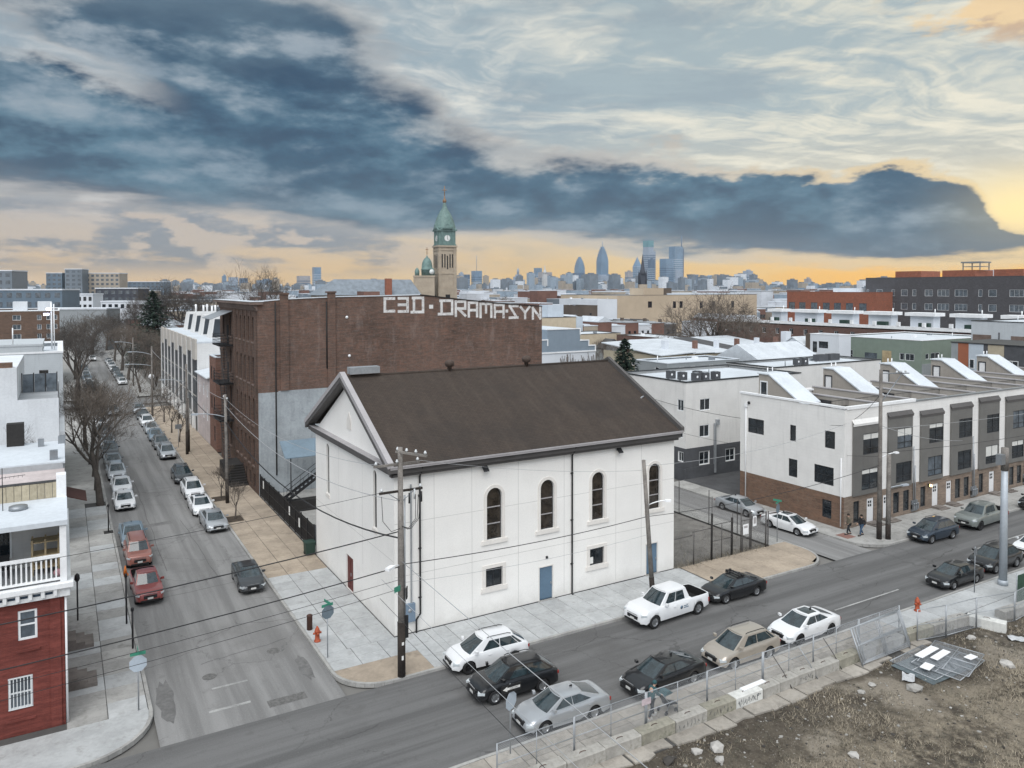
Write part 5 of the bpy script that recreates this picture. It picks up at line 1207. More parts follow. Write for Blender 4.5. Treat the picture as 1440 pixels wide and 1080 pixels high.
for k,(a0,a1) in enumerate([(125.9,132.5),(112.2,123.4),(100,110),(87.9,97.7),(75.8,85.1),(63.6,72.8),(54.2,60.2)]):
    t = thing('roof_pavilion', ['white roof pavilion half hidden by the bare trees','white roof pavilion before the terracotta block','white roof pavilion at the corner of the dark block','white roof pavilion third from the terracotta block','white roof pavilion fourth from the terracotta block','white roof pavilion fifth from the terracotta block','white roof pavilion at the right edge of the view'][k], 'roof pavilion', (186,(a0+a1)/2,9.6), 'white roof pavilions')
    q = MB(); q.box(183,186,a0+1.2,a1-1.6,9.6,13.3); q.build('wall', MT['far_white'], t)
    q = MB(); q.box(182,186.6,a0+.2,a1-.6,13.3,14.2); q.build('roof', MT['white_paint'], t)
    q = MB(); q.tube([(185,a0+2,14.2),(185,a0+2,15.2)], .14, 6); q.build('flue', MT['white_paint'], t)
    q = MB(); q.box(181,182.4,a0+1.5,a0+4.2,10.4,11.5); q.build('deck_plants', MT['bin_green'], t)
b = building('apartment_building', 'terracotta brick block with paired dark windows', 'apartment building', 260, 290, 146, 189.5, 19.1, 'terracotta', cop='terracotta', par=.3, wins=[('W',c,c+3.3,11.6,14.7,3,1) for c in (150.5,156.6,162.2,167.6,173.6,179.7,185.2)], mf='frame_dark', mg='glass_pale')
q = MB(); q.box(268,280,160,172,18.9,20.8); q.build('plant_screen', MT['far_white'], b)
DW = [(150.4,153),(145.1,146.4),(139.7,142.4),(136.2,137.7),(129.6,132.7),(123.3,127.7),(116.6,121.2),(111.3,112.6),(106.3,109.1),(97.4,102)]
b = building('apartment_building', 'large dark grey brick block with orange rooftop rooms', 'apartment building', 270, 300, 60, 158, 24.9, 'dark_block', cop='dark_block', par=.3, wins=[('W',a,c,z,z+2.5,max(1,int((c-a)/1.4)),1) for a,c in DW for z in (17.7,12.4)]+[('W',156.5,157.5,12.5,15,1),('W',156.5,157.5,17.7,20.2,1)], mf='frame_white', mg='glass_pale')
for a0,a1 in ((135.1,145.6),(114.5,126.6),(98.2,107.9),(80,92)):
    q = MB(); q.box(271,284,a0,a1,24.6,27.4); q.build('rooftop_room', MT['terracotta'], b)
t = thing('water_tank_frame', 'open steel tank frame standing on the dark brick block', 'tank frame', (275,116.4,27.4))
for y in (113.3,119.4):
    for x in (272,278):
        q = MB(); q.box(x-.15,x+.15,y-.15,y+.15,27.4,30); q.build('leg', MT['metal_grey'], t)
q = MB(); q.box(271.5,278.5,112.8,120,30,30.5); q.box(272,278,113,119.6,28.6,28.8); q.build('ring_beam', MT['metal_grey'], t)
q = MB(); q.box(283,289,108,128,24.6,27.6); tag(q.build('rooftop_plant', MT['far_white'], org=(286,118,24.6)), 'white rooftop plant room on the dark brick block', 'plant room')
# ================================================================= the domed church tower
mat('tower_stone', (.36,.30,.23), .9, .18, .25, 2.0, streak=.3)
mat('copper_green', (.13,.205,.19), .6, .3, .5, 3.0, streak=.4)
mat('slate', (.19,.22,.25), .7, .25, .4, 3.0)
mat('clock_face', (.62,.64,.62), .6, .1)
mat('gilt', (.22,.13,.07), .6, .2)
CX, CY, RA = 195, 404, radians(-8)
tw = thing('church_tower', 'tall stone church tower with a green copper clock stage and dome', 'church tower', (CX,CY,-.1))
def rb(mb, s, z0, z1, m=0, cx=CX, cy=CY, a=RA): return mb.obox((cx,cy,z0), s, s, z1-z0, a, m)
q = MB(); rb(q,12.4,-.1,20); q.build('base', MT['tower_stone'], tw)
q = MB(); rb(q,11.4,20,47); q.build('shaft', MT['tower_stone'], tw)
q = MB(); rb(q,12.4,20,21); rb(q,12.0,30,30.8); rb(q,13.0,47,48); rb(q,12.2,44.8,45.5); q.build('string_course', MT['tower_stone'], tw)
ux, uy = (cos(RA), sin(RA)), (-sin(RA), cos(RA))
for f in range(4):
    a = RA+f*pi/2; n_ = (cos(a), sin(a)); u_ = (-sin(a), cos(a))
    for k in range(-2,3):
        q = MB(); c = (CX+n_[0]*5.72+u_[0]*k*1.7, CY+n_[1]*5.72+u_[1]*k*1.7, 34 if k else 33); q.obox(c, .1, .75, 8.5, a); q.build('lancet_slot', MT['dark_room'], tw)
    q = MB(); c = (CX+n_[0]*6.32, CY+n_[1]*6.32, 8); q.obox(c, .1, 3, 9, a); q.build('belfry_window', MT['dark_room'], tw)
    for k in (-1,1):
        q = MB(); c = (CX+n_[0]*5.6+u_[0]*k*4.9, CY+n_[1]*5.6+u_[1]*k*4.9, 21); q.obox(c, .9, 1.5, 26, a); q.build('buttress', MT['tower_stone'], tw)
q = MB(); rb(q,10.8,48,57.5); cs = q.build('clock_stage', MT['copper_green'], tw)
for f in range(4):
    a = RA+f*pi/2; n_ = (cos(a), sin(a)); u_ = (-sin(a), cos(a))
    cc_ = Vector((CX+n_[0]*5.45, CY+n_[1]*5.45, 52.6))
    pts = [cc_+Vector((u_[0]*cos(t)*1.9, u_[1]*cos(t)*1.9, sin(t)*1.9)) for t in [2*pi*i/16 for i in range(16)]]
    q = MB(); q.extr([p[:] for p in pts], (n_[0]*.15,n_[1]*.15,0)); k_ = q.build('clock_face', MT['clock_face'], cs)
    q = MB(); c2_ = cc_+Vector((n_[0]*.2,n_[1]*.2,0)); q.tube([c2_,c2_+Vector((0,0,1.9))], .12, 4); q.tube([c2_,c2_+Vector((u_[0]*.5,u_[1]*.5,-1.2))], .14, 4); q.build('clock_hands', MT['metal_black'], k_)
    for k in (-1,1):
        q = MB(); c = (CX+n_[0]*5.5+u_[0]*k*3.6, CY+n_[1]*5.5+u_[1]*k*3.6, 48.5); q.obox(c, .8, 1.1, 8.4, a); q.build('column', MT['copper_green'], cs)
    w_ = 5.6; e0 = Vector((CX+n_[0]*5.0, CY+n_[1]*5.0, 57.5)); U = Vector((u_[0],u_[1],0))
    q = MB(); q.extr([(e0-U*w_)[:], (e0+U*w_)[:], (e0+Vector((0,0,4.6)))[:]], (n_[0]*1.3,n_[1]*1.3,0)); q.build('pediment', MT['copper_green'], tw)
q = MB(); rb(q,12.6,57.2,58.2); rb(q,11.8,48,48.8); q.build('copper_cornice', MT['copper_green'], tw)
q = MB(); q.lathe([(7.4,58.2),(7.0,59.7),(6.4,62),(5.5,64.8),(4.3,67.6),(2.9,70),(1.7,71.8),(1.2,73.5),(.7,76),(0.0,77)], (CX,CY,0), 8, a0=RA+pi/8); q.build('dome', MT['copper_green'], tw)
q = MB(); q.lathe([(.0,75),(1.1,75.6),(1.3,76.6),(.8,77.6),(.35,78.4),(.3,80)], (CX,CY,0), 10); q.tube([(CX,CY,79),(CX,CY,86)], .3, 5); q.tube([(CX-1.3,CY+.7,83.5),(CX+1.3,CY-.7,83.5)], .28, 5); q.build('cross', MT['gilt'], tw)
RA = radians(-28)
# stairs turret with little dome, nave roof
tq = thing('church_turret', 'small green domed turret beside the tall church tower', 'turret', (180,402,-.1))
q = MB(); q.obox((180,402,-.1), 13, 9, 28, RA); q.build('base', MT['tower_stone'], tq)
q = MB(); q.obox((180,402,27.9), 13.6, 9.6, 1.0, RA); q.build('cornice', MT['tower_stone'], tq)
q = MB(); q.lathe([(3.5,28.9),(3.6,32.4),(4.0,32.6),(3.5,33.0),(3.3,35.4),(2.8,37.6),(1.8,39.4),(.7,40.4),(.3,41.3),(0,42)], (181.3,401,0), 12); q.build('dome', MT['copper_green'], tq)
q = MB(); q.tube([(181.3,401,42),(181.3,401,46.5)], .22, 5); q.tube([(180.5,401.4,45.2),(182.1,400.6,45.2)], .2, 5); q.build('cross', MT['gilt'], tq)
for dx in (-4.5,4.0):
    q = MB(); q.lathe([(1.5,28.9),(1.6,31.5),(1.0,33),(0,34)], (180+dx,401-dx*.5,0), 8); q.build('pinnacle', MT['copper_green'], tq)
q = MB(); q.lathe([(0,0),(1.6,0),(1.6,.2),(0,.22)], (182.6,396.6,31.2), 12, axis='y'); q.build('clock_face', MT['clock_face'], tq)
nv = thing('church_nave', 'long slate roofed church nave behind the factory', 'church', (150,402,-.1))
q = MB(); q.box(112,172,395,415,-.1,17); q.build('wall', MT['tower_stone'], nv)
q = MB(); q.add([(110,393,17),(174,393,17),(174,417,17),(110,417,17),(123,405,26.4),(172,405,26.4)], [(0,1,5,4),(1,2,5),(2,3,4,5),(3,0,4)]); q.build('roof', MT['slate'], nv)
q = MB(); q.box(150.5,154.0,391,394,-.1,26.8); tag(q.build('brick_chimney', MT['terracotta'], org=(152,392,-.1)), 'red brick chimney stack standing before the slate nave roof', 'chimney')
# slim dark steeple in front of the towers
sp = thing('steeple', 'thin dark church steeple before the skyline', 'steeple', (640,960,-.1))
SX, SY = 677, 785
mat('steeple_dark', (.05,.055,.07), .8, .2)
sp.location = (SX,SY,-.1); ORG[sp.name] = (SX,SY,-.1)
q = MB(); q.obox((SX,SY,-.1), 11, 11, 26, RA); q.build('base', MT['tower_stone'], sp)
q = MB(); q.obox((SX,SY,25.9), 8, 8, 13, RA); q.build('belfry', MT['steeple_dark'], sp)
for f in range(4):
    a = RA+f*pi/2+pi/4
    q = MB(); q.lathe([(1.2,26),(1.0,40),(0,46)], (SX+6*cos(a),SY+6*sin(a),0), 6); q.build('pinnacle', MT['steeple_dark'], sp)
q = MB(); q.lathe([(5.6,38.9),(3.2,44),(1.6,56),(0.1,68)], (SX,SY,0), 8); q.build('spire', MT['steeple_dark'], sp)
# ================================================================= middle distance, left
def far_block(name, label, x, y, w, h, m, d=None, rows=0, cols=0, a=RA, mg='glass_pale', cat='building', group=None, z0=-.1):
    t = thing(name, label, cat, (x,y,z0), group); d = d or w
    q = MB(); q.obox((x,y,z0), w, d, h, a); q.build('wall', MT[m], t)
    q = MB(); q.obox((x,y,z0+h+.01), w+.4, d+.4, .5, a); q.build('parapet', MT['far_white'], t)
    n_ = (sin(a), -cos(a)); u_ = (cos(a), sin(a))
    if rows:
        for f, (nn, uu, ww, dd) in enumerate(((n_,u_,w,d),((-u_[0],-u_[1]),n_,d,w))):
            q0 = None
            for r in range(rows):
                for c in range(cols):
                    s = (c+.5)/cols-.5; cxy = (x+nn[0]*dd/2+uu[0]*ww*s, y+nn[1]*dd/2+uu[1]*ww*s, z0+h-(r+.78)*h/max(rows, h/3.3))
                    q = MB(); q.obox(cxy, ww/cols*.55, .16, min(1.7,h/rows*.5), atan2(uu[1],uu[0])); q.build('window', MT[mg], t)
    return t
mat('far_glass', (.15,.18,.21), .25, .25, .06, spec=.7); mat('far_blue', (.11,.15,.19), .4, .3, .08); mat('far_tan', (.33,.29,.24), .9, .15, .1); mat('far_black', (.05,.055,.07), .7, .25)
far_block('apartment_building', 'glass and brown apartment slab at the far left edge', -41, 380, 18, 29, 'far_glass', 12, 6, 5)
far_block('apartment_building', 'slim blue grey tower left of the tan hospital block', -19, 657, 12, 33, 'far_blue', 10, 7, 3)
far_block('apartment_building', 'dark glass tower joined to the tan hospital block', -6, 647, 13, 36, 'far_glass', 10, 8, 3)
far_block('apartment_building', 'tan block with many small lit windows on the left skyline', 13, 650, 30, 33, 'far_tan', 14, 6, 8)
far_block('office_building', 'long low blue glazed block under the left skyline', -27, 287, 30, 20.5, 'far_blue', 12, 2, 9)
far_block('apartment_building', 'small white block with a grid of dark windows', -8, 337, 11, 18.5, 'far_white', 9, 3, 5, mg='glass')
far_block('apartment_building', 'black flat block with small lit windows right of the white one', 9, 376, 20, 21, 'far_black', 12, 3, 6)
far_block('office_building', 'long dark slab with a purple sign box on the left skyline', 62, 854, 42, 28, 'far_blue', 18, 4, 9)
far_block('shed', 'long grey green industrial shed behind the brown flats', -12, 262, 24, 14, 'far_grey_siding', 10)
far_block('terrace', 'low white terrace with tiny dark windows', 8, 317, 20, 15.5, 'far_white', 8, 1, 8, mg='glass')
# plain rows of small houses that carpet the middle distance
mat('house_red', (.17,.09,.07), .9, .25, .2); mat('house_tan', (.34,.29,.23), .9, .2, .2); mat('house_white', (.55,.57,.6), .85, .15, .2); mat('house_blue', (.27,.33,.39), .85, .2, .2); mat('house_dark', (.085,.08,.08), .9, .2, .2)
HM = []
for i in range(12):
    r = random.Random(i); h = r.uniform(7.2,9.6); wd, dp = 6.0, 13
    q = MB(); q.box(-wd/2,wd/2,-dp/2,dp/2,0,h,0); q.box(-wd/2-.1,wd/2+.1,-dp/2-.1,dp/2+.1,h,h+.25,1)
    if i % 3 == 0: q.extr([(-wd/2,-dp/2,h+.25),(0,-dp/2,h+1.9),(wd/2,-dp/2,h+.25)], (0,dp,0), 1)
    else: q.box(-wd/2+.4,wd/2-.4,-dp/2+.5,dp/2-4,h+.25,h+.5,1); q.box(.6,1.6,0,1,h+.25,h+1.6,3)
    for z in (1.2,4.2): 
        for x in (-1.6,.9): q.box(x,x+1,-dp/2-.05,-dp/2-.004,z,z+1.6,2)
        for y in (-4,0,3.5): q.box(-wd/2-.05,-wd/2-.004,y,y+1,z,z+1.6,2)
    wl = ['house_red','house_tan','house_white','house_blue','house_dark','house_red'][i % 6]; rf = ['rib_roof','white_roof','grey_roof'][(i//2) % 3]
    HM.append((q.mesh('small_house', [MT[wl], MT[rf], MT['glass'], MT['far_brown']]), {'house_red':'red brick','house_tan':'tan','house_white':'white','house_blue':'pale blue','house_dark':'dark'}[wl], {'rib_roof':'metal','white_roof':'white','grey_roof':'grey'}[rf], 'gabled' if i % 3 == 0 else 'flat'))
def clear(x, y):
    if -26 < x < 8 and y < 700: return False
    if -70 < x < -10 and 140 < y < 180: return False
    if 55 < x < 130 and y < 165: return False
    if 100 < x < 200 and y < 140: return False
    if 150 < x < 300 and 180 < y < 285 : return False
    if 105 < x < 215 and 385 < y < 425: return False
    if 225 < x and y < 240: return False
    if 125 < x < 235 and y < 175: return False
    return True
n_h = 0
for row in range(60):
    y = 120+row*19.5
    x = -120.0
    while x < 760 and n_h < 300:
        x += 6.02 if RND.random() < .86 else RND.uniform(8,22)
        # only inside the view wedge
        a_ = math.degrees(atan2(x+16.9, y+42.8))
        if not (-5 < a_ < 66) or not clear(x, y): continue
        if x < 0 and a_ > -5 and y < 140: continue
        if row > 6 and RND.random() < .45: continue
        hm = RND.choice(HM); o = bpy.data.objects.new('small_house', hm[0]); COL.objects.link(o); o.location = (x,y,-.15); o.rotation_euler = (0,0,RND.choice([0,0,pi]))
        bd_ = 'near' if row < 4 else ('middle' if row < 10 else 'far')
        a_s = 'left of the factory' if a_ < 14 else ('behind the factory' if a_ < 33 else ('before the beige block' if a_ < 44 else 'before the far right blocks'))
        lb_ = '%s %s-roofed %s house, %s streets %s' % (hm[1], hm[2], hm[3], bd_, a_s); tag(o, lb_, 'house', lb_); n_h += 1
# beyond that the city reads as one mass
q = MB(); r = random.Random(4)
for i in range(5200):
    dist = 420*(3900/420)**(r.random()**.8); a_ = radians(30.4+r.uniform(-36,36)); x = -17+dist*sin(a_); y = -43+dist*cos(a_)
    if not clear(x, y) or (dist < 900 and 100 < x < 215 and 380 < y < 430): continue
    h = r.uniform(7,13) if r.random() < .9 else r.uniform(13,19.5)
    w_ = r.uniform(7,15)*(1+dist/2600); d_ = r.uniform(7,18)*(1+dist/2600); m_ = r.choice([0,0,1,2,2,3,4])
    q.obox((x,y,-.15), w_, d_, h, 0, m_); q.obox((x,y,h-.15), w_+.2, d_+.2, .4, 0, r.choice([5,5,5,6]))
    if r.random() < .4: q.obox((x+w_*.2,y-d_*.5-.1,h*.45), w_*.5, .2, h*.22, 0, 7)
for i in range(800):
    a_ = radians(30.4+r.uniform(-34,34)); dist = r.uniform(2600,4300); x = -17+dist*sin(a_); y = -43+dist*cos(a_); c_ = math.degrees(a_); k_ = 1.0 if 24 < c_ < 48 else .45
    w_ = r.uniform(14,36); h = r.uniform(16,34)+k_*58*r.random()**2.4; q.obox((x,y,-.15), w_, w_*r.uniform(.6,1.2), h, 0, r.choice([4,4,3,3,5,1])); q.obox((x,y,h-.15), w_*.5, w_*.4, 4, 0, 4)
o = q.build('distant_city', [MT[k] for k in ('house_red','house_tan','house_white','house_blue','far_glass','far_white','grey_roof','glass')]); tag(o, 'countless small roofs and blocks filling the distance before the skyline', 'distant city', kind='stuff')
# ================================================================= skyline
mat('tower_glass', (.15,.235,.33), .3, .2, .02, .15, spec=.6); mat('tower_pale', (.29,.34,.41), .6, .15, .02, .15); mat('tower_dark', (.085,.135,.205), .35, .2, .02, .15); mat('tower_warm', (.33,.31,.31), .7, .15, .02); mat('tower_teal', (.12,.27,.30), .3, .2, .02)  # bluish tones put part of the distance haze into the tower colours
mat('city_stone', (.5,.5,.49), .8, .1, .02)
SKY = [(703,4095,19.1,85,'f'),(765,4186,42.1,80,'f'),(804,4127,36.2,75,'f'),(853,3861,66.1,62,'f'),(1059,3914,55,85,'f'),(1178,4088,37.6,135,'f'),(1862,3713,20.4,103,'f'),(1935,3789,26.8,97,'f'),(1984,3763,44.7,117,'a'),(1987,3648,29.2,41,'f'),(1947,3442,66.7,66,'s'),(2083,3479,54.1,93,'d'),(2101,3351,30.5,69,'s'),(2333,3677,33.6,135,'f'),(2313,3571,56.7,109,'f'),(2231,3446,23,117,'c'),(2340,3434,49.5,75,'f'),(2493,3510,57.2,105,'f'),(2588,3627,43.6,207,'p'),(2480,3397,26.4,95,'f'),(2475,3338,20.3,90,'f'),(2602,3430,63,89,'f'),(2694,3549,49.7,268,'P'),(2634,3343,56.2,72,'f'),(2656,3262,29.2,110,'f'),(2819,3387,36.6,199,'q'),(2902,3382,52.3,290,'K'),(2781,3222,26.4,177,'f'),(2843,3168,52.7,180,'f'),(3015,3283,61.1,256,'T'),(3045,3269,18.4,284,'m'),(2765,2969,41.7,76,'f'),(2877,3001,39.8,92,'h'),(2961,2989,42.9,89,'h'),(2734,2579,76.1,44,'f'),(2891,2704,26.7,70,'f'),(3147,2869,37.1,111,'f'),(2605,2276,69.3,26,'s'),(2291,1874,68.6,20,'f'),(2951,2330,22.2,62,'f'),(2821,2173,46.5,29,'f'),(1672,3137,74.9,32,'f'),(1759,2973,109.4,25,'f'),(2180,2935,76.7,45,'f'),(2199,2795,74.3,34,'f'),(2090,2999,64.1,31,'f'),(2427,2735,75.7,44,'f'),(1861,2792,47.2,21,'f'),(2262,2744,49.4,37,'f')]
SPECIAL = {'p':'shorter blue glass skyscraper with a pointed crown','P':'taller blue glass skyscraper with a stepped pointed crown and needle','q':'skyscraper with a pyramid top left of the notched tower','K':'pale obelisk skyscraper with a dark green notched top','T':'broad glass skyscraper beside a thin mast','m':'thin dark mast tower, the highest on the skyline','a':'flat topped tower with a needle antenna near the church tower','c':'white stone clock tower amid the skyline','d':'skyline block topped by a small cupola'}
TMS = ['tower_glass','tower_pale','tower_dark','tower_glass','tower_warm']
ADJ = {'tower_glass':'blue glass','tower_pale':'pale grey','tower_dark':'dark blue','tower_warm':'warm grey stone'}
NK = {}
mat('band_pale', (.36,.43,.5), .4, .1, .02)
for i, (x, y, w_, h, k) in enumerate(SKY):
    mm = TMS[i % 5]
    if k in 'pP': mm = 'tower_glass'
    if k == 'K': mm = 'tower_pale'
    if k == 'T': mm = 'tower_glass'
    if k == 'm': mm = 'tower_dark'
    if k == 'c': mm = 'city_stone'
    if k in SPECIAL: lab = SPECIAL[k]; grp = None
    else:
        ds = sqrt((x+17)**2+(y+43)**2); azd = math.degrees(atan2(x+17,y+43))
        side = 'left of the church tower' if azd < 26 else ('between church tower and pointed towers' if azd < 35 else ('near the glass skyscrapers' if azd < 43 else 'right of the skyscrapers'))
        kk = (mm, h > 60, side); NK[kk] = NK.get(kk, 0)+1; lab = '%s %s %s on the skyline%s' % (ADJ[mm], 'high-rise' if h > 60 else 'low block', side, ['', ', second one', ', third one', ', fourth one'][NK[kk]-1]); grp = 'plain skyline buildings'
    t = thing('skyscraper' if h > 60 else 'office_block', lab, 'skyscraper' if h > 60 else 'office block', (x,y,-.1), grp)
    q = MB(); A = 0.0
    if k in 'pP':
        q.obox((x,y,-.1), w_*1.25, w_*1.25, h*.38); q.obox((x,y,h*.38), w_, w_, h*.3)
        s_ = w_*.5
        for st, (zz, ww) in enumerate(((.68,.92),(.74,.8),(.8,.66),(.85,.5),(.9,.32))): q.obox((x,y,h*zz), w_*ww, w_*ww, h*.07)
        q.lathe([(s_*.62,h*.68),(s_*.5,h*.84),(0,h)], (x,y,0), 4, smooth=False)
        if k == 'P': q.tube([(x,y,h*.95),(x,y,h*1.09)], 1.6, 4)
    elif k == 'q':
        q.obox((x,y,-.1), w_, w_, h*.72); q.lathe([(w_*.7,h*.72),(0,h)], (x,y,0), 4, smooth=False, a0=pi/4)
    elif k == 'K':
        q.obox((x,y,-.1), w_, w_, h*.8); q.obox((x-w_*.12,y,h*.8), w_*.72, w_*.9, h*.17)
    elif k == 'T':
        q.obox((x,y,-.1), w_, w_*.8, h)
    elif k == 'm':
        q.obox((x,y,-.1), w_, w_, h*.86); q.tube([(x,y,h*.8),(x,y,h*1.12)], 3, 5)
    elif k == 'a':
        q.obox((x,y,-.1), w_, w_, h); q.tube([(x,y,h),(x,y,h+85)], 1.3, 4)
    elif k == 'c':
        q.obox((x,y,-.1), w_, w_, h*.7); q.obox((x,y,h*.7), w_*.8, w_*.8, h*.14); q.lathe([(w_*.5,h*.84),(w_*.35,h*.95),(w_*.1,h*1.08),(w_*.1,h*1.2),(0,h*1.22)], (x,y,0), 8)
    elif k in 'ds':
        q.obox((x,y,-.1), w_, w_, h*.7); q.obox((x,y,h*.7), w_*.7, w_*.7, h*.18); q.obox((x,y,h*.88), w_*.4, w_*.4, h*.12)
        if k == 'd': q.lathe([(w_*.12,h),(w_*.12,h*1.25),(0,h*1.4)], (x,y,0), 8)
    elif k == 'h':
        q.obox((x,y,-.1), w_, w_, h*.85); q.extr([(x-w_*.55,y-w_*.4,h*.85),(x+w_*.55,y-w_*.4,h*.85),(x+w_*.75,y-w_*.4,h),(x+w_*.3,y-w_*.4,h*.93),(x-w_*.3,y-w_*.4,h*.93),(x-w_*.75,y-w_*.4,h)], (0,w_*.8,0))
    else:
        q.obox((x,y,-.1), w_, w_, h)
        if i % 3 == 0: q.obox((x+w_*.1,y,h-.1), w_*.45, w_*.45, 7)
    q.build('tower', MT[mm], t)
    # storey bands, each face
    b_ = MB(); nb = max(3, int(h/16)) if h > 60 else 3
    if k not in 'pPc':
        for j in range(nb):
            z = h*.72*(j+.6)/nb; b_.obox((x,y,z), w_+1.0, w_+1.0 if k != 'T' else w_*.8+1, h*.72/nb*.35)
        tag(b_.build('storey_band', MT['band_pale' if i % 2 else 'tower_dark'], t), kind='stuff')
    if k == 'K':
        q = MB(); q.obox((x-w_*.12,y,h*.88), w_*.74, w_*.92, h*.125); q.build('green_top', MT['tower_teal'], t)
    if k == 'T':
        q = MB(); q.obox((x,y-w_*.4-2,h*.02), w_*.86, 2, h*.45); q.build('pale_facade', MT['tower_pale'], t)
# ================================================================= trees
mat('bark', (.085,.072,.062), .95, .35, 1.5, 9.0, .4)
mat('twig', (.13,.108,.09), .95, .3, .8, 4.0)
mat('twig_dark', (.085,.074,.066), .95, .3, .8, 4.0)
mat('needles', (.028,.05,.034), .9, .5, .9, 7.0)
def grow(seed, H=12.0, spread=.55, levels=5, trunk_h=.22, r0=.2, kids=(4,4,5,5), twig_r=.010, up=.25):
    r = random.Random(seed); tr = MB(); cr = MB()
    def branch(p, d, L, rad, lev):
        n = 4 if lev < 2 else 3; pts = [p]; rs = [rad]; q = p.copy(); dd = d.copy()
        for i in range(n):
            dd = (dd+Vector((r.uniform(-1,1),r.uniform(-1,1),r.uniform(-.6,1)*.8))*(.10+.05*lev)+Vector((0,0,up*.12))).normalized()
            q = q+dd*(L/n); pts.append(q.copy()); rs.append(max(twig_r*.6, rad*(1-.55*(i+1)/n)))
        tgt = tr if lev <= 1 else cr
        tgt.tube(pts, rs, 7 if lev == 0 else (5 if lev == 1 else (4 if lev == 2 else 3)), 0, cap=False, smooth=lev < 3)
        if lev >= levels-1: return
        k = kids[min(lev, len(kids)-1)]+(1 if r.random() < .4 else 0)
        a0 = r.uniform(0, 6.28)
        for j in range(k):
            t = r.uniform(.45 if lev else .55, 1.0); i = min(n-1, int(t*n)); f = t*n-i
            bp = pts[i].lerp(pts[i+1], f); bd = (pts[i+1]-pts[i]).normalized()
            a = a0+j*2.4+r.uniform(-.4,.4); ax = bd.orthogonal().normalized(); ax.rotate(Matrix.Rotation(a, 3, bd))
            ang = spread*r.uniform(.6,1.35)
            nd = (bd*cos(ang)+ax*sin(ang)).normalized()
            branch(bp, nd, L*r.uniform(.55,.8), max(twig_r, rs[i]*r.uniform(.45,.65)), lev+1)
    branch(Vector((0,0,-.1)), Vector((0,0,1)), H*trunk_h*1.6, r0, 0)
    zs = max(v[2] for v in cr.v); s = H/zs
    for m_ in (tr, cr): m_.v = [(x*s, y*s, z*s) for x, y, z in m_.v]
    return tr.mesh('tree_trunk', MT['bark']), cr
TV = []
for i, kw in enumerate([dict(H=12,levels=6,kids=(4,4,4,4,4),spread=.62,r0=.24), dict(H=12,levels=6,kids=(5,4,4,4,3),spread=.7,r0=.26,trunk_h=.2), dict(H=12,levels=6,kids=(4,4,4,4,3),spread=.5,r0=.2,up=.5), dict(H=12,levels=6,kids=(5,5,4,4,4),spread=.78,r0=.32,trunk_h=.16)]):
    tm, cr = grow(20+i, **kw); TV.append((tm, cr.mesh('tree_crown', MT['twig']), cr.mesh('tree_crown', MT['twig_dark'])))
tm, cr = grow(77, H=4, levels=5, kids=(4,4,3,3), spread=.5, r0=.06, twig_r=.008, up=.6); TV.append((tm, cr.mesh('tree_crown', MT['twig']), cr.mesh('tree_crown', MT['twig_dark'])))
def tree(x, y, H, v, lab, grp=None, dark=False, wide=1.0, rot=None, z=0.0, name='bare_tree'):
    t = thing(name, lab, 'tree', (x,y,z), grp); b = 4.0 if v == 4 else 12.0
    for nm, me in (('trunk', TV[v][0]), ('crown', TV[v][2 if dark else 1])):
        o = bpy.data.objects.new(nm, me); COL.objects.link(o); o.parent = t
    t.scale = (H/b*wide, H/b*wide, H/b); t.rotation_euler = (0,0,RND.uniform(0,6.28) if rot is None else rot)
    return t
tree(-13.9,40.7,13.5,0,'bare street tree with a forked trunk nearest the camera on the left pavement',None,False,1.15,2.2)
tree(-14.1,47.3,10,2,'thin bare street tree between the forked one and the slim one',None,False,1.1)
tree(-14.2,61,11,0,'bare street tree between the slim one and the third trunk',None,False)
tree(-14.1,54,11,2,'slim bare street tree just behind the forked one on the left pavement',None,True)
tree(-14.4,70,11,1,'bare street tree third along the left pavement',None,True)
tree(-14.8,111,17.5,1,'large dark bare tree at the far crossing on the left side',None,True,1.0)
for i,(x,y,h,v,l) in enumerate([(-14.6,135,13,0,'bare tree on the left side just past the far crossing'),(-14.4,160,13,2,'bare tree on the left side farther past the crossing'),(-13.9,185,12,1,'bare tree on the left far down the long street'),(-3.4,128,13,2,'bare tree at the right corner of the far crossing'),(-4.0,152,14,0,'bare tree on the right second past the crossing'),(-3.8,176,13,1,'bare tree on the right third past the crossing'),(-3.9,205,13,0,'bare tree on the right near the end of the long street'),
  (3,140,10,1,'rusty brown bare tree on the rough ground right of the long street'),(9,150,11,3,'wide bare tree on the rough ground behind the modern row'),(14,135,10,0,'bare tree close behind the modern row roofs'),(6,168,12,1,'bare tree between the spruce and the long street'),(-9,230,15,3,'bare tree closing the end of the long street'),(-4,250,14,0,'second bare tree closing the end of the long street')]):
    tree(x,y,h,v,l,'bare trees along the far part of the long street', i % 3 == 0, 1.15)
for i,(x,y,h,l) in enumerate([(11,232,24,'tall bare tree left of the group behind the modern row'),(18.5,238,25.5,'tall bare tree in the middle of the group behind the modern row'),(26,245,24,'tall bare tree right of the group behind the modern row'),(7,250,20,'bare tree peeping from behind the spruce')]): tree(x,y,h,3 if i % 2 else 1,l,'tall bare trees on the left skyline', True, 1.0)
tree(21,126,27.5,1,'bare treetop rising behind the factory roof',None,True,.75)
tree(110.5,86,22.8,3,'very large bare spreading tree among the white roofs',None,False,1.02)
tree(113.8,78.5,17.5,1,'second bare tree right of the very large spreading one',None,False,1.0)
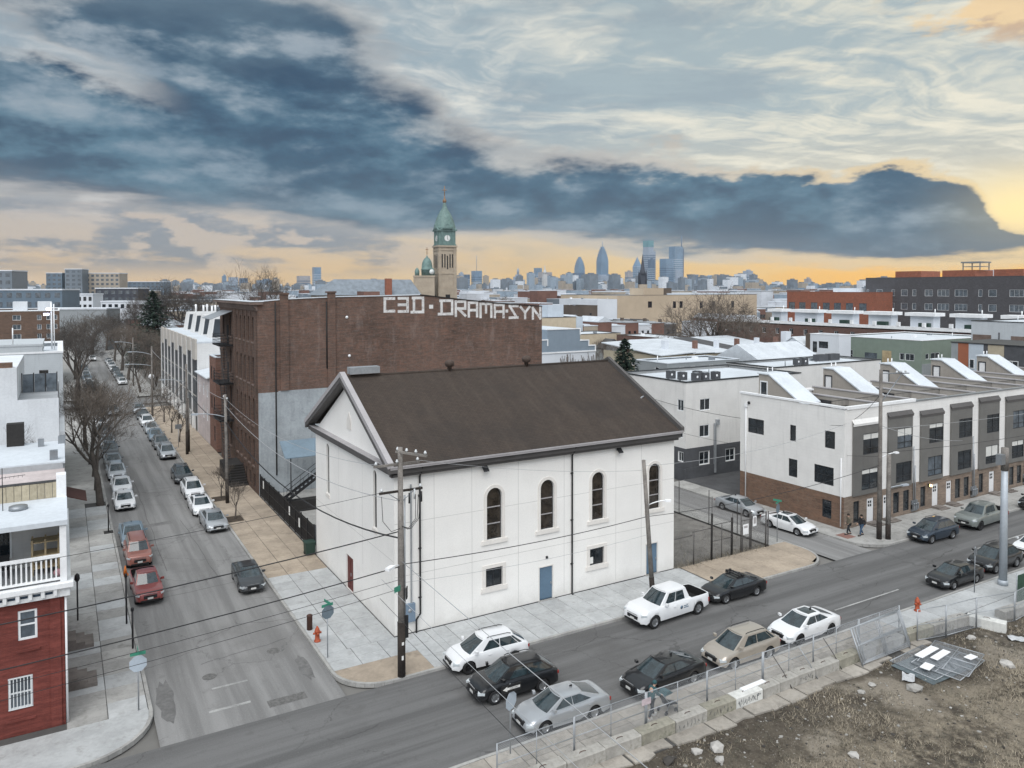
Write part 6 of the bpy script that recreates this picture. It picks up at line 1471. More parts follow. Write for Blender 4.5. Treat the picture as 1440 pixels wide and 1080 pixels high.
for i,(x,y,h,l) in enumerate([(94,104,9,'small grey bare tree left of the very large one'),(100,112,9,'small grey bare tree behind the pale roofs'),(86,88,7,'low bare tree beside the spruce at the pale roofs'),(230,392,18,'bare tree right of the church tower behind the letters'),(170,300,17,'bare tree behind the cream house at the factory corner'),(112.5,51,8,'thin bare sapling before the white house with dark windows')]): tree(x,y,h,(2,0,1,3,1,2)[i],l)
for i,(x,y,h,l) in enumerate([(-19.6,20.5,8.5,'pale bare yard tree before the tall white wall, left one'),(-18.5,22.5,7.2,'pale bare yard tree before the tall white wall, right one')]): tree(x,y,h,2,l,'bare yard trees',True,.9,z=3.2)
for i,(x,y,h,l) in enumerate([(-3.6,29.5,3.4,'thin sapling in the nearer planting pit of the tan pavement'),(-3.5,37.2,3.6,'thin sapling in the planting pit beside the wooden pole'),(-3.3,70,4.6,'small street tree before the pale rendered house'),(-3.4,77.7,5,'small street tree before the modern row'),(-3.3,88,5.2,'small street tree at the far end of the modern row')]): tree(x,y,h,4,l,'young street trees on the east pavement', i > 1, 1.2, z=.14)
for y in (29.5,37.2):
    q = MB(); q.box(-4.3,-3.0,y-.9,y+.9,.12,.17); o = q.build('planting_pit', mat('pit_soil%d' % y, (.06,.045,.032), .95, .4, 3.0), org=(-3.6,y,.12)); tag(o, 'dark soil planting pit by the %s' % ('silver parked sedan' if y < 33 else 'leaning wooden pole'), 'planting pit')
def spruce(x, y, H, W_, lab, seed):
    r = random.Random(seed); t = thing('spruce_tree', lab, 'tree', (x,y,0))
    q = MB(); q.tube([(x,y,0),(x,y,H*.95)], [H*.02,.04], 7); q.build('trunk', MT['bark'], t)
    q = MB(); n_l = 46
    for i in range(n_l):
        f = i/(n_l-1); z = H*(.08+.9*f); R_ = W_/2*(1-f)**.62*(.86+.28*r.random())+.12
        nb = max(5, int(17*(1-f)+4))
        for j in range(nb):
            a = 2*pi*j/nb+r.uniform(-.25,.25); L_ = R_*r.uniform(.75,1.2); d = Vector((cos(a), sin(a), 0)); s = Vector((-sin(a), cos(a), 0))
            for k in range(14):
                u = r.uniform(.12,1); c = Vector((x,y,z))+d*L_*u+Vector((0,0,-.28*L_*u*u+r.uniform(-.15,.15)))+s*r.uniform(-.3,.3)*L_*.45*(1.2-u)
                e = H*.035*r.uniform(.6,1.4); dd = (d*r.uniform(.5,1)+s*r.uniform(-.9,.9)+Vector((0,0,r.uniform(-.55,.35)))).normalized(); ss = dd.cross(Vector((r.uniform(-.4,.4),r.uniform(-.4,.4),1))).normalized()
                q.poly([(c-ss*e*.3)[:], (c+dd*e)[:], (c+ss*e*.3)[:], (c-dd*e*.3)[:]])
    q.build('crown', MT['needles'], t)
spruce(4.5,186,20.5,15,'tall dark spruce standing beyond the modern row on the left',1)
spruce(49,39.5,14.2,7.5,'dark green spruce behind the right end of the church roof',2)

# rough overgrown ground right of the long street, and far tree belts: nobody could count these
def thicket(name, lab, spots, m_):
    q = MB(); 
    for (x,y,h,wd) in spots:
        r = random.Random(int(x*13+y*7)); 
        for k in range(5): 
            a = r.uniform(0,6.28); q.tube([(x,y,-.1),(x+cos(a)*wd*.12,y+sin(a)*wd*.12,h*.45),(x+cos(a)*wd*.3,y+sin(a)*wd*.3,h*.8)], [h*.012,h*.008,h*.004], 3)
        for k in range(90):
            a = r.uniform(0,6.28); u = r.random()**.5; z0_ = h*r.uniform(.25,.85); p_ = Vector((x+cos(a)*wd*.38*u,y+sin(a)*wd*.38*u,z0_)); d = Vector((cos(a)*r.uniform(0,1),sin(a)*r.uniform(0,1),r.uniform(.3,1))).normalized()*h*r.uniform(.12,.24)
            s_ = Vector((-sin(a),cos(a),0))*h*.0045; q.poly([(p_-s_)[:],(p_+s_)[:],(p_+d)[:]]); d2_ = Vector((d.y,-d.x,d.z))*.7; q.poly([(p_+d*.3-s_)[:],(p_+d*.3+s_)[:],(p_+d*.3+d2_)[:]])
    tag(q.build(name, MT[m_]), lab, 'thicket', kind='stuff')
r = random.Random(31)
thicket('thicket', 'brown leafless thicket on the rough ground right of the long street', [(r.uniform(-1,24),r.uniform(124,182),r.uniform(4,8.5),r.uniform(5,8)) for _ in range(60)], 'twig')
mat('far_twig', (.17,.15,.14), .95, .3, .1)
sp_ = []
while len(sp_) < 330:
    a_ = radians(30.4+r.uniform(-35,36)); D_ = 230*(1500/230)**r.random(); x, y = -17+D_*sin(a_), -43+D_*cos(a_)
    if clear(x, y): sp_.append((x,y,r.uniform(9,15),r.uniform(8,14)))
thicket('distant_trees', 'far leafless trees scattered through the distant streets', sp_, 'far_twig')
# ================================================================= cars
def paint_mat(name, col, metal=.0, rough=.28):
    m = bpy.data.materials.new(name); m.use_nodes = True; t = NT(m.node_tree); b = t.n['Principled BSDF']
    b.inputs['Metallic'].default_value = metal; b.inputs['Roughness'].default_value = rough; b.inputs['Specular IOR Level'].default_value = .25; b.inputs['Coat Weight'].default_value = .7; b.inputs['Coat Roughness'].default_value = .02
    co = t.new('ShaderNodeTexCoord').outputs['Object']; x, y, z = t.sep(co)
    dust = t.m('MULTIPLY', t.sm(t.m('ADD', z, t.m('MULTIPLY', t.noise(co, 3.0, 6, .65), .5)), .85, .35), .22)
    c = t.mix(dust, col, tuple(.6*q+.4*d for q, d in zip(col, (.2,.19,.17))))
    t.put(b.inputs['Base Color'], c); MT[name] = m; return m
for n_, c_, me_ in (('car_white',(.68,.69,.70),0),('car_black',(.012,.013,.015),.1),('car_silver',(.42,.44,.46),.5),('car_beige',(.40,.36,.31),.4),('car_charcoal',(.045,.05,.055),.3),('car_navy',(.035,.05,.07),.35),('car_grey',(.17,.175,.18),.4),('car_green_grey',(.2,.22,.21),.3),('car_red',(.22,.045,.04),.1),('car_rust',(.27,.11,.085),.1),('car_blue_grey',(.2,.26,.31),.4),('car_greenblack',(.012,.02,.02),.15)): paint_mat(n_, c_, me_)
glassm('car_glass', (.026,.040,.046), .03, .9, .5, 2.5)
mat('car_trim', (.015,.015,.016), .55, .1); mat('car_under', (.01,.01,.01), .9, .1)
mat('headlight', (.5,.54,.56), .08, .2, 8.0, spec=.9); mat('taillight', (.3,.02,.015), .15, .2, 8.0, spec=.8)
mat('rim', (.38,.39,.40), .3, .2, 4.0, metal=.8); mat('rim_dark', (.03,.03,.032), .35, .2, metal=.5); mat('chrome', (.55,.56,.58), .15, .1, metal=.9); mat('plate', (.6,.6,.58), .6, .1)
def interp(P, x):
    if x <= P[0][0]: return P[0][1]
    for (a, va), (b, vb) in zip(P, P[1:]):
        if x <= b:
            t = (x-a)/(b-a); t = t*t*(3-2*t)*.5+t*.5
            return va+(vb-va)*t
    return P[-1][1]
KINDS_CAR = {
 'sedan': dict(L=4.75,W=1.84,xw=(1.42,-1.36),R=.335,zb=.24,zt=[(-2.37,.62),(-2.33,.86),(-2.2,1.0),(-1.6,1.04),(-.2,.97),(1.0,.93),(1.6,.85),(2.05,.73),(2.28,.60),(2.37,.46)],cab=(1.32,.32,-.72,-1.92),H=1.44),
 'suv': dict(L=4.62,W=1.88,xw=(1.40,-1.32),R=.36,zb=.30,zt=[(-2.31,.7),(-2.27,1.0),(-2.1,1.1),(-.2,1.08),(1.0,1.02),(1.6,.95),(2.02,.82),(2.22,.66),(2.31,.5)],cab=(1.32,.36,-1.35,-2.18),H=1.64),
 'pickup': dict(L=5.85,W=2.05,xw=(1.95,-1.85),R=.41,zb=.38,zt=[(-2.92,.9),(-2.90,1.18),(-1.3,1.2),(0,1.2),(1.3,1.2),(2.3,1.15),(2.75,1.05),(2.88,.85),(2.92,.6)],cab=(1.35,.6,-.95,-1.22),H=1.92,bed=(-2.82,-1.32)),
 'old_pickup': dict(L=5.1,W=1.78,xw=(1.6,-1.35),R=.35,zb=.34,zt=[(-2.55,.8),(-2.53,1.02),(-1,1.03),(0,1.02),(1.1,1.0),(2.2,.95),(2.45,.88),(2.53,.75),(2.55,.5)],cab=(1.0,.45,-.35,-.5),H=1.66,bed=(-2.45,-.6)),
 'hatch': dict(L=4.6,W=1.74,xw=(1.36,-1.28),R=.315,zb=.22,zt=[(-2.3,.6),(-2.27,.84),(-2.1,.98),(-1.4,1.0),(0,.94),(1.0,.91),(1.6,.8),(2.0,.70),(2.22,.57),(2.3,.44)],cab=(1.22,.26,-.8,-2.05),H=1.41),
 'boxy_suv': dict(L=4.55,W=1.8,xw=(1.38,-1.32),R=.37,zb=.34,zt=[(-2.27,.8),(-2.25,1.08),(-2.0,1.1),(0,1.1),(1.0,1.08),(2.0,1.03),(2.2,.95),(2.26,.75),(2.27,.55)],cab=(1.1,.62,-1.95,-2.2),H=1.76)}
WM = {}
def wheel_meshes(R, dark):
    k = (R, dark)
    if k not in WM:
        q = MB(); q.lathe([(R*.62,-.09),(R*.9,-.11),(R*.985,-.085),(R,0),(R*.985,.085),(R*.9,.11),(R*.62,.09)], (0,0,0), 22, axis='y', cap=False); t = q.mesh('tyre', MT['rubber'])
        q = MB(); q.lathe([(R*.64,.07),(R*.64,.09),(R*.58,.085),(R*.55,.03),(R*.15,.045),(R*.12,.07),(0,.075)], (0,0,0), 20, axis='y', cap=False)
        for s in range(6):
            a = s*pi/3; d = Vector((cos(a),0,sin(a))); n = Vector((-sin(a),0,cos(a)))
            P = [d*R*.1-n*.035, d*R*.6-n*.028, d*R*.6+n*.028, d*R*.1+n*.035]
            q.extr([(p.x,.055,p.z) for p in P], (0,.03,0))
        q.lathe([(R*.63,-.1),(0,-.1)], (0,0,0), 12, axis='y')
        q2 = MB(); q2.lathe([(R*.545,.02),(0,.022)], (0,0,0), 16, axis='y')
        WM[k] = (t, q.mesh('rim', MT['rim_dark' if dark else 'rim']), q2.mesh('brake_disc', MT['car_under']))
    return WM[k]
def bil(c, u, v): return c[0]*((1-u)*(1-v))+c[1]*(u*(1-v))+c[2]*(u*v)+c[3]*((1-u)*v)
def patchq(mb, c, u0, u1, v0, v1, off, nu=4, nv=2, bulge=None, m=0):
    c = [Vector(p) for p in c]; n = (c[1]-c[0]).cross(c[3]-c[0]).normalized(); vs = []
    for j in range(nv+1):
        for i in range(nu+1):
            u = u0+(u1-u0)*i/nu; v = v0+(v1-v0)*j/nv; p = bil(c, u, v)+n*off
            if bulge is not None: p = p+Vector(bulge)*(1-(2*u-1)**2)
            vs.append(p[:])
    mb.add(vs, [(j*(nu+1)+i, j*(nu+1)+i+1, (j+1)*(nu+1)+i+1, (j+1)*(nu+1)+i) for j in range(nv) for i in range(nu)], m, True)
def make_car(kind, color, dark_rims=False, glass_roof=False, rack=False):
    K_ = KINDS_CAR[kind]; L_, W_c, R = K_['L'], K_['W'], K_['R']; hl, hw = L_/2, W_c/2
    root = thing('parked_car', 'car', 'car'); col = MT[color]
    ra = R+.055; zc = R
    def fw(x):
        f = hl-x; r = x+hl
        a = interp([(0,.74),(.1,.86),(.35,.955),(.8,1.0)], f); b = interp([(0,.84),(.1,.93),(.35,.985),(.8,1.0)], r)
        return hw*min(a, b)
    def zbot(x):
        z = K_['zb']+(.06 if hl-x < .3 or x+hl < .3 else 0)
        for xw in K_['xw']:
            d = abs(x-xw)
            if d < ra: z = max(z, zc+sqrt(ra*ra-d*d))
        return z
    xs = set([-hl,-hl+.04,-hl+.12,-hl+.3,hl,hl-.05,hl-.14,hl-.32,hl-.6])
    for xw in K_['xw']:
        for f in (-1.0,-.985,-.9,-.72,-.45,0,.45,.72,.9,.985,1.0): xs.add(xw+ra*f)
    for i in range(9): xs.add(-hl+.5+(L_-1.1)*i/8)
    bed = K_.get('bed')
    if bed: xs |= {bed[0], bed[0]+.02, bed[1], bed[1]-.02}
    xs = sorted(xs); xs = [x for i, x in enumerate(xs) if i == 0 or x-xs[i-1] > .012]
    body = MB(); rings = []
    for x in xs:
        w_, z0, zt = fw(x), zbot(x), interp(K_['zt'], x); sh = zt-.10
        z1 = max(z0+.02, min(.62, sh-.05)); z2 = max(z1+.02, sh-.02)
        inbed = bed and bed[0]+.005 < x < bed[1]-.005
        cr = .035 if not inbed else 0
        half = [(w_-.10,z0),(w_*.975,z0),(w_,z1),(w_*.985,z2),(w_*.93,zt)]
        half += [(w_*.86,zt),(w_*.86,zt-.48),(0,zt-.48)] if inbed else [(w_*.7,zt+cr*.6),(w_*.4,zt+cr*.9),(0,zt+cr)]
        rings.append([(x,-y,z) for y, z in half]+[(x,y,z) for y, z in half[-2::-1]])
    n = len(rings[0]); vs = [p for r_ in rings for p in r_]; fs = []; fs2 = []
    for i in range(len(xs)-1):
        xm = (xs[i]+xs[i+1])/2; inb = bed and bed[0] < xm < bed[1]
        for k in range(n-1):
            f = (i*n+k, (i+1)*n+k, (i+1)*n+k+1, i*n+k+1)
            (fs2 if (inb and 5 <= k <= 8) or k in (0, n-2) else fs).append(f)
    fs += [tuple(range(n)), tuple(range((len(xs)-1)*n, len(xs)*n))[::-1]]
    body.add(vs, fs, 0, True); body.add(vs, fs2, 1, True)
    # greenhouse shell
    xw_, xf, xr, xb = K_['cab']; zbelt = interp(K_['zt'], 0)-.02; zr_ = K_['H']-.05; yb, yt = hw*.91, hw*.66
    zb_r = interp(K_['zt'], xb)-.03; zb_f = interp(K_['zt'], xw_)-.03
    WS = [(xw_,-yb*.93,zb_f),(xw_,yb*.93,zb_f),(xf,yt,zr_),(xf,-yt,zr_)]
    RW = [(xb,yb*.9,zb_r),(xb,-yb*.9,zb_r),(xr,-yt,zr_),(xr,yt,zr_)]
    SR = [(xb,-yb*.9,zb_r),(xw_,-yb*.93,zb_f),(xf,-yt,zr_),(xr,-yt,zr_)]
    SLf = [(xw_,yb*.93,zb_f),(xb,yb*.9,zb_r),(xr,yt,zr_),(xf,yt,zr_)]
    bw = (.13,0,.0); br = (-.10,0,0)
    patchq(body, WS, 0,1,0,1, 0, 6,2, bw); patchq(body, RW, 0,1,0,1, 0, 6,2, br)
    patchq(body, SR, 0,1,0,1, 0, 6,3); patchq(body, SLf, 0,1,0,1, 0, 6,3)
    nu = 8; rv = []
    for j in range(7):
        for i in range(nu+1):
            u = -1+2*i/nu; t_ = j/6; x = xf+.13*(1-u*u)*(1-t_)-.10*(1-u*u)*t_+(xr-xf)*t_
            rv.append((x, u*yt, zr_+.05*(1-u**4)*(.35+.65*sin(pi*min(1,max(0,t_*.9+.08))))))
    body.add(rv, [(j*(nu+1)+i, (j+1)*(nu+1)+i, (j+1)*(nu+1)+i+1, j*(nu+1)+i+1) for j in range(6) for i in range(nu)], 0, True)
    b = body.build('body', [col, MT['car_under']], root, auto=58)
    if glass_roof:
        q = MB(); q.add([(p[0]*.97, p[1]*.86, p[2]+.012) for p in rv], [(j*(nu+1)+i, (j+1)*(nu+1)+i, (j+1)*(nu+1)+i+1, j*(nu+1)+i+1) for j in range(1,5) for i in range(nu)], 0, True); q.build('glass_roof', MT['car_glass'], root)
    q = MB(); q.box(-hl+.25,hl-.25,-hw+.22,hw-.22,K_['zb']-.02,.62); q.build('underbody', MT['car_under'], root)
    q = MB(); patchq(q, WS, .05,.95,.06,.95, .010, 8,3, bw); q.build('windshield', MT['car_glass'], root)
    q = MB(); patchq(q, RW, .08,.92,.12,.93, .010, 8,3, br); q.build('rear_window', MT['car_glass'], root)
    two = kind in ('old_pickup',)
    for S, sgn in ((SR,1),(SLf,-1)):
        cuts = [(.13,.47),(.49,.80)] if kind in ('suv','boxy_suv') else ([(.10,.86)] if two else [(.17,.52),(.54,.88)])
        if kind in ('suv','boxy_suv'): cuts.append((.815,.95) if False else (.05,.115))
        for c0, c1 in cuts:
            u0, u1 = (c0, c1) if sgn > 0 else (1-c1, 1-c0)
            q = MB(); patchq(q, S, u0,u1,.13,.88, .008, 3,2); q.build('side_window', MT['car_glass'], root)
    # doors with handles
    xd = [(xw_-.25,(xw_+xb)/2+.05),((xw_+xb)/2+.03,xb+.62)] if not two else [(xw_-.2,xb+.2)]
    if kind in ('suv','boxy_suv'): xd = [(xw_-.3,-.05),(-.07,-1.12)]
    if kind == 'pickup': xd = [(1.2,.08),(.06,-1.02)]
    for s in (-1, 1):
        for x0, x1 in xd:
            q = MB(); vs = []
            for i in range(6):
                x = x0+(x1-x0)*i/5; w_ = fw(x); zt = interp(K_['zt'], x); z0 = max(zbot(x), K_['zb'])+.07
                for (yy, zz) in ((w_*.977,z0),(w_+.004,.62 if .62 > z0+.05 else z0+.06),(w_*.985+.004,zt-.12),(w_*.955,zt-.055)): vs.append((x, s*(yy+.006), zz))
            q.add(vs, [(i*4+k,(i+1)*4+k,(i+1)*4+k+1,i*4+k+1) for i in range(5) for k in range(3)], 0, True)
            d = q.build('door', col, root)
            q = MB(); xh = x1+.22 if x1 < x0 else x1-.22; q.box(xh-.09,xh+.09,s*(fw(xh)-.0),s*(fw(xh)+.03),interp(K_['zt'],xh)-.2,interp(K_['zt'],xh)-.165); q.build('handle', col, d)
    for s in (-1, 1):
        q = MB(); xm = xw_-.32; q.obox((xm,s*(hw+.06),zbelt+.07), .14, .2, .13, s*.25); q.build('side_mirror', col, root)
        q = MB(); zh = interp(K_['zt'], hl-.3)-.24
        q.obox((hl-.25,s*hw*.72,zh+.02), .36, .36, .11, -s*.5); q.build('headlight', MT['headlight'], root)
        q = MB(); zr2 = interp(K_['zt'], -hl+.15)-(.3 if 'pickup' not in kind else .55); q.obox((-hl+.11,s*hw*(.74 if not bed else .885),zr2), .17 if not bed else .1, .30 if not bed else .11, .15 if not bed else .3, s*.34 if not bed else 0); q.build('taillight', MT['taillight'], root)
    q = MB(); q.obox((hl-.05,0,K_['zb']+.2), .11, hw*.9, .2); q.build('grille', MT['car_trim'], root)
    q = MB(); q.obox((hl-.04,0,K_['zb']+.03), .14, hw*1.35, .1); q.build('front_bumper', MT['car_trim'], root)
    q = MB(); q.obox((-hl+.05,0,K_['zb']+.03), .14, hw*1.4, .2); q.build('rear_bumper', MT['car_trim' if kind != 'pickup' else 'chrome'], root)
    q = MB(); q.obox((hl+.022,0,K_['zb']+.16), .02, .34, .12); q.build('number_plate', MT['plate'], root)
    q = MB(); q.obox((hl+.025,0,K_['zb']+.5), .03, hw*.9, .03); q.build('grille_bar', MT['chrome'], root)
    if kind in ('suv','boxy_suv') or rack:
        for s in (-1, 1):
            q = MB(); q.tube([(xf-.15,s*yt*.92,zr_+.06),(xf-.3,s*yt*.92,zr_+.11),(xr+.3,s*yt*.92,zr_+.11),(xr+.1,s*yt*.92,zr_+.06)], .022, 5); q.build('roof_rail', MT['car_trim'], root)
    if rack:
        for x in (xf-.35, xr+.4):
            q = MB(); q.box(x-.05,x+.05,-yt*1.02,yt*1.02,zr_+.12,zr_+.17)
            for s in (-1,1): q.box(x-.08,x+.08,s*yt*1.0-.06,s*yt*1.0+.06,zr_+.03,zr_+.2)
            q.build('rack_bar', MT['car_trim'], root)
    if kind == 'sedan':
        q = MB(); q.extr([(xr+.28,0,zr_+.055),(xr+.12,-.03,zr_+.05),(xr+.12,.03,zr_+.05)], (-.0,0,.08)); q.build('aerial_fin', MT['car_trim'], root)
    ty, rm, bd = wheel_meshes(R, dark_rims)
    for xw in K_['xw']:
        for s in (-1, 1):
            o = bpy.data.objects.new('wheel', ty); COL.objects.link(o); o.parent = root; o.location = (xw, s*(hw-.13), R); o.rotation_euler = (0, RND.uniform(0,1), 0 if s > 0 else pi)
            o.name = 'wheel'; ORG[o.name] = (0,0,0)
            for nm, me in (('rim', rm), ('brake_disc', bd)):
                r_ = bpy.data.objects.new(nm, me); COL.objects.link(r_); r_.parent = o
    return root
PROTO = {}
CARC = {}
def recolor(t, old, new):
    for o in walk(t):
        if o.type != 'MESH': continue
        for i, s in enumerate(o.material_slots):
            if s.material == old: s.link = 'OBJECT'; s.material = new
def car(kind, color, x, y, face, lab, grp=None, jit=0.0, dark=False, groof=False, rack=False, far=False, z=.004, scale=1.0, name='parked_car'):
    key = (kind, dark, groof, rack)
    if key not in PROTO: PROTO[key] = make_car(kind, 'car_white', dark, groof, rack); t = PROTO[key]; first = True; CARC[key] = [t]
    else:
        t = copy_tree(PROTO[key]); CARC[key].append(t)
    a = {'W': pi, 'S': -pi/2, 'E': 0, 'N': pi/2}[face]+radians(jit)
    t['label'] = lab; t['category'] = 'pickup truck' if 'pickup' in kind else 'car'
    if 'group' in t: del t['group']
    if grp: t['group'] = grp
    t.location = (x,y,z); t.rotation_euler = (0,0,a); t.scale = (scale,)*3
    CL.append((t, color)); 
    if 'pickup' in kind: t.name = 'pickup_truck'
    return t
CL = []
GN, GS = 'cars parked on the church side of the cross street', 'cars parked along the vacant lot'
car('suv','car_white',3.35,-5.25,'W','white compact suv parked at the corner pole beside the church',GN,-4,True)
car('suv','car_black',3.1,-8.6,'W','black suv driving past the white one at the corner',None,-4,name='car')
car('sedan','car_silver',3.85,-12.05,'W','silver sedan parked nearest the corner by the fence','cars parked along the vacant lot',-2)
car('pickup','car_white',16.2,-5.75,'W','white crew cab pickup truck with a small door emblem before the church',None,3)
car('sedan','car_black',22.3,-5.55,'W','black sedan with roof rack bars behind the white pickup',GN,-2,rack=True)
car('sedan','car_black',10.3,-12.1,'W','black sedan parked beside the person with the stroller',GS,1)
car('suv','car_beige',16.0,-12.15,'W','beige suv with a sunroof parked mid row along the fence',GS,-1)
car('sedan','car_white',21.6,-11.95,'W','white sedan with a black glass roof along the fence',GS,0,True,True)
car('hatch','car_black',37.6,-11.9,'W','old black hatchback parked by the red hydrant',GS,-2)
car('suv','car_black',43.3,-11.65,'W','black suv half hidden by the grey lamp post',GS,-1)
car('sedan','car_white',49.5,-11.6,'W','white sedan at the right edge behind the black suv',GS,0)
car('suv','car_navy',45.7,-5.45,'W','dark blue suv parked before the grey bay houses',GN,-3)
car('pickup','car_green_grey',53.2,-4.95-.35,'W','grey green pickup truck moving past the bay houses',None,2,dark=True)
car('suv','car_black',63.2,-5.3,'W','black car at the right edge on the terrace side',GN,0)
car('sedan','car_silver',37.65,8.2,'S','silver sedan parked in the side street behind the lot fence','cars in the side street',3)
car('sedan','car_white',37.2,2.2,'S','white coupe with a black roof in the side street mouth','cars in the side street',4,False,True)
GE, GW = 'cars parked on the east side of the long street', 'cars parked on the west side of the long street'
car('hatch','car_charcoal',-5.75,13.5,'S','dark grey car pulling along the corner pavement by the church',None,-2)
car('sedan','car_silver',-5.6,28.7,'S','silver grey sedan parked nearest on the tan pavement',GE,1)
car('sedan','car_white',-5.85,34.4,'S','white sedan with a sunroof parked second on the tan pavement',GE,0,False,True)
car('suv','car_white',-5.7,40.6,'S','white suv parked third on the tan pavement',GE)
car('suv','car_charcoal',-5.8,47.7,'S','dark green grey suv parked fourth on the tan pavement',GE,0)
ECOL = [('suv','car_silver',61.3),('suv','car_grey',68.0),('sedan','car_blue_grey',74.6),('sedan','car_silver',80.6),('suv','car_white',87.0),('sedan','car_black',94.5),('suv','car_silver',101)]
ORD = ['fifth','sixth','seventh','eighth','ninth','tenth','eleventh','twelfth','thirteenth','fourteenth','fifteenth','sixteenth','seventeenth']
CN = {'car_white':'white','car_black':'black','car_silver':'silver','car_grey':'grey','car_blue_grey':'blue grey','car_charcoal':'charcoal','car_red':'red','car_rust':'faded red'}
KN = {'suv':'suv','sedan':'sedan','hatch':'hatchback','boxy_suv':'boxy suv'}
for i,(k,c,y) in enumerate(ECOL): car(k,c,-5.85,y,'S','%s %s parked %s on the east side of the long street' % (CN[c],KN[k],ORD[i]),GE,RND.uniform(-1,1))
car('old_pickup','car_red',-12.15,15.2,'S','old faded red pickup truck with a black bed on the west side',GW,1)
car('boxy_suv','car_rust',-12.1,22.7,'S','faded red boxy suv parked behind the old red pickup',GW,0)
car('sedan','car_blue_grey',-12.1,28.1,'S','blue grey sedan parked behind the faded red suv',GW)
car('sedan','car_white',-11.95,39.9,'S','white sedan parked beside the forked bare tree',GW,0)
car('sedan','car_white',-11.8,46.2,'S','second white sedan just behind the one by the forked tree',GW,0)
for i,(k,c,y) in enumerate([('suv','car_silver',53),('sedan','car_grey',59.5),('suv','car_charcoal',66),('sedan','car_silver',73),('suv','car_grey',81),('sedan','car_white',90)]): car(k,c,-11.9,y,'S','%s %s parked %s on the west side of the long street' % (CN[c],KN[k],ORD[i+1]),GW,RND.uniform(-1,1))
car('suv','car_silver',-9.8,101,'S','silver suv driving near the far crossing',None,5)
for i,(k,c,y) in enumerate([('suv','car_charcoal',140),('sedan','car_white',148),('suv','car_blue_grey',156),('suv','car_white',164),('sedan','car_silver',174),('sedan','car_black',184)]): car(k,c,-12.1,y,'S','%s %s parked %s past the far crossing on the left' % (CN[c],KN[k],['first','second','third','fourth','fifth','sixth'][i]),'cars past the far crossing',0)
for i,(k,c,y) in enumerate([('sedan','car_white',146),('suv','car_grey',154),('sedan','car_silver',162),('suv','car_black',169),('sedan','car_white',177),('suv','car_white',186),('suv','car_white',194),('sedan','car_silver',202)]): car(k,c,-5.6,y,'S','%s %s parked %s past the far crossing on the right' % (CN[c],KN[k],['first','second','third','fourth','fifth','sixth','seventh','eighth'][i]),'cars past the far crossing',0)
car('suv','car_white',-9.3,212,'S','white suv coming down the far end of the long street',None,0)
for t, c in CL: recolor(t, MT['car_white'], MT[c])
# emblem on the white pickup's door
pk = [t for t, c in CL if 'door emblem' in t['label']][0]
q = MB(); q.lathe([(0,0),(.11,0),(0,.004)], (0,1.045,.86), 14, axis='y'); 
for i, w_ in enumerate((.34,.42)): q.box(-.2-w_,-.2,1.038,1.044,.88-.11*i,.93-.11*i)
e = q.mesh('door_emblem', MT['door_blue']); o = bpy.data.objects.new('door_emblem', e); COL.objects.link(o); o.parent = pk; o.location = (-.28,0,0)
# ================================================================= vacant lot
def dirt_mat():
    m = bpy.data.materials.new('dirt'); m.use_nodes = True; t = NT(m.node_tree); b = t.n['Principled BSDF']
    b.inputs['Roughness'].default_value = .95; b.inputs['Specular IOR Level'].default_value = .15
    po = t.new('ShaderNodeNewGeometry').outputs['Position']
    a = t.noise(po, .28, 7, .65); f = t.noise(po, 1.5, 8, .72); g_ = t.noise(po, 9, 5, .7)
    c = t.mix(t.sm(a, .38, .60), (.056,.046,.036), (.205,.175,.135))
    c = t.mix(t.sm(f, .44, .66), c, (.24,.205,.155)); c = t.mix(t.m('MULTIPLY', t.sm(f, .46, .30), .8), c, (.045,.042,.034))
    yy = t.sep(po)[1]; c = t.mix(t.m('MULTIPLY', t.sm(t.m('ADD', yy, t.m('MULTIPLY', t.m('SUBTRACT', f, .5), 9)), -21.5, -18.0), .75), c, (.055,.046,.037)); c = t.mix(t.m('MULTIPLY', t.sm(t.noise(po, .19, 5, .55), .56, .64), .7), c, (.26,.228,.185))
    c = t.mix(t.m('MULTIPLY', t.sm(g_, .56, .74), .75), c, (.36,.34,.31)); c = t.mix(t.m('MULTIPLY', t.sm(g_, .46, .32), .55), c, (.04,.038,.03))
    t.put(b.inputs['Base Color'], c)
    bn = t.new('ShaderNodeBump'); bn.inputs['Strength'].default_value = 1; bn.inputs['Distance'].default_value = .06
    t.put(bn.inputs['Height'], t.m('ADD', f, t.m('MULTIPLY', g_, .6))); t.l.new(bn.outputs[0], b.inputs['Normal']); MT['dirt'] = m
dirt_mat()
from mathutils import noise as mnoise
def dz_lot(x, y):
    e = min(1.0, max(0.0, (-16.6-y)/1.2))
    return .02+e*(.16*mnoise.noise(Vector((x*.35, y*.35, 1)))+.09*mnoise.noise(Vector((x*1.1, y*1.1, 4)))+.03*mnoise.noise(Vector((x*3.2, y*3.2, 9)))+.06)
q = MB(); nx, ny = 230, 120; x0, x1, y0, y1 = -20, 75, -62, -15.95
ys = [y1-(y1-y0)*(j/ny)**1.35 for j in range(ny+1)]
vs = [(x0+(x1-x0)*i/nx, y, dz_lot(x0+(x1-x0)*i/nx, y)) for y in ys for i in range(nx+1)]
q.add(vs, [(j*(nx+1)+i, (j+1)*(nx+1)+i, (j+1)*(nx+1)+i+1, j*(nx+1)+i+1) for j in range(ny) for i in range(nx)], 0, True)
structure(q.build('vacant_ground', MT['dirt']))
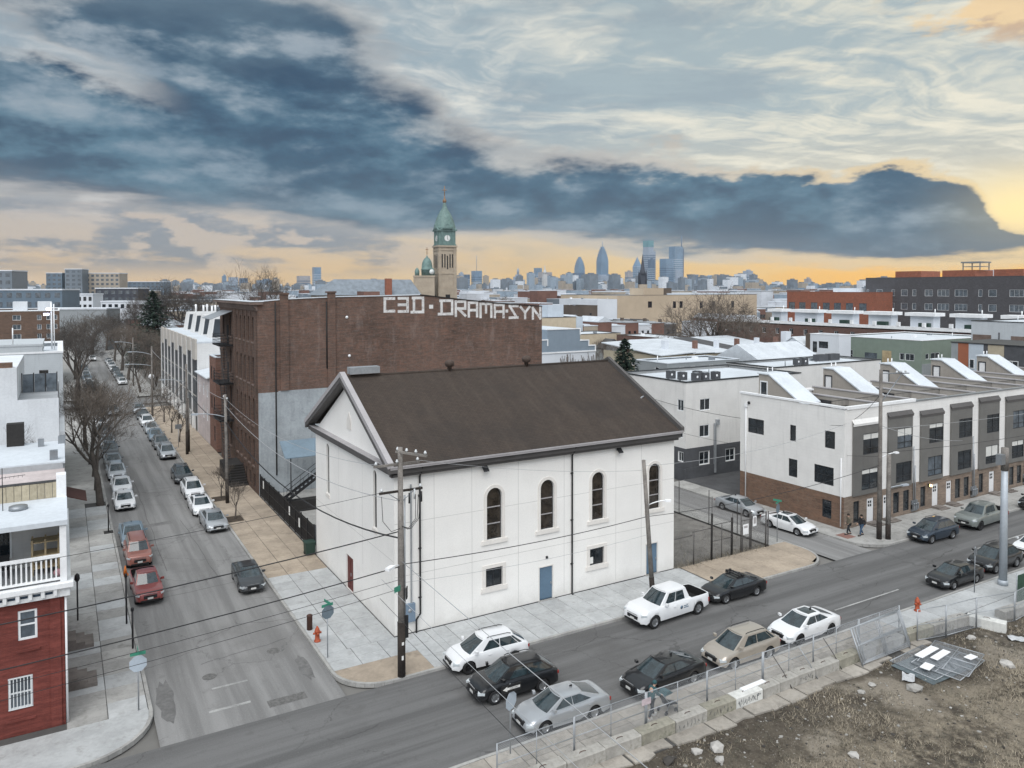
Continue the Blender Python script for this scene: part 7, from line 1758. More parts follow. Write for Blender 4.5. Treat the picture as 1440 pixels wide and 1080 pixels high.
# broken strip of old pavement inside the blocks
r = random.Random(5)
op = MB(); op.box(-20,32,-16.62,-15.96,-.1,.05); op = structure(op.build('old_pavement', MT['joint']))
for i in range(26):
    a = -3+1.25*i+r.uniform(-.1,.1); w_ = 1.2
    if r.random() < .12: continue
    y0_ = -16.55-r.uniform(0,.75); q = MB(); tz = .10+r.uniform(-.015,.03)
    y0_ = -16.6-r.uniform(0,.35); q.extr([(a,-15.98,.02),(a+w_,-15.98,.02),(a+w_+r.uniform(-.02,.03),y0_+r.uniform(-.1,.1),.02),(a+w_*.55,y0_+r.uniform(-.08,.08),.02),(a+r.uniform(-.02,.02),y0_+r.uniform(-.1,.1),.02)], (0,0,tz-.02)); q.build('broken_slab', MT['concrete_old'], op)
mat('rubble_white', (.40,.385,.36), .9, .2, 2.0); mat('rubble_grey', (.3,.29,.27), .9, .3, 2.0); mat('rubble_dark', (.055,.05,.045), .95, .3, 2.0)
def rock(q, c, s, r, m=0, flat=.7):
    bm = bmesh.new(); bmesh.ops.create_icosphere(bm, subdivisions=1, radius=1)
    sc = (s*r.uniform(.7,1.3), s*r.uniform(.7,1.3), s*flat*r.uniform(.6,1.1)); a = r.uniform(0,6.28)
    vs = []
    for v in bm.verts:
        k = 1+r.uniform(-.28,.28); x, y, z = v.co.x*sc[0]*k, v.co.y*sc[1]*k, v.co.z*sc[2]*k
        vs.append((c[0]+x*cos(a)-y*sin(a), c[1]+x*sin(a)+y*cos(a), c[2]+z))
    fs = [tuple(v.index for v in f.verts) for f in bm.faces]; bm.free(); q.add(vs, fs, m)
q = MB(); r = random.Random(8)
for i in range(2600):
    y = -16.5-abs(r.gauss(0,1))*4.5 if r.random() < .6 else r.uniform(-42,-16.5); x = r.uniform(-2,44)
    rock(q, (x,y,dz_lot(x,y)+.01), .018+.085*r.random()**4, r, r.choice([0,1,1,1,2,2,2,2]))
tag(q.build('rubble', [MT['rubble_white'],MT['rubble_grey'],MT['rubble_dark']]), 'small stones and rubbish strewn over the vacant lot', 'rubble', kind='stuff')
mat('grass_dry', (.33,.285,.215), .95, .4, .5, 4.0); mat('grass_olive', (.115,.105,.08), .95, .4, .5, 4.0)
q = MB(); r = random.Random(9)
for i in range(42000):
    x = r.uniform(0,46); y = r.uniform(-42,-16.7)
    d = mnoise.noise(Vector((x*.22,y*.22,3)))+.6*mnoise.noise(Vector((x*.8,y*.8,7)))
    if d < -.2+r.uniform(-.2,.2): continue
    z = dz_lot(x,y); m_ = 0 if d+r.uniform(-.3,.3) > .12 else 1
    for k in range(3):
        a = r.uniform(0,6.28); L_ = r.uniform(.07,.24)*(1.3 if d > .3 else 1); w_ = .013; t_ = r.uniform(.3,1.3)*L_
        bx, by = x+r.uniform(-.12,.12), y+r.uniform(-.12,.12); px_, py_ = -sin(a)*w_, cos(a)*w_
        q.poly([(bx-px_,by-py_,z-.01),(bx+px_,by+py_,z-.01),(bx+cos(a)*t_,by+sin(a)*t_,z+L_*.7)], m_)
tag(q.build('dry_grass', [MT['grass_dry'],MT['grass_olive']]), 'dry winter grass in tufts over the vacant lot', 'grass', kind='stuff')
BIG = [(8.3,-17.9,.42,'large pale broken concrete lump lying alone on the lot edge',0),(7.5,-17.5,.26,'pale crumbled concrete piece left of the large lump',0),(7.9,-18.5,.3,'flat pale concrete piece below the large lump',0),(20.9,-19.4,.42,'pointed grey slab of concrete below the leaning panels',1),(19.5,-17.9,.26,'white plaster lump near the leaning panels',0),(18.4,-18.1,.24,'grey lump beside the white plaster lump',1),(27.8,-20.4,.4,'pale boulder right of the fence panels on the ground',0),(29.6,-17.5,.28,'flat white stone near the right hand concrete blocks',0),(13.2,-21.4,.26,'small white stone in the dry grass',0),(5.9,-17.4,.4,'dark tarpaulin-like lump beside the pale concrete pieces',2)]
for x,y,s,l,m_ in BIG:
    q = MB(); rock(q, (0,0,s*.25), s, r, 0, .6); o = q.build('rubble_lump', [MT[['rubble_white','rubble_grey','rubble_dark'][m_]]], org=(0,0,0)); o.location = (x,y,dz_lot(x,y)); tag(o, l, 'rubble', 'big lumps on the vacant lot')
mat('litter', (.46,.47,.48), .7, .2, 3.0)
for i,(x,y,l) in enumerate([(21.6,-18.6,'crumpled white plastic sheet by the leaning fence panels'),(31.6,-19.0,'white plastic sheet beside the end concrete block')]):
    q = MB(); n_ = 7
    for j in range(n_):
        for k in range(n_): q.v.append(((k/(n_-1)-.5)*.9,(j/(n_-1)-.5)*.6,.05+r.uniform(0,.14)))
    q.f = [(j*n_+k,j*n_+k+1,(j+1)*n_+k+1,(j+1)*n_+k) for j in range(n_-1) for k in range(n_-1)]; q.m = [0]*len(q.f); q.sm = [True]*len(q.f)
    o = q.build('plastic_sheet', MT['litter'], org=(0,0,0)); o.location = (x,y,dz_lot(x,y)); o.rotation_euler = (0,0,r.uniform(0,3)); tag(o, l, 'litter', 'white litter')
# ----------------------------------------------------------------- concrete barrier blocks
mat('block_concrete', (.36,.345,.315), .9, .25, .9, 5.0, .3, streak=.4, obj=True, dirt=((.13,.125,.09), .6)); mat('block_white', (.6,.6,.57), .9, .15, 1.0, obj=True, streak=.3); mat('block_moss', (.29,.275,.225), .9, .3, .9, 5.0, .3, streak=.5, obj=True, dirt=((.1,.105,.06), .7))
mat('tag_paint', (.07,.08,.09), .8, .2)
def cblock(x, y, L_, a, lab, m_, tagn=0, z=0):
    o = thing('barrier_block', lab, 'concrete block', (x,y,z), 'concrete blocks along the vacant lot')
    q = MB(); h, w_, e = .64, .62, .04; hl_ = L_/2-.015
    pr = [(-w_/2,0),(w_/2,0),(w_/2,h-e),(w_/2-e,h),(-w_/2+e,h),(-w_/2,h-e)]
    q.extr([(-hl_,yy,zz) for yy,zz in pr], (2*hl_,0,0)); b_ = q.build('block', MT[m_], org=(0,0,0)); b_.parent = o; b_.location = (0,0,0)
    q = MB(); q.tube([(-.2,0,h-.02),(-.12,0,h+.05),(.12,0,h+.05),(.2,0,h-.02)], .015, 5); l_ = q.build('lifting_loop', MT['rust'], org=(0,0,0)); l_.parent = o; l_.location = (0,0,0)
    if tagn:
        q = MB(); rr = random.Random(tagn)
        for k in range(7 if tagn < 9 else 22):
            x_ = -hl_+.15+(2*hl_-.3)*(k+.2)/(7 if tagn < 9 else 22); pts = [(x_+rr.uniform(-.05,.09), -w_/2-.004, .16+rr.random()*.36) for _ in range(4)]
            q.tube(pts, .009, 3)
        t_ = q.build('spray_scribble', MT['tag_paint'], org=(0,0,0)); t_.parent = o; t_.location = (0,0,0)
    o.rotation_euler = (0,0,a)
BX = [-2.6,-.55,1.5,3.55,5.6,7.65,9.67,11.62,13.52,14.78,16.2,17.55,19.48,21.4,23.4,25.35]
BL = ['concrete block at the lower edge of the picture, first of the row','concrete block second of the row at the fence start','concrete block third of the row near the silver sedan','concrete block before the silver sedan rear','long plain concrete block left of the stroller','scribbled concrete block right before the person with the stroller','brown stained concrete block beside the stroller','white painted scribbled concrete block','pale concrete block with the white board on it','short concrete block right of the white board','scribbled grey block below the beige suv','plain block below the white sedan','clean pale block left of the leaning panels','block behind the left part of the leaning panels','block behind the right part of the leaning panels']
for i in range(15): cblock((BX[i]+BX[i+1])/2, -15.66+.02*sin(i*2.1), BX[i+1]-BX[i], radians(sin(i*1.7)*1.2), BL[i], 'block_white' if i == 7 else ('block_moss' if i in (4,6,12) else 'block_concrete'), {5:3,6:5,7:11,10:6}.get(i,0))
for i,(x,y,L_,a,l,mm) in enumerate([(26.8,-15.72,2.6,-3,'mossy block right of the leaning panels','block_moss'),(29.2,-15.86,2.1,-5,'scribbled block below the red hydrant','block_concrete'),(30.85,-16.02,1.2,-8,'short block where the row turns','block_concrete'),(31.95,-17.1,2.1,-68,'clean pale block turned across the end of the row','block_white'),(35.5,-17.0,3.4,-4,'block behind the turned one at the pavement end','block_concrete')]): cblock(x,y,L_,radians(a),l,mm,4 if i == 1 else 0)
q = MB(); q.obox((13.3,-15.5,.655), 1.7, .28, .05, radians(2)); tag(q.build('white_board', MT['white_paint'], org=(13.3,-15.5,.655)), 'white painted board lying on the concrete blocks', 'board')
# ----------------------------------------------------------------- chain link
mat('wire', (.33,.35,.37), .5, .2, metal=.5)
def fabric(q, p, u, L_, z0, z1, n, pitch=.075, r=.0035, lean=0.0):
    H_ = z1-z0; k = int((L_+H_)/pitch)
    for s in (1, -1):
        for i in range(k):
            a0 = i*pitch-(H_ if s > 0 else 0); b0 = a0+H_*s if s > 0 else a0-H_
            za, zb = 0.0, H_
            a, b = a0, a0+s*H_
            lo, hi = 0.0, L_
            # clip the diagonal to the panel
            def cl(t): return a+(b-a)*t
            t0, t1 = 0.0, 1.0
            if s > 0:
                if a < 0: t0 = (0-a)/H_
                if b > L_: t1 = (L_-a)/H_
            else:
                if a > L_: t0 = (a-L_)/H_
                if b < 0: t1 = a/H_
            if t1-t0 < .02: continue
            P_ = []
            for t in (t0, t1):
                aa = cl(t); zz = z0+H_*t
                P_.append((p[0]+u[0]*aa+n[0]*lean*(zz-z0), p[1]+u[1]*aa+n[1]*lean*(zz-z0), p[2]+zz))
            q.tube(P_, r, 3, 0, cap=False, smooth=False)
def fence_panel(name, lab, p, u, L_, H_, grp, sides=True, mid=True, lean=0.0, r=.024, cat='fence panel', pitch=.1):
    n = (u[1], -u[0]); t = thing(name, lab, cat, p, grp)
    P3 = lambda a, z: (p[0]+u[0]*a+n[0]*lean*z, p[1]+u[1]*a+n[1]*lean*z, p[2]+z)
    for a, rr in ((0,r*1.5),(L_,r*1.5))+(((L_/2,r*.8),) if mid else ()):
        q = MB(); q.tube([P3(a,0),P3(a,H_)], rr, 7); q.build('post', MT['galv'], t)
    for z in (.12,H_*.52,H_-.02):
        q = MB(); q.tube([P3(0,z),P3(L_,z)], r*.85, 6); q.build('rail', MT['galv'], t)
    q = MB(); fabric(q, p, u, L_, .12, H_-.03, n, pitch, .003, lean); tag(q.build('wire_mesh', MT['wire'], t), kind='stuff')
    return t
FL_ = ['fence panel at the lower left end by the near stop sign','fence panel before the silver sedan','fence panel before the person with the stroller','fence panel right of the stroller','fence panel before the beige suv','fence panel before the white sedan with the black roof','fence panel behind the leaning spare panels']
XP = [-1.55,2.4,6.5,10.4,14.35,18.3,22.2,26.0]
for i in range(7): fence_panel('chain_link_panel', FL_[i], (XP[i]+.03,-15.22+.03*(i % 2),.12), (1,0), XP[i+1]-XP[i]-.06, 1.9, 'chain link panels behind the concrete blocks')
for i,(xa,ya,xb,yb) in enumerate([(26.4,-16.1,28.5,-16.6),(28.5,-16.6,31.2,-16.9),(31.2,-16.9,34.2,-17.6),(34.2,-17.6,38,-17.3)]):
    d = Vector((xb-xa,yb-ya)); L_ = d.length; d.normalize(); fence_panel('chain_link_panel', ['short fence panel in front of the mossy block','fence panel in front of the scribbled block by the hydrant','fence panel behind the turned block','fence panel at the far right of the lot'][i], (xa,ya,.05), (d.x,d.y), L_-.05, 1.95, 'chain link panels inside the lot', mid=False)
q = MB(); q.box(6.2,6.75,-15.27,-15.26,1.45,1.75); tag(q.build('fence_tag', mat('tag_pink', (.5,.42,.44), .7, .2, 6.0), org=(6.4,-15.26,1.45)), 'small pale pink notice on the fence by the stroller', 'notice')
for k in range(3): fence_panel('spare_fence_panel', ['spare fence panel leaning against the blocks, front one','spare fence panel leaning against the blocks, middle one','spare fence panel leaning against the blocks, rear one'][k], (20.9+.25*k,-16.42+.07*k,.1), (1,.02*k), 4.3, 1.85, 'spare panels leaning on the blocks', lean=-.44+.03*k, r=.03)
def flat_panel(x, y, a, L_, W_, z, lab):
    t = thing('spare_fence_panel', lab, 'fence panel', (x,y,z), 'spare panels lying on the lot'); u = Vector((cos(a),sin(a),0)); v = Vector((-sin(a),cos(a),0)); o = Vector((x,y,z))
    for s in (0,.5,1):
        q = MB(); q.tube([o+u*L_*s, o+u*L_*s+v*W_], .026, 6); q.build('post', MT['galv'], t)
    for s in (0,.5,1):
        q = MB(); q.tube([o+v*W_*s, o+v*W_*s+u*L_], .024, 6); q.build('rail', MT['galv'], t)
    q = MB(); k = int((L_+W_)/.1)
    for s in (1,-1):
        for i in range(k):
            a0 = i*.1-(W_ if s > 0 else 0); t0 = max(0,(-a0 if s > 0 else a0-L_)/W_); t1 = min(1,((L_-a0) if s > 0 else a0)/W_)
            if t1-t0 > .02: q.tube([o+u*(a0+s*W_*t0)+v*W_*t0, o+u*(a0+s*W_*t1)+v*W_*t1], .004, 3, 0, cap=False, smooth=False)
    tag(q.build('wire_mesh', MT['wire'], t), kind='stuff')
for k,(x,y,a,l) in enumerate([(22.7,-19.4,.06,'bottom spare fence panel lying on the ground in the lot'),(23.6,-20.2,.16,'second spare fence panel lying askew on the pile'),(24.2,-20.3,.28,'top spare fence panel of the pile on the ground')]): flat_panel(x,y,a,3.4,2.5,.22+.09*k,l)
q = MB(); q.box(22.2,26,-19.6,-17.2,.16,.19); tag(q.build('dark_sheet', mat('slate_sheet', (.10,.125,.135), .7, .3, 1.5), org=(24,-18.4,.16)), 'dark grey green sheet under the spare fence panels', 'sheet')
for i,(x,y,w_,l,a,lb) in enumerate([(24.9,-17.6,1.9,.45,.1,'long white board among the fence panels'),(25.2,-18.2,1.6,.4,.12,'second white board among the fence panels'),(23.3,-18.6,.8,.5,.2,'small white board at the left of the fence panels'),(26.4,-19.2,.7,.4,0,'small white board at the right of the fence panels')]):
    q = MB(); q.obox((x,y,.44), w_, l, .03, a); tag(q.build('white_board', MT['white_paint'], org=(x,y,.44)), lb, 'board', 'white boards on the pile of panels')
for i,(x,l) in enumerate([(15.0,'bent dark bar leaning against the blocks below the beige suv'),(17.0,'bent grey bar leaning on the blocks'),(19.0,'dark bar leaning left of the spare panels')]):
    q = MB(); q.tube([(x,-15.3,1.7),(x+.35,-15.7,.9),(x+.6,-16.05,.12)], .025, 5); tag(q.build('leaning_bar', MT['trim_grey' if i != 1 else 'galv'], org=(x,-15.7,.1)), l, 'metal bar', 'bars leaning on the blocks')
gs = thing('green_screen_panel', 'dark green mesh screen panel at the right edge of the picture', 'screen panel', (38.5,-16.4,.13))
mat('screen_green', (.035,.075,.05), .9, .25, 2.0)
q = MB(); q.box(36.9,42,-16.43,-16.39,.2,2.1); q.build('screen_cloth', MT['screen_green'], gs)
for x in (36.9,39.4,42):
    q = MB(); q.tube([(x,-16.36,.13),(x,-16.36,2.2)], .04, 6); q.build('post', MT['galv'], gs)
# ================================================================= fenced lot east of the church
lt = MB(); lt.poly([(x,y,.02) for x,y in [(22.1,.05),(32.2,.05),(32.2,36),(22.1,36)]]); structure(lt.build('gravel_lot', mat('gravel', (.19,.18,.165), .95, .35, .6, 12.0, .6, dirt=((.07,.065,.06), .8))))
gt = thing('lot_gate', 'dark wire gate and leaning posts before the gravel lot beside the church', 'gate', (28,.1,.14))
PO = [(23.9,-.1,2.5,.05),(25.8,-.05,3.6,.09),(25.83,-.02,4.9,.035),(26.9,.0,2.6,.04),(28.1,.1,2.9,.1),(28.2,.15,3.3,.03),(29.1,.1,3.5,.05),(29.25,.1,2.0,.05),(30.2,.2,3.2,.05),(30.35,.2,3.0,.05),(31.7,-.1,2.9,.07),(31.95,-.1,2.9,.05)]
for x,y,h,rr in PO:
    q = MB(); q.tube([(x,y,.1),(x+.03,y,h+.1)], rr, 6); q.build('gate_post', MT['trim_grey' if rr < .09 else 'soot'], gt)
for (xa,xb,z) in [(22.1,23.9,2.3),(23.9,25.8,2.55),(25.8,28.1,2.75),(25.8,28.1,1.5),(29.1,31.8,2.6),(29.1,30.3,1.2),(29.1,30.3,3.1)]:
    q = MB(); q.tube([(xa,.05,z),(xb,.05,z)], .03, 5); q.build('gate_rail', MT['trim_grey'], gt)
q = MB(); fabric(q,(22.1,.05,0),(1,0),6.0,.2,2.5,(0,-1),.12,.004); fabric(q,(29.1,.05,0),(1,0),2.8,.2,2.7,(0,-1),.10,.004); fabric(q,(31.9,-.1,0),(.06,.998),12,.2,2.4,(1,0),.12,.004); tag(q.build('wire_mesh', MT['trim_grey'], gt), kind='stuff')
for y in (3.3,6.6,10.4):
    q = MB(); q.tube([(32.1,y,.1),(32.1,y,2.9),(32.0,y-.1,3.2)], .035, 5); q.build('gate_post', MT['trim_grey'], gt)
q = MB(); q.wb((0,0,0),*S_,29.2,29.8,1.5,2.3,.02,.04); q.build('notice_board', MT['white_paint'], gt)
q = MB(); q.wb((0,0,0),*S_,30.3,30.7,2.0,2.8,.02,.04); q.build('notice_board', MT['white_paint'], gt)
q = MB(); q.wb((0,0,0),*S_,29.3,29.7,2.0,2.18,.041,.044); q.wb((0,0,0),*S_,30.37,30.63,2.2,2.7,.041,.044); q.build('notice_print', MT['trim_light'], gt)
q = MB(); r = random.Random(3)
for i in range(1500):
    x = r.uniform(22.2,31.9); y = r.gauss(.1,.35) if r.random() < .75 else r.uniform(0,6); a = r.uniform(0,6.28); L_ = r.uniform(.15,.6)
    q.poly([(x-.012,y,.05),(x+.012,y,.05),(x+cos(a)*L_*.6,y+sin(a)*L_*.6,.05+L_*.8)], 0 if r.random() < .6 else 1)
tag(q.build('weeds', [MT['grass_olive'],MT['grass_dry']]), 'dry weeds along the dark wire gate', 'weeds', kind='stuff')
# ================================================================= signs, hydrants, posts
mat('sign_grey', (.17,.22,.26), .5, .15, metal=.3); mat('hydrant_red', (.36,.075,.03), .6, .25, 4.0, obj=True); mat('sign_green', (.05,.25,.17), .5, .1); mat('sign_black', (.015,.015,.016), .6, .1); mat('sign_white', (.7,.7,.68), .5, .1); mat('sign_pale', (.42,.48,.54), .6, .1)
def octagon(c, u, R_, th=.02): return [(c[0]+u[0]*R_*cos(pi/8+k*pi/4), c[1]+u[1]*R_*cos(pi/8+k*pi/4), c[2]+R_*sin(pi/8+k*pi/4)) for k in range(8)]
def sign_post(lab, x, y, h, ua, z, R_=.4, blades=True, m_='sign_grey', rect_=None, z0=.14):
    t = thing('street_sign', lab, 'street sign', (x,y,z0)); u = (cos(ua),sin(ua)); n = (u[1],-u[0])
    q = MB(); q.tube([(x,y,z0),(x,y,h)], .035, 6); q.build('post', MT['galv'], t)
    q = MB(); c = (x+n[0]*.045, y+n[1]*.045, z); q.extr(octagon(c,u,R_), (n[0]*.012,n[1]*.012,0)); q.build('stop_plate', MT[m_], t)
    if blades:
        q = MB(); q.obox((x,y,h), .7, .02, .16, ua); q.build('name_blade', MT['sign_green'], t)
        q = MB(); q.obox((x,y,h+.18), .7, .02, .16, ua+pi/2); q.build('name_blade', MT['sign_green'], t)
    return t
sign_post('grey back of a stop sign on the church corner pavement', -4.22, -.48, 3.05, radians(12), 2.75)
sign_post('pale stop sign back on the left corner pavement', -13.9, -1.1, 2.9, 0.0, 2.5, .42, True, 'sign_pale')
t = sign_post('one way sign above a stop sign seen from behind near the silver sedan', .15, -13.45, 3.3, radians(24), 2.55, .42, False, 'sign_pale')
q = MB(); q.wb((.15,-13.5,0),(1,0,0),(0,-1,0),-.5,.5,2.98,3.34,.04,.06); q.build('one_way_plate', MT['sign_black'], t)
q = MB()
q.extr([(.15-.44,-13.57,3.16),(.15-.22,-13.57,3.05),(.15-.22,-13.57,3.11),(.15+.44,-13.57,3.11),(.15+.44,-13.57,3.21),(.15-.22,-13.57,3.21),(.15-.22,-13.57,3.27)][::-1], (0,.006,0)); ar = q.build('arrow', MT['sign_white'], t)
fc = bpy.data.curves.new('lettering', 'FONT'); fc.body = 'ONE WAY'; fc.size = .1; fc.align_x = 'CENTER'; fc.align_y = 'CENTER'; fc.extrude = .002; fc.materials.append(MT['sign_black'])
fc_o = bpy.data.objects.new('tmp', fc); me_ = bpy.data.meshes.new_from_object(fc_o); bpy.data.objects.remove(fc_o); fo = bpy.data.objects.new('lettering', me_); COL.objects.link(fo); fo.parent = ar; fo.location = (.13+.15-.15, -.125, 3.02); ORG['lettering'] = (0,0,0)
fo.location = (.13, -13.574+13.45, 3.16-.14); fo.rotation_euler = (pi/2,0,0)
sign_post('grey sign plate at the side street corner by the dark wire gate', 33.5, .3, 3.3, radians(20), 2.9, .42)
t = thing('street_sign', 'thin grey sign post by the black hatchback', 'street sign', (36.63,-13.8,.14)); q = MB(); q.tube([(36.63,-13.8,.14),(36.66,-13.8,3.3)], .03, 6); q.build('post', MT['metal_grey'], t); q = MB(); q.box(36.5,36.85,-13.84,-13.82,2.7,3.2); q.build('plate', MT['metal_grey'], t)
t = thing('street_sign', 'round white sign on a post past the far crossing', 'street sign', (-2.0,121.5,.14)); q = MB(); q.tube([(-2,121.5,.14),(-2,121.5,3.6)], .05, 6); q.build('post', MT['white_paint'], t); q = MB(); q.lathe([(0,-.02),(.5,-.02),(.5,.02),(0,.02)], (-2,121.4,3.9), 16, axis='y'); q.build('plate', MT['white_paint'], t)
t = thing('street_sign', 'grey rectangular notice on a post beside the young trees', 'street sign', (-3.9,66,.14)); q = MB(); q.tube([(-3.9,66,.14),(-3.9,66,3.2)], .04, 6); q.build('post', MT['galv'], t); q = MB(); q.box(-4.3,-3.5,65.95,65.97,2.6,3.2); q.build('plate', MT['metal_grey'], t)
def hydrant(x, y, lab, s=1.0, z=.14):
    t = thing('fire_hydrant', lab, 'hydrant', (x,y,z), 'fire hydrants')
    q = MB(); q.lathe([(.2,0),(.2,.06),(.14,.08),(.13,.55),(.17,.58),(.17,.63),(.14,.66),(.12,.76),(.06,.84),(.05,.9),(0,.91)], (x,y,z), 14); q.build('barrel', MT['hydrant_red'], t)
    for d in ((1,0),(-1,0),(0,-1)):
        q = MB(); q.tube([(x+d[0]*.1,y+d[1]*.1,z+.5),(x+d[0]*.24,y+d[1]*.24,z+.5)], .065, 8); q.build('nozzle', MT['hydrant_red'], t)
    t.scale = (s,)*3 if False else (1,1,1); return t
hydrant(-4.2+.05,1.8,'orange red fire hydrant on the church corner pavement'); hydrant(30.4,-13.62,'red fire hydrant on the pavement by the vacant lot')
t = thing('bollard', 'rusty brown pipe bollard behind the orange hydrant', 'bollard', (-4.1,3.6,.14)); q = MB(); q.lathe([(.17,0),(.17,.8),(.18,.82),(.18,.88),(.1,.93),(0,.95)], (-4.1,3.6,.14), 14); q.build('pipe', MT['rust'], t)
for x,y,h,l in ((-13.69,10.2,3.1,'black post at the left kerb beside the red pickup'),(-13.62,6.35,2.35,'black post at the left kerb nearest the corner'),(-13.7,31,2.4,'black post with a square foot on the left pavement')):
    t = thing('kerb_post', l, 'post', (x,y,.14), 'black posts at the left kerb'); q = MB(); q.tube([(x,y,.14),(x,y,h)], .055, 7); q.build('shaft', MT['metal_black'], t)
    q = MB(); q.lathe([(.09,0),(.09,.15),(.05,.2),(0,.2)], (x,y,h-.02), 8); q.build('head', MT['metal_black'], t)
    if y > 30: q = MB(); q.box(x-.35,x+.35,y-.35,y+.35,.14,.2); q.build('foot', MT['soot'], t)
t = thing('lantern_post', 'black lantern post before the red corner house', 'lamp post', (-16.3,12.3,.14)); q = MB(); q.tube([(-16.3,12.3,.14),(-16.3,12.3,2.6)], .05, 7); q.build('post', MT['metal_black'], t); q = MB(); q.lathe([(.08,2.6),(.16,2.75),(.14,3.0),(0,3.15)], (-16.3,12.3,0), 8); q.build('lantern', MT['metal_black'], t)
t = thing('traffic_cone', 'orange traffic cone at the left kerb by the faded red suv', 'cone', (-13.1,19.6,.14)); q = MB(); q.lathe([(.16,.04),(.03,.7),(0,.7)], (-13.15,19.7,.004), 12); q.build('cone', mat('cone_orange', (.6,.16,.02), .6, .1), t); q = MB(); q.box(-13.35,-12.95,19.5,19.9,.005,.05); q.build('base', MT['cone_orange'], t)
# ================================================================= utility poles, lamps and wires
mat('pole_dark', (.035,.028,.024), .95, .4, 1.5, 9.0, .4); mat('insulator', (.55,.57,.58), .25, .1)
def pole(x, y, h, lab, r0=.19, r1=.12, lean=(0,0), m_='wood_pole', name='utility_pole', dark=0, grp='wooden utility poles'):
    t = thing(name, lab, 'utility pole', (x,y,.14), grp)
    q = MB(); q.tube([(x,y,.0),(x+lean[0]*.5,y+lean[1]*.5,h/2),(x+lean[0],y+lean[1],h)], [r0,(r0+r1)/2,r1], 10); q.build('pole_shaft', MT[m_], t)
    if dark: q = MB(); q.tube([(x,y,.1),(x+lean[0]*dark/h,y+lean[1]*dark/h,dark)], r0+.012, 10); q.build('tarred_foot', MT['pole_dark'], t)
    return t
def arm(t, x, y, z, a, L0, L1, ins=3, m_='wood_pole', s=.1):
    q = MB(); c = ((L0+L1)/2); q.obox((x+cos(a)*c, y+sin(a)*c, z), L1-L0, s, s*1.15, a); o = q.build('crossarm', MT[m_], t)
    for i in range(ins):
        l = L0+.12+(L1-L0-.24)*i/max(1,ins-1)
        q = MB(); q.lathe([(.05,0),(.05,.05),(.085,.07),(.085,.12),(.05,.14),(.05,.2),(0,.21)], (x+cos(a)*l, y+sin(a)*l, z+s*1.1), 8); q.build('insulator', MT['insulator'], o)
def lamp(t, x, y, z, a, L_, rise=.5, m_='lamp_grey', head=.62):
    q = MB(); d = (cos(a), sin(a)); P_ = [(x+d[0]*L_*k, y+d[1]*L_*k, z+rise*(1-(1-k)**2)) for k in (0,.25,.5,.75,1)]
    q.tube(P_, .04, 6); o = q.build('lamp_arm', MT[m_], t)
    q = MB(); q.obox((x+d[0]*(L_+head*.3), y+d[1]*(L_+head*.3), z+rise-.08), head, .26, .14, a); h_ = q.build('lamp_head', MT[m_], t)
CPX, CPY = -1.42, -4.55
cp = pole(CPX, CPY, 12.5, 'tall grey utility pole with crossarms and a dark foot on the church corner', .2, .13, (-.02,0), 'wood_pole', dark=3.1)
arm(cp, CPX-.1, CPY, 12.2, radians(-62), -.2, 1.9, 4); arm(cp, CPX, CPY, 11.55, 0, -1.5, 1.1, 3); arm(cp, CPX, CPY, 10.1, 0, -1.2, 1.25, 2, 'pole_dark')
for s in (-1,1):
    q = MB(); q.tube([(CPX,CPY-.1,9.6),(CPX+s*.7,CPY-.1,10.1)], .025, 5); q.build('arm_brace', MT['metal_grey'], cp)
for k,(dx,z) in enumerate([(.45,10.0),(.75,10.2),(1.15,10.0)]):
    q = MB(); q.tube([(CPX+dx,CPY-.1,z),(CPX+dx,CPY-.1,z-.55)], .05, 7); q.build('cut_out', MT['insulator' if k % 2 else 'metal_black'], cp)
q = MB(); q.tube([(CPX+.22,CPY,9.9),(CPX+.22,CPY+.05,2.0)], .05, 7); q.build('riser_conduit', MT['galv'], cp)
for k in range(3):
    q = MB(); q.tube([(CPX,CPY-.15,8.3),(CPX+.3+.1*k,CPY-.2,8.1),(CPX+.75+.1*k,CPY-.2,8.6),(CPX+.8+.15*k,CPY-.15,9.9)], .018, 5); q.build('jumper_wire', MT['metal_black'], cp)
q = MB(); q.tube([(CPX,CPY-.1,8.2),(CPX-.6,CPY-.15,8.1),(CPX-1.05,CPY-.1,8.7),(CPX-1.1,CPY-.05,10)], .018, 5); q.build('jumper_wire', MT['metal_black'], cp)
lamp(cp, CPX-.15, CPY-.1, 6.2, radians(215), .7, .15, 'white_paint', .55)
q = MB(); q.obox((CPX-.3,CPY-.22,4.85), .5, .02, .3, radians(25)); q.build('street_name_plate', MT['sign_green'], cp)
q = MB(); q.obox((CPX+.28,CPY-.1,4.35), .35, .06, .6, radians(60)); q.build('dark_plate', MT['sign_black'], cp)
q = MB(); q.obox((CPX+.25,CPY-.05,2.2), .22, .12, 1.2, 0); q.build('dark_box', MT['sign_black'], cp)
q = MB(); q.obox((CPX,CPY-.205,1.9), .12, .02, .16); q.build('paper_notice', MT['paper'], cp); q = MB(); q.obox((CPX-.02,CPY-.208,1.1), .1, .02, .22); q.build('paper_notice', MT['paper'], cp)
tp = pole(17.75,-2.6,9.3,'old leaning cut off pole with a lamp arm before the church',.17,.13,(-.75,.1),dark=1.2); lamp(tp, 17.4,-2.55,6.2, radians(-30), 1.2, .3, 'white_paint', .4)
rp = pole(41.35,-3.5,14.2,'tall wooden pole with a bracket arm before the bay houses',.2,.13,dark=1.6)
q = MB(); q.tube([(41.35,-3.5,13.9),(45.2,-3.5,13.7)], .05, 6); q.tube([(41.35,-3.5,11.4),(44.2,-3.5,13.7)], .04, 6); q.build('bracket_arm', MT['metal_grey'], rp)
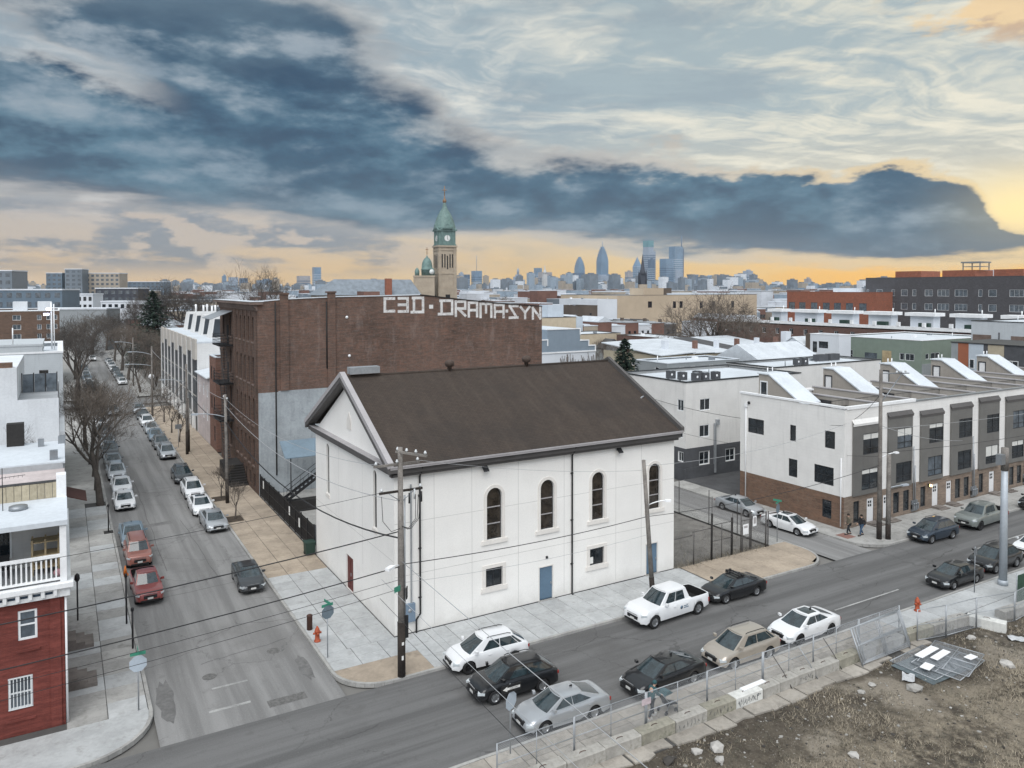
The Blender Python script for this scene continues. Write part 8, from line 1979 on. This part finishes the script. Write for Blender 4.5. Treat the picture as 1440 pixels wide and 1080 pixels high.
for k in range(3):
    q = MB(); q.lathe([(.06,0),(.1,.08),(.06,.2),(0,.22)], (43.5+.6*k,-3.5,13.8), 8); q.build('insulator', MT['insulator'], rp)
lamp(rp, 41.5,-3.5,6.9, radians(-10), 1.5, .3, 'white_paint', .4)
rp2 = pole(41.95,-3.9,7.2,'short scarred pole stub beside the tall bracket pole',.2,.17,dark=1.4,m_='wood_pole'); lamp(rp2, 42,-3.9,4.4, radians(-10), 1.5, .1, 'lamp_grey', .7)
lp = thing('lamp_post', 'grey tapered metal lamp post on the new white pavement', 'lamp post', (39.75,-14.05,.14)); q = MB(); q.tube([(39.75,-14.05,.1),(39.75,-14.05,9.7)], [.27,.2], 12); q.build('post', MT['lamp_grey'], lp)
q = MB(); q.tube([(39.75,-14.05,.13),(39.75,-14.05,.5)], .33, 12); q.build('foot', MT['lamp_grey'], lp); q = MB(); q.tube([(39.75,-14.05,8.2),(39.75,-14.05,9.8)], .24, 10); q.build('wooden_top', MT['wood_pole'], lp); q = MB(); q.obox((39.2,-14.05,8.7), .5, .4, .7); q.build('junction_box', MT['metal_grey'], lp)
p2_ = pole(-3.25,35.3,10.7,'wooden pole with a long lamp arm beside the factory front',.17,.12,(-.05,.3),dark=2.5); lamp(p2_, -3.3,35.5,8.5, pi, 2.6, .5, 'lamp_grey'); arm(p2_,-3.3,35.5,10.2,pi/2,-1,1,2)
p3_ = pole(-3.5,61,11.5,'pair of poles before the pale rendered house, front one',.17,.12,dark=3); lamp(p3_,-3.5,61,9.2,pi,2.6,.5); p4_ = pole(-3.1,62.5,7,'pair of poles before the pale rendered house, rear one',.13,.11,dark=3)
p5_ = pole(-4.3,95,11.6,'far wooden pole with two lamp arms near the crossing',.17,.12); lamp(p5_,-4.3,95,10.2,pi,3,.6); lamp(p5_,-4.3,95,8.4,pi,3.4,.4)
p6_ = pole(-3.8,140,10.5,'wooden pole past the far crossing with one lamp arm',.17,.12); lamp(p6_,-3.8,140,9.2,pi,3,.5)
def cable(lab, a, b, sag, r=.018, m_='metal_black', n=16):
    A, B = Vector(a), Vector(b); q = MB()
    pts = [A.lerp(B, i/n)+Vector((0,0,-sag*4*(i/n)*(1-i/n))) for i in range(n+1)]
    q.tube(pts, r, 5); o = q.build('overhead_cable', MT[m_], org=a); tag(o, lab, 'cable', 'overhead cables'); return o
mat('cable_pale', (.36,.37,.38), .5, .1)
cable('thick black cable running left from the corner pole, upper one', (CPX,CPY,8.0), (-48,-4.9,7.6), .9, .03)
cable('thick black cable running left from the corner pole, lower one', (CPX,CPY,6.1), (-48,-5.0,5.7), .9, .028)
cable('thin wire running left from the corner pole above the red house', (CPX-1.1,CPY,10.2), (-48,-5,10.0), .8, .012)
cable('thin wire running left just below the thick cables', (CPX,CPY,5.4), (-48,-5.2,4.9), .8, .012)
cable('second thin wire running left at the lowest level', (CPX,CPY,4.9), (-48,-5.4,4.2), .8, .012)
cable('heavy sagging bundled cable along the pavement to the factory pole', (CPX,CPY,7.6), (-3.3,35.4,8.0), 2.0, .045)
cable('pale sagging wire beside the heavy bundled cable', (CPX,CPY,9.6), (-3.3,35.4,9.6), 1.6, .02, 'cable_pale')
cable('second pale wire along the tan pavement', (CPX-1.0,CPY,11.6), (-3.3,35.6,10.3), 1.2, .014, 'cable_pale')
cable('wire from the factory pole to the pair of poles', (-3.3,35.5,10.2), (-3.5,61,11.0), .6, .02, 'cable_pale')
cable('heavy cable from the factory pole to the pair of poles', (-3.3,35.5,8.0), (-3.5,61,8.6), .9, .04)
cable('wire from the pair of poles to the far pole', (-3.5,61,11.0), (-4.3,95,11.0), .8, .02, 'cable_pale')
cable('black cable crossing the church front at mid height', (CPX,CPY,6.2), (17.3,-2.5,5.4), .25, .024)
cable('black cable from the leaning pole to the bracket pole', (17.3,-2.5,5.4), (41.35,-3.5,6.3), .5, .02)
cable('thin upper wire crossing the church front', (CPX+1.0,CPY,11.7), (17.1,-2.5,8.6), .3, .010, 'cable_pale')
cable('thin lower wire crossing the church front', (CPX,CPY,5.2), (17.4,-2.6,4.2), .3, .010, 'cable_pale')
cable('pale wire from the leaning pole to the corner of the bay houses', (17.05,-2.5,8.9), (41.1,-.5,9.3), .6, .014, 'cable_pale')
cable('wire from the flats wall to the corner of the bay houses', (41.4,28,8.6), (41.0,-.2,9.1), .9, .022)
cable('wire crossing the white side wall low', (41.2,20.5,5.2), (41.35,-3.5,7.0), .6, .014)
cable('wire along the bay houses, upper one', (41.35,-3.5,9.3), (95,-3.5,9.4), .7, .016, 'cable_pale')
cable('wire along the bay houses, lower one', (41.35,-3.5,7.3), (95,-3.5,7.3), .8, .02)
cable('sloping service wire from the bracket pole across the bays', (41.35,-3.5,9.6), (58,-.9,6.2), .4, .02, 'cable_pale')
cable('service wire from the bracket pole to the white corner', (41.35,-3.5,12.2), (42.2,-.5,9.6), .2, .02)
cable('white wire crossing the cross street from the corner pole toward the camera', (CPX,CPY,6.4), (CPX+.1,-62,6.4), .4, .018, 'cable_pale')
cable('second thin wire crossing the cross street beside the white one', (CPX-1.1,CPY,5.6), (CPX-1.2,-62,5.4), .3, .012, 'cable_pale')
cable('thin dark wire crossing the cross street on the left of the pale ones', (CPX-1.2,CPY,4.6), (CPX-1.3,-62,4.4), .3, .012)
# ================================================================= people
mat('skin', (.42,.27,.2), .6, .05); mat('coat_teal', (.025,.075,.085), .9, .2, 3.0); mat('trouser_dark', (.02,.025,.03), .9, .2, 3.0); mat('jacket_black', (.018,.018,.02), .8, .2, 3.0); mat('jeans', (.05,.09,.15), .9, .2, 3.0); mat('coat_olive', (.13,.115,.085), .9, .2, 3.0); mat('hair_dark', (.02,.015,.012), .8, .2); mat('shoe_white', (.5,.5,.48), .7, .1); mat('shoe_dark', (.03,.03,.03), .7, .1)
def skinned(name, V, E, R_, m_, par, sub=2, root=0):
    me = bpy.data.meshes.new(name); me.from_pydata(V, E, []); me.materials.append(MT[m_]); o = bpy.data.objects.new(name, me); COL.objects.link(o); o.parent = par
    s = o.modifiers.new('skin', 'SKIN'); s.use_smooth_shade = True; lay = me.skin_vertices[0].data
    for i, rr in enumerate(R_): lay[i].radius = (rr, rr) if not isinstance(rr, tuple) else rr
    lay[root].use_root = True
    b = o.modifiers.new('subdivision', 'SUBSURF'); b.levels = sub; b.render_levels = sub; return o
def person(lab, x, y, a, J, cloth, z=.14):
    "J: joints in the person's own frame, +X forward, standing on z=0"
    t = thing('person', lab, 'person', (x,y,z)); K2 = ['pelvis','waist','chest','neck','head','crown','lsh','lel','lwr','lhand','rsh','rel','rwr','rhand','lhip','lkn','lan','lto','rhip','rkn','ran','rto']
    V = [J[k] for k in K2]; id_ = {k: i for i, k in enumerate(K2)}
    E = [('pelvis','waist'),('waist','chest'),('chest','neck'),('neck','head'),('head','crown'),('chest','lsh'),('lsh','lel'),('lel','lwr'),('lwr','lhand'),('chest','rsh'),('rsh','rel'),('rel','rwr'),('rwr','rhand'),('pelvis','lhip'),('lhip','lkn'),('lkn','lan'),('lan','lto'),('pelvis','rhip'),('rhip','rkn'),('rkn','ran'),('ran','rto')]
    Rr = dict(pelvis=.13,waist=.12,chest=.14,neck=.055,head=.092,crown=.085,lsh=.062,lel=.045,lwr=.032,lhand=.03,lhip=.085,lkn=.058,lan=.04,lto=.035); Rr.update({k.replace('l','r',1): v for k, v in list(Rr.items()) if k[0] == 'l'})
    b_ = skinned('body', V, [(id_[p_], id_[c_]) for p_, c_ in E], [Rr[k] for k in K2], 'skin', t)
    up = ['waist','chest','neck','lsh','lel','lwr','rsh','rel','rwr','hem']; J = dict(J); wv = Vector(J['pelvis']); J['hem'] = (wv-Vector((0,0,.12 if cloth.get('long') else .02)))[:]
    i2 = {k: i for i, k in enumerate(up)}; rr = dict(waist=.165,chest=.185,neck=.085,lsh=.09,lel=.07,lwr=.052,rsh=.09,rel=.07,rwr=.052,hem=.17)
    skinned('jacket', [J[k] for k in up], [(i2[p_], i2[c_]) for p_, c_ in [('hem','waist'),('waist','chest'),('chest','neck'),('chest','lsh'),('lsh','lel'),('lel','lwr'),('chest','rsh'),('rsh','rel'),('rel','rwr')]], [rr[k] for k in up], cloth['top'], t)
    lo = ['pelvis','lhip','lkn','lan','rhip','rkn','ran']; i3 = {k: i for i, k in enumerate(lo)}; r3 = dict(pelvis=.15,lhip=.105,lkn=.078,lan=.06,rhip=.105,rkn=.078,ran=.06)
    skinned('trousers', [J[k] for k in lo], [(i3[p_], i3[c_]) for p_, c_ in [('pelvis','lhip'),('lhip','lkn'),('lkn','lan'),('pelvis','rhip'),('rhip','rkn'),('rkn','ran')]], [r3[k] for k in lo], cloth['leg'], t)
    hd = Vector(J['head']); cr_ = Vector(J['crown']); q = MB()
    q.lathe([(0,-.03),(.10,-.02),(.115,.03),(.10,.09),(.06,.125),(0,.135)], (hd.x-.02,hd.y,hd.z+.02), 12)
    h_ = q.build('hood' if cloth.get('hood') else 'hair', MT[cloth['hair']], org=(0,0,0)); h_.parent = t; h_.location = (0,0,0)
    f_ = MB(); f_.lathe([(0,0),(.016,.01),(.012,.03),(0,.045)], (hd.x+.105,hd.y,hd.z-.02), 6); f_.lathe([(0,-.02),(.02,0),(0,.02)], (hd.x,hd.y+.1,hd.z), 6); f_.lathe([(0,-.02),(.02,0),(0,.02)], (hd.x,hd.y-.1,hd.z), 6); n_ = f_.build('nose_and_ears', MT['skin'], org=(0,0,0)); n_.parent = t
    e_ = MB()
    for s in (-1,1): e_.lathe([(0,-.008),(.011,0),(0,.008)], (hd.x+.09,hd.y+s*.034,hd.z+.018), 6)
    e_.box(hd.x+.088,hd.x+.096,hd.y-.025,hd.y+.025,hd.z-.062,hd.z-.052); o_ = e_.build('eyes_and_mouth', MT['hair_dark'], org=(0,0,0)); o_.parent = t
    for s in ('l','r'):
        an, to = Vector(J[s+'an']), Vector(J[s+'to']); q = MB(); d = (to-an); d.z = 0; aa = atan2(d.y,d.x); c = an.lerp(to,.45); q.obox((c.x,c.y,min(an.z,to.z)-.055), .27, .10, .10, aa); o_ = q.build('shoe', MT[cloth['shoe']], org=(0,0,0)); o_.parent = t
        hn = Vector(J[s+'hand']); wr = Vector(J[s+'wr']); dv = (hn-wr).normalized(); sd = dv.cross(Vector((0,0,1))); sd = sd.normalized() if sd.length > .1 else Vector((0,1,0)); dn = dv.cross(sd).normalized(); q = MB()
        for k in range(4):
            p0 = hn+sd*(.026*(k-1.5)); L2 = (.07,.08,.075,.06)[k]; q.tube([p0-dv*.02, p0+dv*L2*.55, p0+dv*L2*.85+dn*L2*.4], [.011,.010,.008], 5)
        p0 = hn-dv*.03+sd*.045; q.tube([p0, p0+sd*.03+dv*.025, p0+sd*.025+dv*.06+dn*.02], [.012,.011,.009], 5); o_ = q.build('fingers', MT['skin'], org=(0,0,0)); o_.parent = t
    t.rotation_euler = (0,0,a); return t
def walkJ(lean=0.0, st=.28, arms='swing'):
    J = dict(pelvis=(0,0,.95),waist=(.03*lean,0,1.1),chest=(.12*lean,0,1.35),neck=(.2*lean,0,1.5),head=(.25*lean+.02,0,1.63),crown=(.26*lean+.01,0,1.70),lsh=(.12*lean,.19,1.43),rsh=(.12*lean,-.19,1.43),lhip=(0,.1,.9),rhip=(0,-.1,.9),lkn=(st*.75,.1,.5),lan=(st,.1,.09),lto=(st+.16,.1,.05),rkn=(-.02,-.1,.5),ran=(-st*.9,-.1,.13),rto=(-st*.9+.15,-.1,.04))
    if arms == 'swing': J.update(lel=(-.12,.25,1.17),lwr=(-.1,.24,.92),lhand=(-.07,.24,.84),rel=(.06,-.25,1.16),rwr=(.22,-.22,.98),rhand=(.28,-.21,.92))
    elif arms == 'push': J.update(lel=(.22,.24,1.18),lwr=(.46,.2,1.08),lhand=(.54,.19,1.07),rel=(.22,-.24,1.18),rwr=(.46,-.2,1.08),rhand=(.54,-.19,1.07))
    else: J.update(lel=(-.02,.25,1.15),lwr=(.12,.2,.95),lhand=(.18,.17,.9),rel=(-.02,-.25,1.15),rwr=(.12,-.2,.95),rhand=(.18,-.17,.9))
    return J
person('person in a teal hooded coat pushing a stroller on the south pavement', 7.45,-14.45, radians(5), walkJ(1.0,.26,'push'), dict(top='coat_teal',leg='trouser_dark',hair='coat_teal',shoe='shoe_white',hood=True,long=True))
person('person in an olive coat walking at the corner of the brick side wall', 40.2,-1.5, radians(150), walkJ(.2,.2,'rest'), dict(top='coat_olive',leg='trouser_dark',hair='hair_dark',shoe='shoe_dark',long=True))
person('person in a black jacket and blue jeans walking by the bay houses', 40.9,-2.2, radians(170), walkJ(.1,.26), dict(top='jacket_black',leg='jeans',hair='hair_dark',shoe='shoe_dark'))
sr = thing('stroller', 'black folding stroller with thin wheels pushed along the pavement', 'stroller', (8.5,-14.4,.14))
q = MB()
for s in (-.22,.22): q.tube([(-.5,s,1.07),(-.2,s,.7),(.35,s,.12)], .014, 5); q.tube([(-.3,s,.1),(.0,s,.5),(.2,s,.62)], .014, 5)
q.tube([(-.5,-.22,1.07),(-.5,.22,1.07)], .018, 5); f_ = q.build('frame', MT['metal_grey'], org=(0,0,0)); f_.parent = sr
q = MB(); q.extr([(-.12,-.2,.45),(.3,-.2,.42),(.3,-.2,.36),(-.1,-.2,.38),(-.34,-.2,.95),(-.4,-.2,.93)], (0,.4,0)); f_ = q.build('seat', MT['jacket_black'], org=(0,0,0)); f_.parent = sr
q = MB(); q.extr([(-.4,-.23,.95),(-.2,-.23,1.12),(.05,-.23,1.1),(.2,-.23,.98),(.0,-.23,.95)], (0,.46,0)); f_ = q.build('canopy', MT['coat_teal'], org=(0,0,0)); f_.parent = sr
q = MB(); q.extr([(.3,-.17,.42),(.62,-.17,.3),(.6,-.17,.24),(.28,-.17,.36)], (0,.34,0)); f_ = q.build('footrest', MT['jacket_black'], org=(0,0,0)); f_.parent = sr
for x in (-.3,.36):
    for s in (-.26,.26):
        q = MB(); q.lathe([(.07,-.02),(.1,-.02),(.12,0),(.1,.02),(.07,.02)], (x,s,.12), 14, axis='y'); f_ = q.build('wheel', MT['rubber'], org=(0,0,0)); f_.parent = sr
sr.rotation_euler = (0,0,radians(5))
# ================================================================= haze
hz = bpy.data.materials.new('haze'); hz.use_nodes = True; h = NT(hz.node_tree); h.n.clear()
pv_ = h.new('ShaderNodeVolumePrincipled'); pv_.inputs['Color'].default_value = (.72,.82,.95,1); pv_.inputs['Density'].default_value = 4.5e-5; pv_.inputs['Anisotropy'].default_value = .0
ho = h.new('ShaderNodeOutputMaterial'); h.l.new(pv_.outputs[0], ho.inputs['Volume'])
q = MB(); q.box(-2600,5200,-700,5200,-1.2,400); o = q.build('haze', hz); tag(o, 'thin bluish winter haze over the whole city', 'haze', kind='stuff')
